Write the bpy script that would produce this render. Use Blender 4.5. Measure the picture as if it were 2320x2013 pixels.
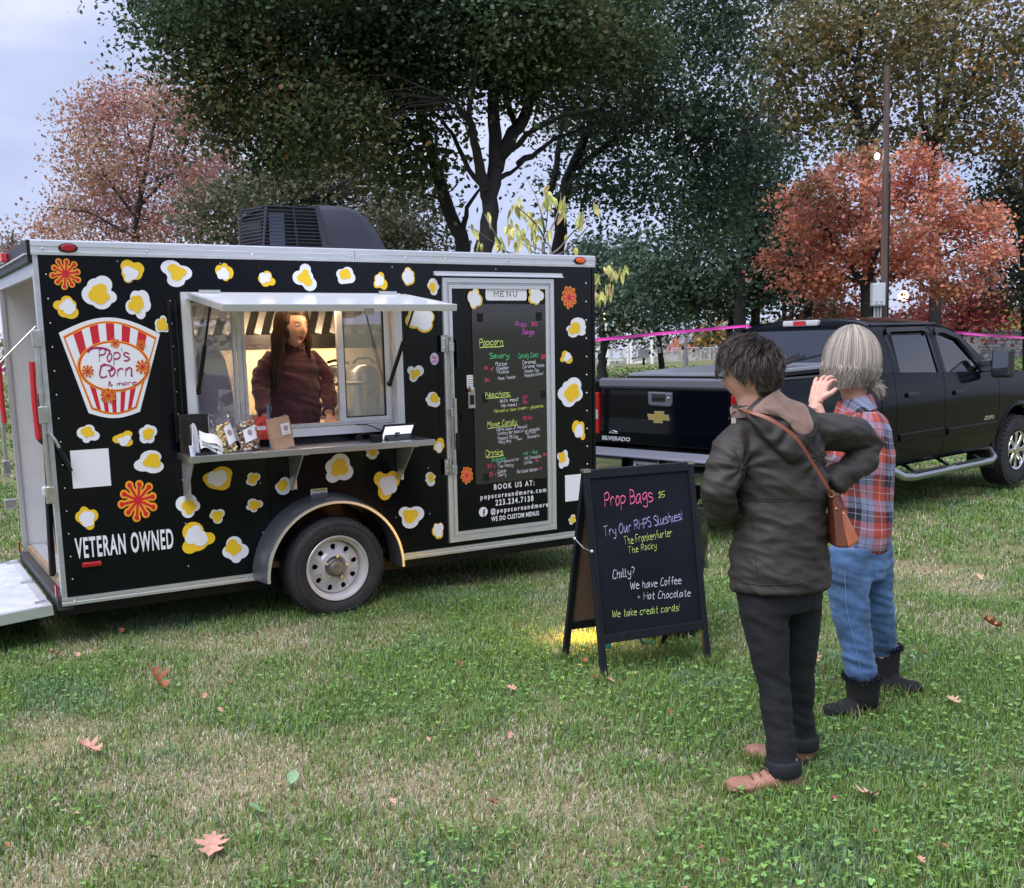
import bpy, bmesh, math, random
import numpy as np
from mathutils import Vector, Matrix, noise
R_ = math.radians
random.seed(7); rng = np.random.default_rng(7)
for _o in list(bpy.data.objects): bpy.data.objects.remove(_o)
SC = bpy.context.scene
COL = SC.collection

# ---------------------------------------------------------------- camera
cam_d = bpy.data.cameras.new('camera'); cam = bpy.data.objects.new('camera', cam_d); COL.objects.link(cam)
_th = math.atan(316.5/2400.0); _ro = -0.03
_fw = Vector((0, math.cos(_th), -math.sin(_th))); _r0 = Vector((1, 0, 0)); _u0 = _r0.cross(_fw)
_R = math.cos(_ro)*_r0+math.sin(_ro)*_u0; _U = -math.sin(_ro)*_r0+math.cos(_ro)*_u0
_m = Matrix((_R, _U, -_fw)).transposed().to_4x4(); _m.translation = (0, 0, 1.56)
cam.matrix_world = _m
cam_d.sensor_width = 36; cam_d.lens = 36*2400/2320; cam_d.shift_y = 150/2320
cam_d.clip_start = 0.05; cam_d.clip_end = 3000
SC.camera = cam
# ---------------------------------------------------------------- world, sun, exposure
SUN_EL, SUN_AZ = R_(60), R_(215)
W = bpy.data.worlds.new('World'); SC.world = W; W.use_nodes = True
nt = W.node_tree; nt.nodes.clear()
def wn(t, **k):
    n = nt.nodes.new(t)
    for a, b in k.items(): setattr(n, a, b)
    return n
out = wn('ShaderNodeOutputWorld'); mixw = wn('ShaderNodeMixShader')
sky = wn('ShaderNodeTexSky', sky_type='NISHITA', sun_disc=False, sun_elevation=SUN_EL, sun_rotation=SUN_AZ)
sky.air_density = 1.2; sky.dust_density = 1.0; sky.ozone_density = 1.5
b1 = wn('ShaderNodeBackground'); b1.inputs[1].default_value = 0.05
b2 = wn('ShaderNodeBackground'); b2.inputs[1].default_value = .34
nt.links.new(sky.outputs[0], b1.inputs[0])
tc = wn('ShaderNodeTexCoord'); mp = wn('ShaderNodeMapping'); mp.inputs['Scale'].default_value = (1.0, 1.0, 3.2)
nt.links.new(tc.outputs['Generated'], mp.inputs[0])
n1 = wn('ShaderNodeTexNoise'); n1.inputs['Scale'].default_value = 2.6; n1.inputs['Detail'].default_value = 7; n1.inputs['Roughness'].default_value = .52; n1.inputs['Distortion'].default_value = .35
nt.links.new(mp.outputs[0], n1.inputs['Vector'])
cr = wn('ShaderNodeValToRGB'); e = cr.color_ramp.elements
e[0].position = .30; e[0].color = (.40, .47, .75, 1); e[1].position = .72; e[1].color = (.84, .87, .96, 1)
x = cr.color_ramp.elements.new(.5); x.color = (.55, .61, .87, 1)
nt.links.new(n1.outputs[0], cr.inputs[0]); nt.links.new(cr.outputs[0], b2.inputs[0])
cr2 = wn('ShaderNodeValToRGB'); e = cr2.color_ramp.elements; e[0].position = .32; e[0].color = (.78,)*3+(1,); e[1].position = .6; e[1].color = (.97,)*3+(1,)
nt.links.new(n1.outputs[0], cr2.inputs[0])
nt.links.new(cr2.outputs[0], mixw.inputs[0]); nt.links.new(b1.outputs[0], mixw.inputs[1]); nt.links.new(b2.outputs[0], mixw.inputs[2])
nt.links.new(mixw.outputs[0], out.inputs[0])
sd = bpy.data.lights.new('sun', 'SUN'); sd.energy = 1.5; sd.angle = R_(60); sd.color = (.98, .98, 1.0)
so = bpy.data.objects.new('sun', sd); COL.objects.link(so)
_sdir = Vector((math.sin(SUN_AZ)*math.cos(SUN_EL), math.cos(SUN_AZ)*math.cos(SUN_EL), math.sin(SUN_EL)))
so.rotation_euler = _sdir.to_track_quat('Z', 'Y').to_euler(); so.location = (-4, -6, 12)
SC.view_settings.view_transform = 'Standard'; SC.view_settings.look = 'None'
SC.view_settings.exposure = 1.75; SC.view_settings.gamma = 1; SC.view_settings.use_curve_mapping = False
SC.cycles.use_denoising = True
SC.cycles.max_bounces = 8; SC.cycles.transparent_max_bounces = 16

# ---------------------------------------------------------------- materials
MATS = {}
def mat(name, col, rough=.6, metal=0, spec=.5, var=0, vscale=8, bump=0, bscale=40, coat=0, emit=None, estr=0, detail=4, stretch=None, rvar=0, sheen=0, var2=None):
    """principled material; var = amount of procedural colour variation, bump = fine relief"""
    if name in MATS: return MATS[name]
    m = bpy.data.materials.new(name); m.use_nodes = True; MATS[name] = m
    n = m.node_tree; p = n.nodes['Principled BSDF']
    p.inputs['Base Color'].default_value = (*col, 1); p.inputs['Roughness'].default_value = rough
    p.inputs['Metallic'].default_value = metal; p.inputs['Specular IOR Level'].default_value = spec
    p.inputs['Coat Weight'].default_value = coat; p.inputs['Coat Roughness'].default_value = .06
    if sheen: p.inputs['Sheen Weight'].default_value = sheen
    if emit: p.inputs['Emission Color'].default_value = (*emit, 1); p.inputs['Emission Strength'].default_value = estr
    t = n.nodes.new('ShaderNodeTexCoord'); vec = t.outputs['Object']
    if stretch:
        mp = n.nodes.new('ShaderNodeMapping'); mp.inputs['Scale'].default_value = stretch; n.links.new(vec, mp.inputs[0]); vec = mp.outputs[0]
    if var or rvar:
        a = n.nodes.new('ShaderNodeTexNoise'); a.inputs['Scale'].default_value = vscale; a.inputs['Detail'].default_value = detail; n.links.new(vec, a.inputs['Vector'])
        r = n.nodes.new('ShaderNodeValToRGB'); n.links.new(a.outputs[0], r.inputs[0])
        lo = [max(0, c*(1-var)) for c in col]; hi = [min(1, c*(1+var)) for c in col]
        if var2: hi = list(var2)
        r.color_ramp.elements[0].position = .3; r.color_ramp.elements[1].position = .7
        r.color_ramp.elements[0].color = (*lo, 1); r.color_ramp.elements[1].color = (*hi, 1)
        if var: n.links.new(r.outputs[0], p.inputs['Base Color'])
        if rvar:
            mr = n.nodes.new('ShaderNodeMapRange'); mr.inputs['To Min'].default_value = max(0, rough-rvar); mr.inputs['To Max'].default_value = rough+rvar
            n.links.new(a.outputs[0], mr.inputs[0]); n.links.new(mr.outputs[0], p.inputs['Roughness'])
    if bump:
        a = n.nodes.new('ShaderNodeTexNoise'); a.inputs['Scale'].default_value = bscale; a.inputs['Detail'].default_value = 3; n.links.new(vec, a.inputs['Vector'])
        b = n.nodes.new('ShaderNodeBump'); b.inputs['Strength'].default_value = bump; b.inputs['Distance'].default_value = .01
        n.links.new(a.outputs[0], b.inputs['Height']); n.links.new(b.outputs[0], p.inputs['Normal'])
    return m
def glass(name, tint=(.8, .85, .9), refl=.12, film_haze=.0, film_haze_col=(.6, .6, .7)):
    if name in MATS: return MATS[name]
    m = bpy.data.materials.new(name); m.use_nodes = True; MATS[name] = m; n = m.node_tree; n.nodes.clear()
    o = n.nodes.new('ShaderNodeOutputMaterial'); tr = n.nodes.new('ShaderNodeBsdfTransparent'); tr.inputs[0].default_value = (*tint, 1)
    gl = n.nodes.new('ShaderNodeBsdfGlossy'); gl.inputs['Roughness'].default_value = .01; gl.inputs[0].default_value = (.95, .96, 1, 1)
    fr = n.nodes.new('ShaderNodeFresnel'); fr.inputs[0].default_value = 1.5
    ad = n.nodes.new('ShaderNodeMath'); ad.operation = 'ADD'; ad.inputs[1].default_value = refl; n.links.new(fr.outputs[0], ad.inputs[0])
    mx = n.nodes.new('ShaderNodeMixShader'); n.links.new(ad.outputs[0], mx.inputs[0]); n.links.new(tr.outputs[0], mx.inputs[1]); n.links.new(gl.outputs[0], mx.inputs[2])
    if film_haze:
        df = n.nodes.new('ShaderNodeBsdfDiffuse'); df.inputs[0].default_value = (*film_haze_col, 1)
        m2 = n.nodes.new('ShaderNodeMixShader'); m2.inputs[0].default_value = film_haze
        n.links.new(mx.outputs[0], m2.inputs[1]); n.links.new(df.outputs[0], m2.inputs[2]); mx = m2
    n.links.new(mx.outputs[0], o.inputs[0]); return m
def attr_mat(name, rough=.7, trans=0.0, spec=.3, attr='Col', bump=0, bscale=60):
    """base colour from the mesh's own colour attribute (per leaf, per blade, per patch of skin)"""
    if name in MATS: return MATS[name]
    m = bpy.data.materials.new(name); m.use_nodes = True; MATS[name] = m; n = m.node_tree; p = n.nodes['Principled BSDF']
    a = n.nodes.new('ShaderNodeAttribute'); a.attribute_name = attr
    n.links.new(a.outputs[0], p.inputs['Base Color']); p.inputs['Roughness'].default_value = rough; p.inputs['Specular IOR Level'].default_value = spec
    if bump:
        t = n.nodes.new('ShaderNodeTexCoord'); q = n.nodes.new('ShaderNodeTexNoise'); q.inputs['Scale'].default_value = bscale; n.links.new(t.outputs['Object'], q.inputs['Vector'])
        b = n.nodes.new('ShaderNodeBump'); b.inputs['Strength'].default_value = bump; b.inputs['Distance'].default_value = .01
        n.links.new(q.outputs[0], b.inputs['Height']); n.links.new(b.outputs[0], p.inputs['Normal'])
    if trans:
        o = n.nodes['Material Output']; tl = n.nodes.new('ShaderNodeBsdfTranslucent'); n.links.new(a.outputs[0], tl.inputs[0])
        mx = n.nodes.new('ShaderNodeMixShader'); mx.inputs[0].default_value = trans
        n.links.new(p.outputs[0], mx.inputs[1]); n.links.new(tl.outputs[0], mx.inputs[2]); n.links.new(mx.outputs[0], o.inputs[0])
    return m

# ---------------------------------------------------------------- mesh helpers
class MB:
    """collects vertices and faces; build() links them as ONE mesh object"""
    def __init__(s): s.v = []; s.f = []; s.mi = []
    def add(s, vs, fs, mi=0, M=None):
        o = len(s.v)
        s.v += [tuple(M @ Vector(p)) for p in vs] if M else [tuple(p) for p in vs]
        s.f += [tuple(i+o for i in f) for f in fs]; s.mi += [mi]*len(fs); return s
    def box(s, a, b, mi=0, M=None):
        x0, y0, z0 = [min(p, q) for p, q in zip(a, b)]; x1, y1, z1 = [max(p, q) for p, q in zip(a, b)]
        return s.add([(x0, y0, z0), (x1, y0, z0), (x1, y1, z0), (x0, y1, z0), (x0, y0, z1), (x1, y0, z1), (x1, y1, z1), (x0, y1, z1)],
                     [(0, 3, 2, 1), (4, 5, 6, 7), (0, 1, 5, 4), (1, 2, 6, 5), (2, 3, 7, 6), (3, 0, 4, 7)], mi, M)
    def prism(s, pts, axis, a, b, mi=0, M=None):
        """2-D outline pts extruded along an axis from a to b"""
        n = len(pts)
        f = {0: lambda p, t: (t, p[0], p[1]), 1: lambda p, t: (p[0], t, p[1]), 2: lambda p, t: (p[0], p[1], t)}[axis]
        vs = [f(p, a) for p in pts]+[f(p, b) for p in pts]
        fs = [tuple(range(n)), tuple(range(2*n-1, n-1, -1))]+[(i, i+n, (i+1) % n+n, (i+1) % n) for i in range(n)]
        return s.add(vs, fs, mi, M)
    def flat(s, pts, axis, a, mi=0, M=None, flip=False):
        f = {0: lambda p: (a, p[0], p[1]), 1: lambda p: (p[0], a, p[1]), 2: lambda p: (p[0], p[1], a)}[axis]
        ix = tuple(range(len(pts)))
        return s.add([f(p) for p in pts], [ix[::-1] if flip else ix], mi, M)
    def tube(s, pts, rad, n=8, mi=0, cap=True, M=None, flat=1.0):
        pts = [Vector(p) for p in pts]; k = len(pts)
        rad = rad if hasattr(rad, '__len__') else [rad]*k
        vs = []; up = None
        for i in range(k):
            d = (pts[min(i+1, k-1)]-pts[max(i-1, 0)]).normalized()
            if up is None:
                up = Vector((0, 0, 1)) if abs(d.z) < .9 else Vector((1, 0, 0))
            u = (up-d*up.dot(d)).normalized(); w = d.cross(u); up = u
            for j in range(n):
                a = 2*math.pi*j/n; vs.append(pts[i]+(u*math.cos(a)*flat+w*math.sin(a))*rad[i])
        fs = [(i*n+j, i*n+(j+1) % n, (i+1)*n+(j+1) % n, (i+1)*n+j) for i in range(k-1) for j in range(n)]
        if cap: fs += [tuple(range(n-1, -1, -1)), tuple((k-1)*n+j for j in range(n))]
        return s.add(vs, fs, mi, M)
    def lathe(s, prof, n=32, mi=0, M=None, axis=2, cap=True):
        """profile of (radius, height) pairs turned round an axis"""
        vs = []
        for r, h in prof:
            for j in range(n):
                a = 2*math.pi*j/n; c, d = r*math.cos(a), r*math.sin(a)
                vs.append((c, d, h) if axis == 2 else (c, h, d) if axis == 1 else (h, c, d))
        k = len(prof)
        fs = [(i*n+j, i*n+(j+1) % n, (i+1)*n+(j+1) % n, (i+1)*n+j) for i in range(k-1) for j in range(n)]
        if cap and prof[0][0] > 1e-4: fs.append(tuple(range(n-1, -1, -1)))
        if cap and prof[-1][0] > 1e-4: fs.append(tuple((k-1)*n+j for j in range(n)))
        return s.add(vs, fs, mi, M)
    def ball(s, c, r, n=12, m=8, mi=0, M=None):
        r = r if hasattr(r, '__len__') else (r, r, r)
        vs = []
        for i in range(m+1):
            t = math.pi*i/m
            for j in range(n):
                a = 2*math.pi*j/n; vs.append((c[0]+r[0]*math.sin(t)*math.cos(a), c[1]+r[1]*math.sin(t)*math.sin(a), c[2]+r[2]*math.cos(t)))
        fs = [(i*n+j, (i+1)*n+j, (i+1)*n+(j+1) % n, i*n+(j+1) % n) for i in range(m) for j in range(n)]
        return s.add(vs, fs, mi, M)
    def grid(s, rows, mi=0, close=False, M=None):
        """rows of points of equal length joined by quads"""
        n = len(rows[0]); k = len(rows); vs = [p for r in rows for p in r]; e = n if close else n-1
        return s.add(vs, [(i*n+j, i*n+(j+1) % n, (i+1)*n+(j+1) % n, (i+1)*n+j) for i in range(k-1) for j in range(e)], mi, M)
    def loft(s, rings, n=24, mi=0, M=None):
        """horizontal elliptic rings (x, y, z, rx, ry[, turn])"""
        rows = []
        for q in rings:
            t = q[5] if len(q) > 5 else 0; row = []
            for j in range(n):
                a = 2*math.pi*j/n; X, Y = q[3]*math.cos(a), q[4]*math.sin(a)
                row.append((q[0]+X*math.cos(t)-Y*math.sin(t), q[1]+X*math.sin(t)+Y*math.cos(t), q[2]))
            rows.append(row)
        o = len(s.v); s.grid(rows, mi, True, M)
        s.f += [tuple(o+i for i in range(n-1, -1, -1)), tuple(o+(len(rings)-1)*n+i for i in range(n))]; s.mi += [mi]*2
        return s
    def mesh(s, name):
        m = bpy.data.meshes.new(name); m.from_pydata(s.v, [], s.f); 
        m.polygons.foreach_set('material_index', s.mi); m.update(); return m
    def build(s, name, mats=(), parent=None, smooth=None, **k):
        me = s.mesh(name)
        bm = bmesh.new(); bm.from_mesh(me); bmesh.ops.recalc_face_normals(bm, faces=bm.faces); bm.to_mesh(me); bm.free()
        return ob(name, me, mats, parent, smooth=smooth, **k)
def tag(o, label=None, cat=None, group=None, kind=None):
    if label: o['label'] = label
    if cat: o['category'] = cat
    if group: o['group'] = group
    if kind: o['kind'] = kind
    return o
def ob(name, me, mats=(), parent=None, loc=None, rot=None, M=None, smooth=None, bevel=0, label=None, cat=None, group=None, kind=None):
    o = bpy.data.objects.new(name, me); COL.objects.link(o)
    if me is not None and mats:
        mats = mats if isinstance(mats, (list, tuple)) else [mats]
        if len(me.materials): mats = []
        for m in mats: me.materials.append(m)
    if smooth:
        me.polygons.foreach_set('use_smooth', [True]*len(me.polygons)); me.set_sharp_from_angle(angle=R_(smooth))
    if parent is not None: o.parent = parent
    if M is not None: o.matrix_local = M
    else:
        if loc: o.location = loc
        if rot: o.rotation_euler = rot
    if bevel:
        b = o.modifiers.new('bevel', 'BEVEL'); b.width = bevel; b.segments = 2; b.limit_method = 'ANGLE'; b.angle_limit = R_(40)
    return tag(o, label, cat, group, kind)
def thing(name, label, cat, M=None, loc=None, rot=None, group=None):
    return ob(name, None, loc=loc, rot=rot, M=M, label=label, cat=cat, group=group)
def vcol(me, cols, name='Col'):
    a = me.color_attributes.new(name, 'FLOAT_COLOR', 'POINT'); c = np.ones((len(me.vertices), 4), np.float32); c[:, :3] = cols
    a.data.foreach_set('color', c.ravel())
def npmesh(name, V, F, cols=None):
    """mesh from numpy arrays; F is (n, 3) or (n, 4)"""
    me = bpy.data.meshes.new(name); V = np.asarray(V, np.float32); F = np.asarray(F, np.int32); k = F.shape[1]
    me.vertices.add(len(V)); me.vertices.foreach_set('co', V.ravel())
    me.loops.add(F.size); me.loops.foreach_set('vertex_index', F.ravel())
    me.polygons.add(len(F)); me.polygons.foreach_set('loop_start', np.arange(0, F.size, k, dtype=np.int32))
    me.polygons.foreach_set('loop_total', np.full(len(F), k, np.int32)); me.update(calc_edges=True)
    if cols is not None: vcol(me, cols)
    return me
def n3(p, s=1.0, seed=0):
    return noise.noise(Vector((p[0]*s+seed*7.3, p[1]*s-seed*3.1, (p[2] if len(p) > 2 else 0)*s+seed)))
# ---------------------------------------------------------------- writing
WALL = Matrix(((1, 0, 0), (0, 0, -1), (0, 1, 0)))        # writing plane (x right, y up) onto a wall that faces -y
def plane_M(x, y, z, ang=0, base=WALL):
    return Matrix.Translation((x, y, z)) @ base.to_4x4() @ Matrix.Rotation(ang, 4, 'Z')
def text(name, s, h, M, m, parent, sx=1.0, bold=0, align='CENTER', ext=0, space=1.0, shear=0, **k):
    c = bpy.data.curves.new(name, 'FONT'); c.body = s; c.size = h/0.72; c.align_x = align; c.offset = bold*h; c.extrude = ext
    c.space_character = space; c.shear = shear; c.resolution_u = 3
    t = bpy.data.objects.new(name, c); me = bpy.data.meshes.new_from_object(t); bpy.data.objects.remove(t)
    me.transform(Matrix.Diagonal((sx, 1, 1, 1)))
    return ob(name, me, m, parent, M=M, **k)
# hand lettering: strokes on a grid, x 0-9, y in hex with the baseline at 3, small letters up to 8, capitals up to b
GL = {}
for _l in """a 58 38 17 05 13 34 57|58 54 63
b 0b 03|06 28 57 54 33 03
c 57 38 17 05 13 33 54
d 58 28 05 13 34 57|5b 54 63
e 06 56 47 28 06 04 23 53
f 4a 3b 2a 23|07 47
g 58 28 06 14 35 57|58 51 30 01
h 0b 03|06 28 47 43 53
i 08 03 14|0a 0a
j 38 31 10 01|3a 3a
k 0b 03|48 05 43
l 0b 04 13 23
m 08 03|06 28 37 33|36 58 77 73
n 08 03|06 28 47 43 53
o 28 06 13 34 46 38 18
p 08 00|07 28 57 55 34 04
q 58 28 05 13 34 57|58 50 61
r 08 03|06 28 47
s 57 28 07 16 45 54 33 03
t 2b 24 33 43|08 48
u 08 04 13 34 58|58 53 63
v 08 23 48
w 08 13 37 53 78
x 08 43|48 03
y 08 15 34|58 41 10 01
z 08 48 03 53
A 03 3b 63|16 56
B 0b 03|0b 4a 47 07 57 54 03
C 5a 3b 19 05 13 43 54
D 0b 03|0b 4a 68 65 43 03
E 5b 0b 03 53|07 47
F 5b 0b 03|07 47
G 6a 3b 08 04 23 54 57 37
H 0b 03|6b 63|07 67
I 1b 13|0b 2b|03 23
J 5b 54 33 14
K 0b 03|5b 06 63
L 0b 03 53
M 03 1b 46 7b 83
N 03 0b 63 6b
O 3b 08 05 23 44 67 5a 3b
P 0b 03|0a 3b 5a 58 37 07
Q 3b 08 05 23 54 68 4b 3b|45 73
R 0b 03|0a 3b 5a 58 37 07|27 63
S 5a 3b 0a 18 47 55 43 13 04
T 3b 33|0b 7b
U 0b 05 23 43 65 6b
V 0b 33 6b
W 0b 23 49 63 8b
X 0b 63|6b 03
Y 0b 37 33|6b 37
Z 0b 6b 03 63
0 2b 06 23 46 2b
1 19 2b 23
2 0a 2b 49 03 53
3 0b 4b 27 46 33 03
4 1b 06 56|4b 43
5 4b 0b 07 37 45 23 03
6 3b 06 14 33 45 27 06
7 0b 4b 13
8 27 0a 2b 4a 05 13 34 45 27
9 4a 2b 09 27 49 43
$ 4a 2b 09 47 45 23 04|2c 22
& 53 0a 1b 2a 05 13 33 56
: 08 07|04 03
! 0b 06|04 03
? 0a 2b 49 26 25|23 23
. 03 04
, 14 02
- 06 36
+ 06 46|28 24
' 0b 09
* 09 45|49 05|2a 24
( 2b 07 22
) 0b 27 02
/ 02 3b
< 39 06 33
@ 46 26 25 45 48 26""".split('\n'):
    GL[_l[0]] = [[(int(q[0]), int(q[1], 16)-3) for q in st.split()] for st in _l[2:].split('|')]
def smooth_pts(P, k=4):
    if len(P) < 3: return P
    out = []
    for i in range(len(P)-1):
        p0, p1, p2, p3 = P[max(i-1, 0)], P[i], P[i+1], P[min(i+2, len(P)-1)]
        for j in range(k):
            t = j/k
            out.append(tuple(.5*((2*b)+(-a+c)*t+(2*a-5*b+4*c-d)*t*t+(-a+3*b-3*c+d)*t**3) for a, b, c, d in zip(p0, p1, p2, p3)))
    return out+[P[-1]]
def ribbon(mb, P, w, z=0.0, mi=0, taper=True):
    if len(P) == 1 or (len(P) == 2 and P[0] == P[1]): P = [P[0], (P[0][0]+w*.6, P[0][1]+w*.3)]
    L = []; Rr = []; n = len(P)
    for i in range(n):
        a, b = P[max(i-1, 0)], P[min(i+1, n-1)]; d = math.hypot(b[0]-a[0], b[1]-a[1]) or 1e-6
        nx, ny = -(b[1]-a[1])/d, (b[0]-a[0])/d; q = w/2*(.55 if taper and i in (0, n-1) else 1)
        L.append((P[i][0]+nx*q, P[i][1]+ny*q, z)); Rr.append((P[i][0]-nx*q, P[i][1]-ny*q, z))
    mb.grid([Rr, L], mi)
_lz = [0]
def hand(name, s, h, M, m, parent, w=.11, slant=.12, jit=.35, sx=.8, underline=False, width=None, **k):
    """hand lettered line, h = capital height, width fits the line"""
    mb = MB(); x = 0; r = random.Random(len(s)*31+int(h*1e4)); q = 0
    for ch in s:
        if ch == ' ': x += 4.2; continue
        g = GL.get(ch)
        if not g: x += 3; continue
        dy = r.uniform(-.3, .3); wx = 0
        for st in g:
            P = [(x+a+b*slant+r.uniform(-jit, jit)*.5, b+dy+r.uniform(-jit, jit)*.5) for a, b in st]
            wx = max(wx, max(a for a, b in st))
            q += 1; ribbon(mb, smooth_pts(P), w*8, z=.02*(q % 7))
        x += wx+1.7
    if underline:
        ribbon(mb, smooth_pts([(0, -2.0), (x*.3, -1.7), (x*.7, -1.9), (x, -1.3)]), w*8, z=.15)
    f = h/8.0; fx = (width/x if width else f*sx)
    me = mb.mesh(name); me.transform(Matrix.Diagonal((fx, f, .002, 1)))
    return ob(name, me, m, parent, M=M, **k)
# ================================================================ the lie of the land
def smst(a, b, t):
    t = min(1, max(0, (t-a)/(b-a))); return t*t*(3-2*t)
def gz(x, y):
    """height of the ground: level round the trailer, a gentle park slope beyond"""
    return 1.75*smst(13, 48, y)+.9*smst(48, 140, y)+.25*smst(8, 30, -x)
DRYB = [(-.16,5.33,.59,.94,-1),(-1.33,5.45,.14,.55,-.6),(-2.55,5.34,.29,.44,-1),(1.31,3.66,.51,.98,-1),(.63,4.75,.3,.42,-.8),(2.05,4.88,.4,.69,-.6),(1.04,6.23,.31,.73,-.6),(-.95,4.64,.3,.4,-.5),(.75,3.18,.21,.22,-.3),(-.94,3.45,.18,.22,-.5),
 (-.05,3.98,.6,.83,1),(-1.56,4.1,.54,.68,.8),(-1.35,6.09,.53,.45,.9),(-2.2,6.3,.55,.48,.6),(2.89,7.45,.59,1.05,.8),(-.45,6.2,.4,.46,.5),(.23,3.18,.41,.19,.6),(.69,3.59,.09,.2,.9),(.65,3.09,.08,.09,.8),(-.87,4.19,.28,.33,.6),(4.6,10.02,.57,1.23,-.3),(-1.36,3.31,.37,.28,.5),(-.94,6.97,.6,.43,-.5)]
def dry(x, y):
    v = .30+.55*noise.noise(Vector((x*1.1, y*1.1, 3.1)))+.55*noise.noise(Vector((x*3.3, y*3.3, 8.7)))+.35*noise.noise(Vector((x*8, y*8, 1.2)))
    for cx, cy, w, h, s in DRYB:
        d = ((x-cx)/w)**2+((y-cy)/h)**2
        if d < 6: v += .62*s*math.exp(-d*.8)
    return min(1, max(0, v))
def axis_pts(segs):
    o = []
    for a, b, st in segs: o += list(np.arange(a, b, st))
    return o+[segs[-1][1]]
xs = axis_pts([(-600, -120, 40), (-120, -30, 6), (-30, -6, 1.2), (-6, 9, .2), (9, 32, 1.2), (32, 120, 6), (120, 640, 40)])
ys = axis_pts([(-120, -4, 12), (-4, 2, 1), (2, 15, .2), (15, 60, 1.5), (60, 160, 8), (160, 960, 50)])
gv = []; gc = []
CG, CT, CD = np.array((.11, .15, .045)), np.array((.34, .27, .155)), np.array((.075, .065, .035))
for yy in ys:
    for xx in xs:
        near = -6 <= xx <= 9 and 2 <= yy <= 15
        z = gz(xx, yy)+(.012*noise.noise(Vector((xx*1.5, yy*1.5, 0))) if near else 0)
        d = dry(xx, yy) if near else .30+.3*noise.noise(Vector((xx*.25, yy*.25, 2)))
        gv.append((xx, yy, z)); gc.append((CG*(1-d)+CT*d)*.62+CD*.3)
nx = len(xs)
gf = [(j*nx+i, j*nx+i+1, (j+1)*nx+i+1, (j+1)*nx+i) for j in range(len(ys)-1) for i in range(nx-1)]
gm = npmesh('ground', gv, gf, np.array(gc))
ob('ground', gm, attr_mat('soil_and_thatch', .95, bump=.9, bscale=45), smooth=60, kind='structure')

def in_view(x, y, m=.6):
    return abs(x) < .52*y+m
# ---------------------------------------------------------------- grass: single blades, coloured by the dry and green patches
def blades(name, n, y0, y1, hmin, hmax, w, seed, k=1.0):
    r = np.random.default_rng(seed)
    # more blades close by: depth drawn so that density falls gently with distance
    y = y0+(y1-y0)*r.random(n)**.8; x = (r.random(n)*2-1)*(.50*y+.7)
    d = np.array([dry(a, b) for a, b in zip(x, y)]); z = np.array([gz(a, b) for a, b in zip(x, y)])
    tw = np.array([noise.noise(Vector((a*2.2, b*2.2, 5))) for a, b in zip(x, y)])
    isdry = r.random(n) < np.clip(.12+.72*d, 0, .86)
    h = (hmin+(hmax-hmin)*r.random(n))*(1.0+.45*tw)*np.where(isdry, .72, 1.0)
    az = r.random(n)*6.283; lean = np.where(isdry, .55+1.0*r.random(n), .2+.95*r.random(n)**1.3)
    ww = w*(.6+.8*r.random(n))*np.where(isdry, .75, 1.0)*np.maximum(1, y/7)
    dx, dy = np.cos(az), np.sin(az); px, py = -dy, dx
    B = np.stack([x, y, z-.004], 1); P = np.stack([px, py, 0*px], 1)*ww[:, None]/2
    m1 = lean*.45
    mid = B+np.stack([dx*np.sin(m1)*h*.55, dy*np.sin(m1)*h*.55, np.cos(m1)*h*.55], 1)
    tip = mid+np.stack([dx*np.sin(lean*1.25)*h*.5, dy*np.sin(lean*1.25)*h*.5, np.cos(lean*1.25)*h*.5], 1)
    V = np.stack([B-P, B+P, mid+P*.8, mid-P*.8, tip], 1).reshape(-1, 3)
    i = np.arange(n)*5
    F = np.concatenate([np.stack([i, i+1, i+2], 1), np.stack([i, i+2, i+3], 1), np.stack([i+3, i+2, i+4], 1)])
    g1, g2, g3 = np.array((.115, .225, .036)), np.array((.21, .325, .066)), np.array((.15, .27, .13))
    t1, t2, t3 = np.array((.52, .46, .32)), np.array((.72, .67, .53)), np.array((.34, .28, .17))
    q = r.random((n, 1)); s = r.random((n, 1))
    bl = np.array([noise.noise(Vector((a*1.6+9, b*1.6, 2))) for a, b in zip(x, y)])[:, None] > .33
    cg = np.where(s < .75, g1*(1-q)+g2*q, g3*(.7+.6*q)); cg = np.where(bl & (s > .3), g3*(.7+.6*q), cg)
    ct = np.where(s < .5, t1, np.where(s < .8, t2, t3))*(.7+.5*q)
    c = np.where(isdry[:, None], ct, cg)
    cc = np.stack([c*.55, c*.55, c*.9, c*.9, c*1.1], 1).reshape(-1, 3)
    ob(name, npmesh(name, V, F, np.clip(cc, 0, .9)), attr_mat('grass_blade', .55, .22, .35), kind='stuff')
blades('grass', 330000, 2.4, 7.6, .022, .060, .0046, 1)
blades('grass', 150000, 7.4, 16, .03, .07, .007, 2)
blades('grass', 45000, 15.5, 40, .04, .09, .02, 3)
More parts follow.
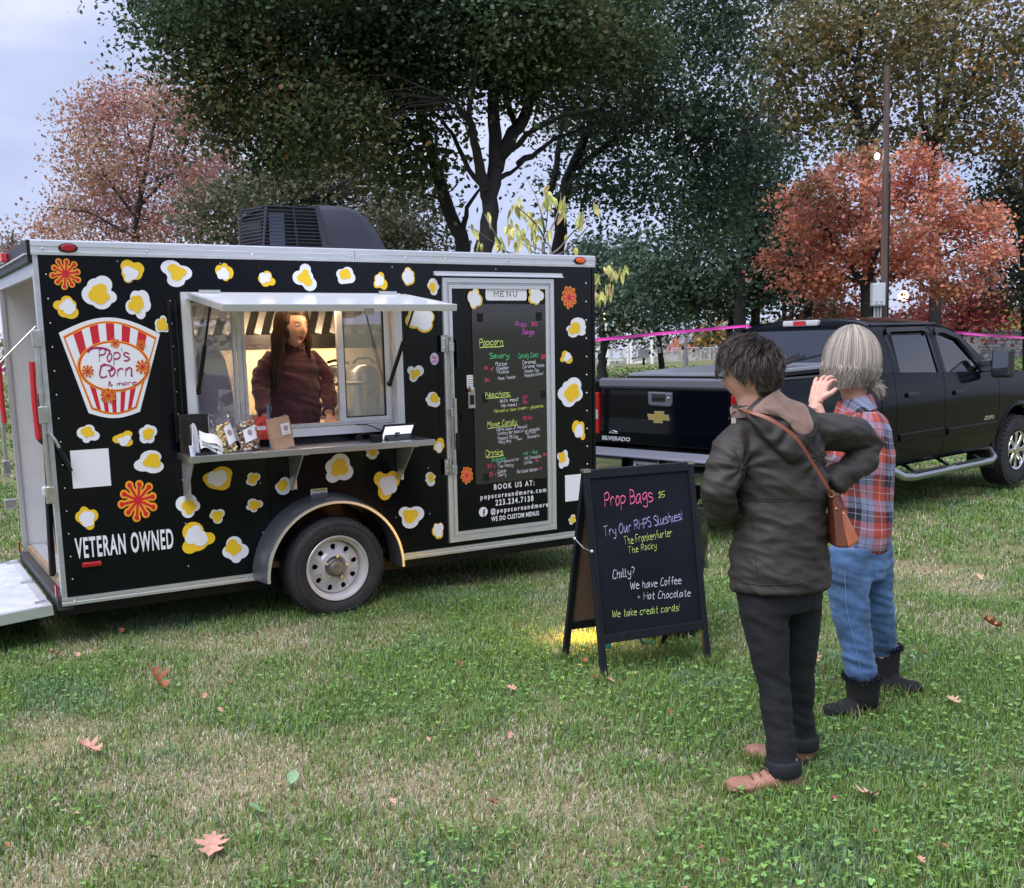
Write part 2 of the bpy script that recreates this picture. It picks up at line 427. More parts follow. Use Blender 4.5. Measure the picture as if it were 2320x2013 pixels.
# ---------------------------------------------------------------- clover: three round leaflets on a stalk
def clover(n, seed):
    r = np.random.default_rng(seed); V = []; F = []; C = []
    k = 0
    while k < n:
        y = 2.5+9*r.random()**1.2; x = (r.random()*2-1)*(.5*y+.5)
        if dry(x, y) > .42*r.random()+.12: 
            k += .2; continue
        k += 1; z = .018+.03*r.random(); a0 = r.random()*6.28; s = .0034+.0028*r.random(); tl = r.normal(0, .25, 2)
        c = np.array((.15, .28, .065))*(.7+.9*r.random())*(np.array((1.1, 1.1, 1.5)) if r.random() < .25 else 1)
        for q in range(3):
            a = a0+q*2.094; cx, cy = x+math.cos(a)*s, y+math.sin(a)*s; o = len(V)
            for t in range(6):
                b = a+t*1.047; X, Y = math.cos(b)*s*.95, math.sin(b)*s*.95
                V.append((cx+X, cy+Y, z+(cx+X-x)*tl[0]+(cy+Y-y)*tl[1]+gz(x, y))); C.append(c)
            F += [(o, o+1, o+2, o+3), (o, o+3, o+4, o+5)]
    ob('clover', npmesh('clover', V, F, np.clip(np.array(C), 0, .8)), attr_mat('clover_leaf', .5, .25, .4), kind='stuff')
clover(19000, 5)

def tufts(name, spots, n, seed):
    """longer blades crowding the feet of whatever stands on the lawn"""
    r = np.random.default_rng(seed); V = []; F = []; C = []
    for x0, y0, rx, ry in spots:
        for _ in range(n):
            a = r.random()*6.283; q = .75+.45*r.random(); x, y = x0+rx*q*math.cos(a), y0+ry*q*math.sin(a); h = .035+.045*r.random(); l = r.normal(0, .4, 2)*h; w = .0022
            o = len(V); z = gz(x, y); V += [(x-w, y, z), (x+w, y, z), (x+l[0]*.4+w*.7, y+l[1]*.4, z+h*.6), (x+l[0]*.4-w*.7, y+l[1]*.4, z+h*.6), (x+l[0], y+l[1], z+h)]
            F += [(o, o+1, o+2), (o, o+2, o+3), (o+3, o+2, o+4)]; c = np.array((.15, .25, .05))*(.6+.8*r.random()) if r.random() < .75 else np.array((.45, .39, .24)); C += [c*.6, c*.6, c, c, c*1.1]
    ob(name, npmesh(name, V, F, np.clip(np.array(C), 0, .9)), attr_mat('grass_blade', .55, .22, .35), kind='stuff')
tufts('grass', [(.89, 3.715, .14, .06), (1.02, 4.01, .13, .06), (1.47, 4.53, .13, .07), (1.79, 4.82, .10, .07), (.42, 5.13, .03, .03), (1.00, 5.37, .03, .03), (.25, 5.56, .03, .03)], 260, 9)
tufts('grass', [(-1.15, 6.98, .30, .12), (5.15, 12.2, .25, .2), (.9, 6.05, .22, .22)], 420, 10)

r = random.Random(31); V = []; F = []; C = []
for k in range(240):
    y = 2.9+10*r.random()**1.3; x = r.uniform(-.5, .5)*(y+.6); s_ = r.uniform(.006, .017); a = r.uniform(0, 6.28); o = len(V); z = gz(x, y)+r.uniform(.015, .035); c = r.choice(((.30, .14, .08), (.38, .22, .14), (.20, .09, .05), (.42, .30, .20)))
    V += [(x+s_*math.cos(a+q*1.5708)*(1 if q % 2 else .6), y+s_*math.sin(a+q*1.5708)*(1 if q % 2 else .6), z+r.uniform(-.006, .010)) for q in range(4)]; F.append((o, o+1, o+2, o+3)); C += [c]*4
ob('leaf_litter', npmesh('leaf_litter', V, F, np.array(C)), attr_mat('litter_scrap', .8, .15), kind='stuff')
# ================================================================ the food trailer (local: x along the side, y into the trailer, z up from the wall's foot)
def frame3(x, y, z, yaw, ti, le):
    Rt = Matrix(((math.cos(ti), 0, -math.sin(ti)), (0, 1, 0), (math.sin(ti), 0, math.cos(ti))))
    return Matrix.Translation((x, y, z)) @ (Matrix.Rotation(yaw, 3, 'Z') @ Rt @ Matrix.Rotation(le, 3, 'X')).to_4x4()
TM = frame3(-2.6513, 6.1156, .2689, .544, .0057, .0299)
L_, W_, H_ = 3.84, 1.75, 2.09
BLK = mat('black_gloss_panel', (.0025, .003, .006), .16, spec=.32, bump=.05, bscale=1.6, rvar=.05, vscale=5)
BLK2 = mat('black_matt_trim', (.006, .006, .008), .45, spec=.35)
ALU = mat('bare_aluminium', (.80, .81, .85), .38, .85, var=.06, vscale=30, rvar=.08, stretch=(.3, 1, 6))
ALU2 = mat('dull_aluminium', (.62, .63, .66), .45, .9, var=.1, vscale=20)
STEEL = mat('stainless_steel', (.60, .61, .64), .30, 1, rvar=.08, vscale=14, stretch=(.4, 4, 4))
ZINC = mat('zinc_hardware', (.62, .62, .62), .32, 1, var=.15, vscale=25)
WHITE = mat('white_enamel', (.78, .79, .82), .42, var=.03, vscale=3)
VW = mat('white_vinyl', (.80, .81, .86), .4); VY = mat('yellow_vinyl', (.86, .55, .02), .4); VO = mat('orange_vinyl', (.90, .36, .02), .4)
VR = mat('red_vinyl', (.60, .012, .03), .4); VM = mat('magenta_vinyl', (.36, .01, .09), .4); VD = mat('dark_vinyl', (.015, .018, .05), .4)
RED_L = mat('red_lens', (.35, .008, .012), .15, coat=.4); AMB_L = mat('amber_lens', (.75, .11, .01), .15, coat=.4)
RUB = mat('tyre_rubber', (.020, .020, .023), .75, var=.35, vscale=9, bump=.2, bscale=60)
trailer = thing('food_trailer', 'black food trailer covered in yellow and white popcorn decals with its serving hatch open', 'food trailer', M=TM)
T_ = trailer
# side wall in three panels with the window, door and wheel openings left out
def arch(u, c=1.64, r=.445, z=.01):
    return z+math.sqrt(max(0, r*r-(u-c)**2)) if abs(u-c) < r else 0
def wall_panel(u0, u1):
    cuts = sorted({u0, u1}|{u for u in (.845, 2.2, 2.60, 3.45) if u0 < u < u1}|{u for u in np.linspace(1.195, 2.085, 21) if u0 < u < u1})
    m = MB()
    for a, b in zip(cuts, cuts[1:]):
        c = (a+b)/2
        spans = [(0, 2.05)]
        if 2.60 < c < 3.45: spans = [(0, .085), (1.91, 2.05)]
        elif .845 < c < 2.2: spans = [(0, .95), (1.755, 2.05)]
        for z0, z1 in spans:
            za, zb = (max(z0, arch(a)), max(z0, arch(b))) if z0 == 0 else (z0, z0)
            m.prism([(a, za), (b, zb), (b, z1), (a, z1)], 1, 0, .04)
    bm = bmesh.new(); me = m.mesh('wall_panel'); bm.from_mesh(me); bmesh.ops.remove_doubles(bm, verts=bm.verts, dist=1e-4)
    # drop the inner partitions left between neighbouring strips
    seen = {}
    for f in bm.faces:
        k = tuple(round(v, 4) for v in f.calc_center_median()); seen.setdefault(k, []).append(f)
    bmesh.ops.delete(bm, geom=[f for fs in seen.values() if len(fs) > 1 for f in fs], context='FACES')
    bmesh.ops.recalc_face_normals(bm, faces=bm.faces); bm.to_mesh(me); bm.free()
    return ob('wall_panel', me, BLK, T_)
for a, b in ((0, 1.2785), (1.2815, 2.518), (2.521, 3.84)): wall_panel(a, b)
MB().box((.0, W_-.04, 0), (L_, W_, 2.05)).build('far_wall', [mat('grey_white_lining', (.48, .49, .52), .5, var=.05)], T_)
MB().box((L_-.04, .042, 0), (L_-.002, W_-.042, 2.05)).build('front_wall', [BLK], T_)
rf = MB()
rf.grid([[(u, y, 2.085+.03*math.sin(math.pi*(y-.0)/W_)) for y in np.linspace(.05, W_-.05, 9)] for u in (0.03, L_-.03)])
rf.build('roof', [ALU2], T_, smooth=40)
MB().box((.03, .05, 2.035), (L_-.05, W_-.05, 2.05)).build('ceiling', [WHITE], T_)
MB().box((0.02, .045, .05), (L_-.045, W_-.045, .09)).build('floor_deck', [mat('plywood_floor', (.23, .16, .11), .7, var=.3, vscale=6, stretch=(1, 6, 1))], T_)
ch = MB()
for y in (.12, W_-.2): ch.box((0, y, -.09), (L_+.1, y+.08, .03))
for u in np.linspace(.3, 3.6, 8): ch.box((u, .06, -.04), (u+.05, W_-.06, .02))
ch.box((1.58, .02, -.02), (1.70, W_-.02, .06)); ch.tube([(L_, .16, -.05), (5.1, W_/2, -.06)], .045, 6); ch.tube([(L_, W_-.16, -.05), (5.1, W_/2, -.06)], .045, 6)
ch.build('chassis', [BLK2], T_)
# rails top and bottom: grooved aluminium with screws
rail = [(.0, 2.012), (-.013, 2.012), (-.014, 2.029), (-.007, 2.032), (-.007, 2.058), (-.014, 2.061), (-.014, 2.088), (.0, 2.096), (.07, 2.099), (.07, 2.05), (.0, 2.05)]
for a, b in ((-.012, 1.928), (1.9305, L_+.012)): MB().prism(rail, 0, a, b).build('top_rail', [ALU], T_)
low = [(.0, -.004), (-.012, -.004), (-.013, .012), (-.006, .015), (-.006, .027), (-.012, .030), (-.012, .041), (.0, .043), (.01, .043), (.01, -.004)]
for a, b in ((-.01, 1.165), (2.115, L_+.01)): MB().prism(low, 0, a, b).build('bottom_trim', [ALU], T_)
MB().prism([(W_, 2.012), (W_+.012, 2.012), (W_+.012, 2.096), (W_-.06, 2.099), (W_-.06, 2.05), (W_, 2.05)], 0, -.01, L_+.01).build('top_rail', [ALU], T_)
MB().box((-.03, .002, 1.97), (.028, W_-.002, 2.094)).build('rear_header', [BLK2], T_, bevel=.004)
MB().box((-.045, .0, 2.012), (-.031, W_, 2.02)).build('drip_edge', [ALU], T_)
MB().box((L_-.012, -.006, .045), (L_+.012, .05, 2.01)).build('corner_post', [BLK], T_)
sc = MB()
def screw(u, z, r=.0065, y=-.001): sc.ball((u, y, z), (r, r*.7, r), 8, 4)
for u in (.05, .62, 1.25, 1.90, 1.96, 2.6, 3.1, 3.75, 2.3): screw(u, 2.045, .009, -.008)
for u in (.06, .42, .85, 1.1, 2.3, 2.72, 3.3, 3.7): screw(u, .021, .008, -.007)
for z in np.arange(.14, 1.95, .135): screw(.06, z+.01, .005); screw(.735, z, .0045); screw(L_-.065, z, .008, -.002)
for u in (.45, 1.05, 1.6, 2.2, 3.0): screw(u, 1.985, .005)
for u in (1.22, 2.16, 2.42): screw(u, .62, .005); screw(u, .3, .005)
sc.build('screws', [ZINC], T_, smooth=60, kind='stuff')
MB().box((.712, -.010, .915), (.728, -.001, 1.765)).box((.756, -.010, .915), (.766, -.001, 1.765)).build('shutter_track', [BLK2], T_)
# ---- marker lights
def marker(u, z, m, w=.055):
    b = MB().prism([(u+w*math.cos(a)*(1 if abs(math.cos(a)) < .8 else .95), z+.021*math.sin(a)) for a in np.linspace(0, 2*math.pi, 17)[:-1]], 1, -.030, -.008)
    o = b.build('marker_light', [m], T_, bevel=.006); 
    MB().prism([(u+(w+.01)*math.cos(a), z+.027*math.sin(a)) for a in np.linspace(0, 2*math.pi, 17)[:-1]], 1, -.0165, -.0075).build('bezel', [BLK2], o)
    return o
marker(.185, 2.052, RED_L, .042); marker(3.715, 2.058, AMB_L, .042)
o = MB().box((.115, -.028, .213), (.225, -.002, .243)).build('marker_light', [RED_L], T_, bevel=.008)
MB().box((L_+.013, -.004, 2.03), (L_+.028, .03, 2.075)).build('marker_light', [AMB_L], T_, bevel=.004)
MB().prism([(.84, 2.03), (1.02, 2.03), (1.0, 2.085), (.86, 2.085)], 0, -.075, -.031).build('marker_light', [RED_L], T_, bevel=.006)
for y in (.012, W_-.05): MB().box((-.036, y, .05), (-.026, y+.035, .12)).build('reflector', [RED_L], T_)
# ---- serving window
def frame4(name, x0, x1, z0, z1, w, ya, yb, m, parent, **k):
    f = MB()
    f.prism([(x0, z0), (x1, z0), (x1-w, z0+w), (x0+w, z0+w)], 1, ya, yb); f.prism([(x0, z1), (x0+w, z1-w), (x1-w, z1-w), (x1, z1)], 1, ya, yb)
    f.prism([(x0, z0), (x0+w, z0+w), (x0+w, z1-w), (x0, z1)], 1, ya, yb); f.prism([(x1, z0), (x1, z1), (x1-w, z1-w), (x1-w, z0+w)], 1, ya, yb)
    return f.build(name, [m], parent, **k)
ALW = mat('pale_window_aluminium', (.77, .78, .83), .40, .55, rvar=.06, vscale=20)
win = frame4('window_frame', .795, 2.245, .90, 1.812, .052, -.022, .03, ALW, T_)
frame4('inner_frame', .85, 2.195, .955, 1.755, .022, .03, .075, ALU2, win)
MB().box((.85, -.019, .93), (2.19, .07, .952)).build('sill', [ALW], win, bevel=.003)
b = MB()
for x, w in ((1.108, .022), (1.134, .028), (1.168, .022)): b.box((x, .030, .96), (x+w-.003, .058-.008*(w > .025), 1.75))
b.build('mullion', [ALU2], win)
sash = frame4('sliding_sash', 1.80, 2.178, .958, 1.752, .042, .032, .060, ALW, win)
frame4('gasket', 1.842, 2.136, 1.0, 1.71, .008, .034, .055, BLK2, sash)
GWIN = glass('reflective_window_glass', (.80, .80, .84), .24, .20, (.60, .60, .74))  # lavender film: dirt, plus milky sky reflection painted into the panes
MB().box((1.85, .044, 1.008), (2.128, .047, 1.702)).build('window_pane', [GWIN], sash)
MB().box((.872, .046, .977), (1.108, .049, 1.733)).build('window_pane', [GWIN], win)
# hatch hinged along the top of the frame and held open by two gas struts
hz0, hz1, reach = 1.800, 1.704, .72
hM = Matrix.Translation((0, -.024, hz0)) @ Matrix.Rotation(math.atan2(hz0-hz1, reach), 4, 'X')
h = MB().box((.832, -reach, -.006), (2.268, -.004, .006)).build('serving_hatch', [mat('hatch_white_sheet', (.76, .78, .84), .22, coat=.3)], T_, M=hM)
f = MB()
f.box((.825, -reach-.012, -.030), (2.275, -reach+.016, .010)); f.box((.825, -reach+.017, -.028), (.848, -.002, .009)); f.box((2.252, -reach+.017, -.028), (2.275, -.002, .009))
f.build('hatch_edge', [ALU], h, bevel=.002)
for x in (.90, 2.08): MB().box((x, -.012, .008), (x+.13, .004, .020)).tube([(x, -.001, .02), (x+.13, -.001, .02)], .007, 8).build('hinge', [ZINC], h)
MB().box((1.66, -reach-.018, -.05), (1.72, -reach-.012, -.012)).build('latch', [ZINC], h)
lp = MB().lathe([(.001, -.052), (.036, -.050), (.042, -.036), (.042, -.010), (.02, -.008)], 20, M=Matrix.Translation((1.98, -.33, 0))).build('puck_lamp', [STEEL], h, smooth=40)
for x0, x1 in ((.874, .866), (2.186, 2.150)):
    p0, p1 = Vector((x0, -.36, 1.735)), Vector((x1, -.004, 1.215)); q = p0.lerp(p1, .47)
    s = MB().tube([q, p1], .014, 10).ball(p1, .02, 8, 6).build('gas_strut', [BLK2], T_, smooth=40)
    MB().tube([p0, q], .007, 8).ball(p0, .018, 8, 6).build('strut_rod', [BLK2], s)
# ---- counter shelf
ct = MB().box((.716, -.30, .845), (2.318, -.0025, .851)).box((.716, -.306, .812), (2.318, -.3002, .851)).box((.710, -.306, .812), (.716, -.0025, .851)).box((2.318, -.306, .812), (2.324, -.0025, .851)).build('counter_shelf', [STEEL], T_, bevel=.002)
for x in (.735, 1.415, 2.18): MB().prism([(-.003, .81), (-.255, .81), (-.255, .79), (-.04, .56), (-.003, .56)], 0, x, x+.006).prism([(-.003, .81), (-.012, .81), (-.012, .56), (-.003, .56)], 0, x+.006, x+.045).box((x+.006, -.255, .803), (x+.045, -.012, .81)).build('bracket', [ALU2], ct)
# ---- entrance door
dr = MB().box((2.612, -.006, .098), (3.438, .035, 1.898)).build('door', [BLK], T_)
frame4('door_frame', 2.563, 3.474, .078, 1.919, .030, -.022, .03, ALU, dr)
frame4('frame_lip', 2.5945, 3.4425, .1095, 1.8875, .014, -.014, .02, ALU2, dr)
frame4('door_edge', 2.610, 3.427, .125, 1.872, .024, -.018, -.0075, ALU, dr)
MB().prism([(-.002, 1.962), (-.022, 1.962), (-.022, 1.945), (-.042, 1.935), (-.042, 1.930), (-.002, 1.934)], 0, 2.50, 3.55).build('drip_cap', [ALU], dr)
for z in (1.475, .62):
    hg = MB().box((2.535, -.030, z-.055), (2.575, -.023, z+.055)).box((2.582, -.030, z-.055), (2.622, -.023, z+.055)).tube([(2.578, -.034, z-.06), (2.578, -.034, z+.06)], .010, 10)
    for q in (-.03, .03): hg.ball((2.556, -.03, z+q), .007, 8, 5); hg.ball((2.602, -.03, z+q), .007, 8, 5)
    hg.build('hinge', [ZINC], dr, smooth=35)
bar = MB().tube([(2.598, -.048, .56), (2.598, -.048, 1.52)], .011, 10).build('lock_bar', [ZINC], dr, smooth=40)
for z in (.60, 1.0, 1.45): MB().box((2.578, -.062, z-.03), (2.618, -.030, z+.03)).build('bar_bracket', [ZINC], bar, bevel=.004)
MB().box((2.60, -.072, .80), (2.622, -.060, 1.10)).build('bar_handle', [ZINC], bar, bevel=.004)
MB().box((2.606, -.082, .74), (2.634, -.056, .86)).build('bar_grip', [BLK2], bar, bevel=.006)
lt = MB().box((2.745, -.016, 1.02), (2.80, -.008, 1.145)).ball((2.772, -.016, 1.15), (.026, .006, .026), 12, 6).build('latch_plate', [ZINC], dr, bevel=.006)
MB().box((2.762, -.034, 1.045), (2.784, -.017, 1.115)).build('paddle', [BLK2], lt, bevel=.003)
MB().ball((2.752, -.02, 1.155), (.014, .01, .02), 8, 6).build('padlock', [mat('brass_brown', (.24, .09, .05), .35, .6)], lt)
MB().tube([(2.66, -.03, .99), (2.70, -.03, .99), (2.70, -.03, .93)], .006, 6).build('hasp', [BLK2], dr)
MB().box((2.655, -.012, 1.30), (2.675, -.03, 1.50)).build('grab_handle', [BLK2], dr, bevel=.006)
# ---- acrylic menu sheet
ACR = mat('smoked_acrylic_sheet', (.018, .019, .022), .10, spec=.6, coat=.5, bump=.10, bscale=2.2)
mb_ = MB().box((2.79, -.0135, .474), (3.412, -.0085, 1.742)).build('menu_board', [ACR], dr)
for u, z in ((2.83, 1.65), (3.32, 1.655), (2.86, 1.085), (3.35, 1.09), (2.85, .52)): MB().box((u, -.0145, z-.03), (u+.05, -.0137, z+.03)).build('velcro_patch', [mat('black_velcro', (.004, .004, .005), .95)], mb_)
CHK = {'m': mat('magenta_marker', (.62, .12, .50), .6), 'r': mat('pink_red_marker', (.80, .07, .20), .6), 'l': mat('lime_marker', (.62, .80, .20), .6), 'g': mat('green_marker', (.10, .60, .25), .6),
       'w': mat('white_marker', (.72, .73, .84), .6), 'y': mat('yellow_marker', (.76, .78, .15), .6), 'p': mat('pink_marker', (.85, .16, .32), .6), 'v': mat('lavender_marker', (.45, .46, .80), .6)}
MENU = [('Prop','m',3.143,1.581,.095,-.01,.038),('$5','r',3.276,1.589,.063,-.01,.027),('Bags','m',3.201,1.529,.107,-.014,.036),('Popcorn','l_',2.844,1.454,.202,.014,.049),('Savory:','g',2.925,1.365,.173,.001,.038),('Candy Coat:','g',3.162,1.361,.181,.026,.034),('$8','r',3.357,1.351,.042,-.025,.028),('Pizza','w',2.971,1.312,.101,.016,.025),('Cheddar','w',2.978,1.282,.11,.032,.023),('Pickle','w',2.985,1.255,.102,.035,.023),('$5','r',2.876,1.287,.037,-.031,.022),('<','r',2.93,1.277,.034,-.031,.034),('Caramel','w',3.197,1.316,.121,.029,.027),('Caramel Apple','w',3.201,1.287,.188,.044,.023),('Apple Pie','w',3.214,1.254,.127,.041,.023),('Pineapple Coconut','w',3.214,1.222,.167,.091,.023),('$4','r',2.879,1.2,.047,-.037,.025),('-','r',2.96,1.211,.013,-.036,.023),('Movie Theater','w',2.99,1.21,.153,.054,.023),('Nachos:','l_',2.886,1.091,.211,.021,.038),('With meat','w',3.002,1.047,.162,.053,.027),('-$7','r',3.183,1.062,.055,.039,.025),('No meat -','w',3.014,1.015,.163,.036,.023),('$6','r',3.196,1.034,.041,-.047,.021),('*Served w/ sour cream + jalapenos','y',2.949,.979,.427,.047,.023),('$2.50','r',3.194,.915,.083,.001,.023),('Movie Candy:','l_',2.894,.879,.256,.041,.039),("M&M's (plain or Peanut)",'w',2.97,.843,.262,.055,.023),('Hershey Bar (plain or w/ almonds)','w',2.975,.817,.365,.041,.023),("Reese's PB Cup",'w',2.979,.782,.174,.042,.023),('Kit Kat','w',3.214,.809,.097,.035,.021),('Milky Way','w',2.984,.754,.109,.083,.023),('Twix','w',3.125,.77,.063,.009,.023),('Snickers','w',3.23,.777,.106,.069,.023),('Drinks','l_',2.875,.672,.15,.02,.044),('Slushies:','g',2.922,.631,.127,.035,.028),('Hot - 16oz','g',3.191,.658,.131,.036,.026),('The Frankenfurter','w',2.959,.61,.199,.065,.021),('The Rocky','w',2.969,.581,.141,.021,.023),('$7 <','r',2.886,.588,.069,-.045,.023),('Hot Chocolate','w',3.199,.622,.151,.051,.024),('$5','r',3.359,.638,.04,-.073,.021),('Coffee','w',3.198,.589,.073,.054,.024),('-$4','r',3.282,.599,.048,.024,.021),('$5 <','r',2.898,.526,.067,.021,.025),('Coke','w',2.973,.543,.073,.047,.023),('Cherry','w',2.973,.518,.073,.013,.023),('Bottled Water:','w',3.136,.528,.19,.032,.024),('$1','r',3.329,.536,.023,.026,.021)]
for t, c, u, z, w, a, hh in MENU:
    hand('menu_line', t, hh, plane_M(u, -.0152, z, a), CHK[c[0]], mb_, w=.125, underline='_' in c, width=w)
# ---- printed lettering on the door and wall
text('printed_line', 'BOOK US AT:', .040, plane_M(3.115, -.0085, .425, .01), VW, dr, sx=.80, bold=.035, space=1.36)
text('printed_line', 'popscornandmore.com', .036, plane_M(3.110, -.0085, .365, .01), VW, dr, sx=.86, bold=.035, space=1.42)
text('printed_line', '223.234.7138', .042, plane_M(3.115, -.0085, .308, .01), VW, dr, sx=.78, bold=.035, space=1.32)
text('printed_line', '@popscornandmore', .036, plane_M(3.158, -.0085, .253, .01), VW, dr, sx=.86, bold=.035, space=1.42)
text('printed_line', 'WE DO CUSTOM MENUS', .034, plane_M(3.12, -.0085, .196, .01), VW, dr, sx=.70, bold=.035, space=1.14)
fb = MB().flat([(2.848+.036*math.cos(a), .270+.036*math.sin(a)) for a in np.linspace(0, 2*math.pi, 29)[:-1]], 1, -.0083).build('round_badge', [VW], dr)
text('badge_letter', 'f', .056, plane_M(2.852, -.0095, .236), VD, fb, bold=.03, sx=.9)
text('wall_lettering', 'VETERAN OWNED', .122, plane_M(.372, -.0025, .270, -.006), VW, T_, sx=.355, bold=.034, space=1.16)
ms = MB().prism([(3.078+.152*q+.018*math.cos(a)*1, 1.814+.028*s+.018*math.sin(a)) for q, s, a0 in ((1, 1, 0), (-1, 1, 1), (-1, -1, 2), (1, -1, 3)) for a in [a0*math.pi/2+k*math.pi/8 for k in range(5)]], 1, -.0095, -.0065).build('menu_plate', [VW], dr)
def slab(s, h, M, m, parent):
    """wide slab-serif capitals"""
    mb = MB(); x = 0; q = 0
    S = {'M': ([(1, 0, 1, 8), (1, 8, 5, 2.5), (5, 2.5, 9, 8), (9, 8, 9, 0)], [(1, 0), (1, 8), (9, 8), (9, 0)]), 'E': ([(1, 0, 1, 8), (0, 8, 7, 8), (1, 4, 5.5, 4), (0, 0, 7, 0), (7, 8, 7, 6.3), (7, 0, 7, 1.8), (5.5, 3, 5.5, 5)], []),
         'N': ([(1, 0, 1, 8), (1, 8, 8, 0), (8, 0, 8, 8)], [(1, 0), (1, 8), (8, 8)]), 'U': ([(1, 8, 1, 3), (1, 3, 2, .8), (2, .8, 4.5, 0), (4.5, 0, 7, .8), (7, .8, 8, 3), (8, 3, 8, 8)], [(1, 8), (8, 8)])}
    for ch in s:
        for a in S[ch][0]: q += 1; ribbon(mb, [(x+a[0], a[1]), (x+a[2], a[3])], 1.15, .02*q, taper=False)
        for a in S[ch][1]: q += 1; ribbon(mb, [(x+a[0]-1.4, a[1]), (x+a[0]+1.4, a[1])], .8, .02*q, taper=False)
        x += 12.4
    me = mb.mesh('plate_lettering'); f = h/8; me.transform(Matrix.Diagonal((f, f, .001, 1)))
    return ob('plate_lettering', me, m, parent, M=M)
slab('MENU', .034, plane_M(2.972, -.0098, 1.797), VD, ms)
def sticker(name, u, z, w, h, m, parent=T_, y=-.0035): return MB().box((u-w/2, y, z-h/2), (u+w/2, y+.002, z+h/2)).build(name, [m], parent)
sticker('blank_white_sticker', .211, .795, .212, .222, VW); sticker('blank_white_sticker', 3.655, .375, .175, .20, VW)
s = sticker('caution_sticker', 1.611, .528, .115, .045, VW)
MB().box((1.5545, -.0045, .530), (1.6675, -.0037, .550)).build('sticker_band', [mat('pale_yellow_print', (.75, .74, .25), .5)], s)
text('sticker_print', '! CAUTION', .014, plane_M(1.611, -.0049, .533), VD, s, bold=.03, sx=.9); text('sticker_print', 'NOT A STEP', .014, plane_M(1.611, -.0041, .511), VD, s, bold=.03, sx=.9)
s = sticker('caution_sticker', 2.772, 1.205, .062, .095, VW, dr, -.0085)
text('sticker_print', 'CAUTION', .011, plane_M(2.772, -.0088, 1.236), mat('ochre_print', (.45, .28, .03), .5), s, bold=.03, sx=.8)
for k in range(4): MB().box((2.748, -.0092, 1.22-k*.014), (2.796-.008*(k % 2), -.0087, 1.2235-k*.014)).build('print_rule', [VD], s)
s = MB().flat([(2.492+.033*math.cos(a), 1.372+.042*math.sin(a)) for a in np.linspace(0, 2*math.pi, 25)[:-1]], 1, -.003).build('oval_sticker', [mat('lilac_print', (.55, .50, .72), .5)], T_)
hand('sticker_print', 'Pop', .022, plane_M(2.472, -.0036, 1.372), VM, s, w=.2, width=.042); hand('sticker_print', 'corn', .018, plane_M(2.468, -.0036, 1.348), VM, s, w=.2, width=.05)
# ---- popcorn decals: a puffed outline with a smaller kernel printed inside
def puff(seed, n=56):
    r = random.Random(seed); C = [(0, 0, .62)]
    a0 = r.random()*6.28; k = r.choice((3, 4, 4, 5, 5))
    for i in range(k):
        a = a0+i*6.283/k+r.uniform(-.38, .38); d = r.uniform(.34, .66); C.append((d*math.cos(a), d*math.sin(a), r.uniform(.34, .62)))
    P = []
    for j in range(n):
        t = 2*math.pi*j/n; c, s = math.cos(t), math.sin(t); best = 0
        for x, y, q in C:
            b = x*c+y*s; e_ = q*q-(x*s-y*c)**2
            if e_ > 0: best = max(best, b+math.sqrt(e_))
        P.append((best*c, best*s))
    x0, x1 = min(p[0] for p in P), max(p[0] for p in P); y0, y1 = min(p[1] for p in P), max(p[1] for p in P)
    return [((p[0]-(x0+x1)/2)/(x1-x0), (p[1]-(y0+y1)/2)/(y1-y0)) for p in P]
def popcorn(kind, u, z, w, h, seed, parent=T_, y=-.0022):
    P = puff(seed); r = random.Random(seed+99)
    outer, inner = (VW, VY) if kind[0] == 'w' else (VY, VW)
    k = {'wy': .62, 'yw': .68, 'wt': .78, 'yt': .86}[kind]
    dx, dz = r.uniform(-.11, .11), (r.uniform(-.13, .06) if kind == 'yw' else r.uniform(-.05, .13))
    if kind in ('yt', 'wt'): dx *= .35; dz *= .35
    m = MB(); 
    c = len(m.v); m.add([(u, y, z)]+[(u+p[0]*w, y, z+p[1]*h) for p in P], [(0, 1+i, 1+(i+1) % len(P)) for i in range(len(P))], 0)
    Q = P if kind in ('yt', 'wt', 'wy') else puff(seed+7)
    m.add([(u+dx*w, y-.0015, z+dz*h)]+[(u+dx*w+p[0]*w*k, y-.0015, z+dz*h+p[1]*h*k) for p in Q], [(0, 1+i, 1+(i+1) % len(Q)) for i in range(len(Q))], 1)
    return ob('popcorn_decal', m.mesh('popcorn_decal'), [outer, inner], parent)
def burst(u, z, w, h, parent=T_, y=-.0022, rays=10, fat=1.0, nm='starburst_decal', rot=.15, red=VR, rim=VO):
    m = MB(); q = 0
    def disc(cx, cz, r, yy, mi):
        m.flat([(u+(cx+r*math.cos(t))*w/2, z+(cz+r*math.sin(t))*h/2) for t in np.linspace(0, 2*math.pi, 13)[:-1]], 1, yy, mi)
    for mi, tw, br, core, yo in ((0, .155*fat, .215*fat, .36, 0), (1, .055*fat, .115*fat, .16, -.0020)):
        for i in range(rays):
            a = rot+i*2*math.pi/rays; R = .84 if i % 2 else .76; q += 1
            c, s = math.cos(a), math.sin(a); pts = [(-s*tw, c*tw), (s*tw, -c*tw), (c*R+s*tw, s*R-c*tw), (c*R-s*tw, s*R+c*tw)]
            yy = y+yo-.00006*i
            m.flat([(u+px*w/2, z+pz*h/2) for px, pz in pts], 1, yy, mi); disc(c*R, s*R, br, yy-.0007, mi)
        disc(0, 0, core, y+yo-.0014, mi)
    me = m.mesh(nm); 
    return ob(nm, me, [rim, red], parent)
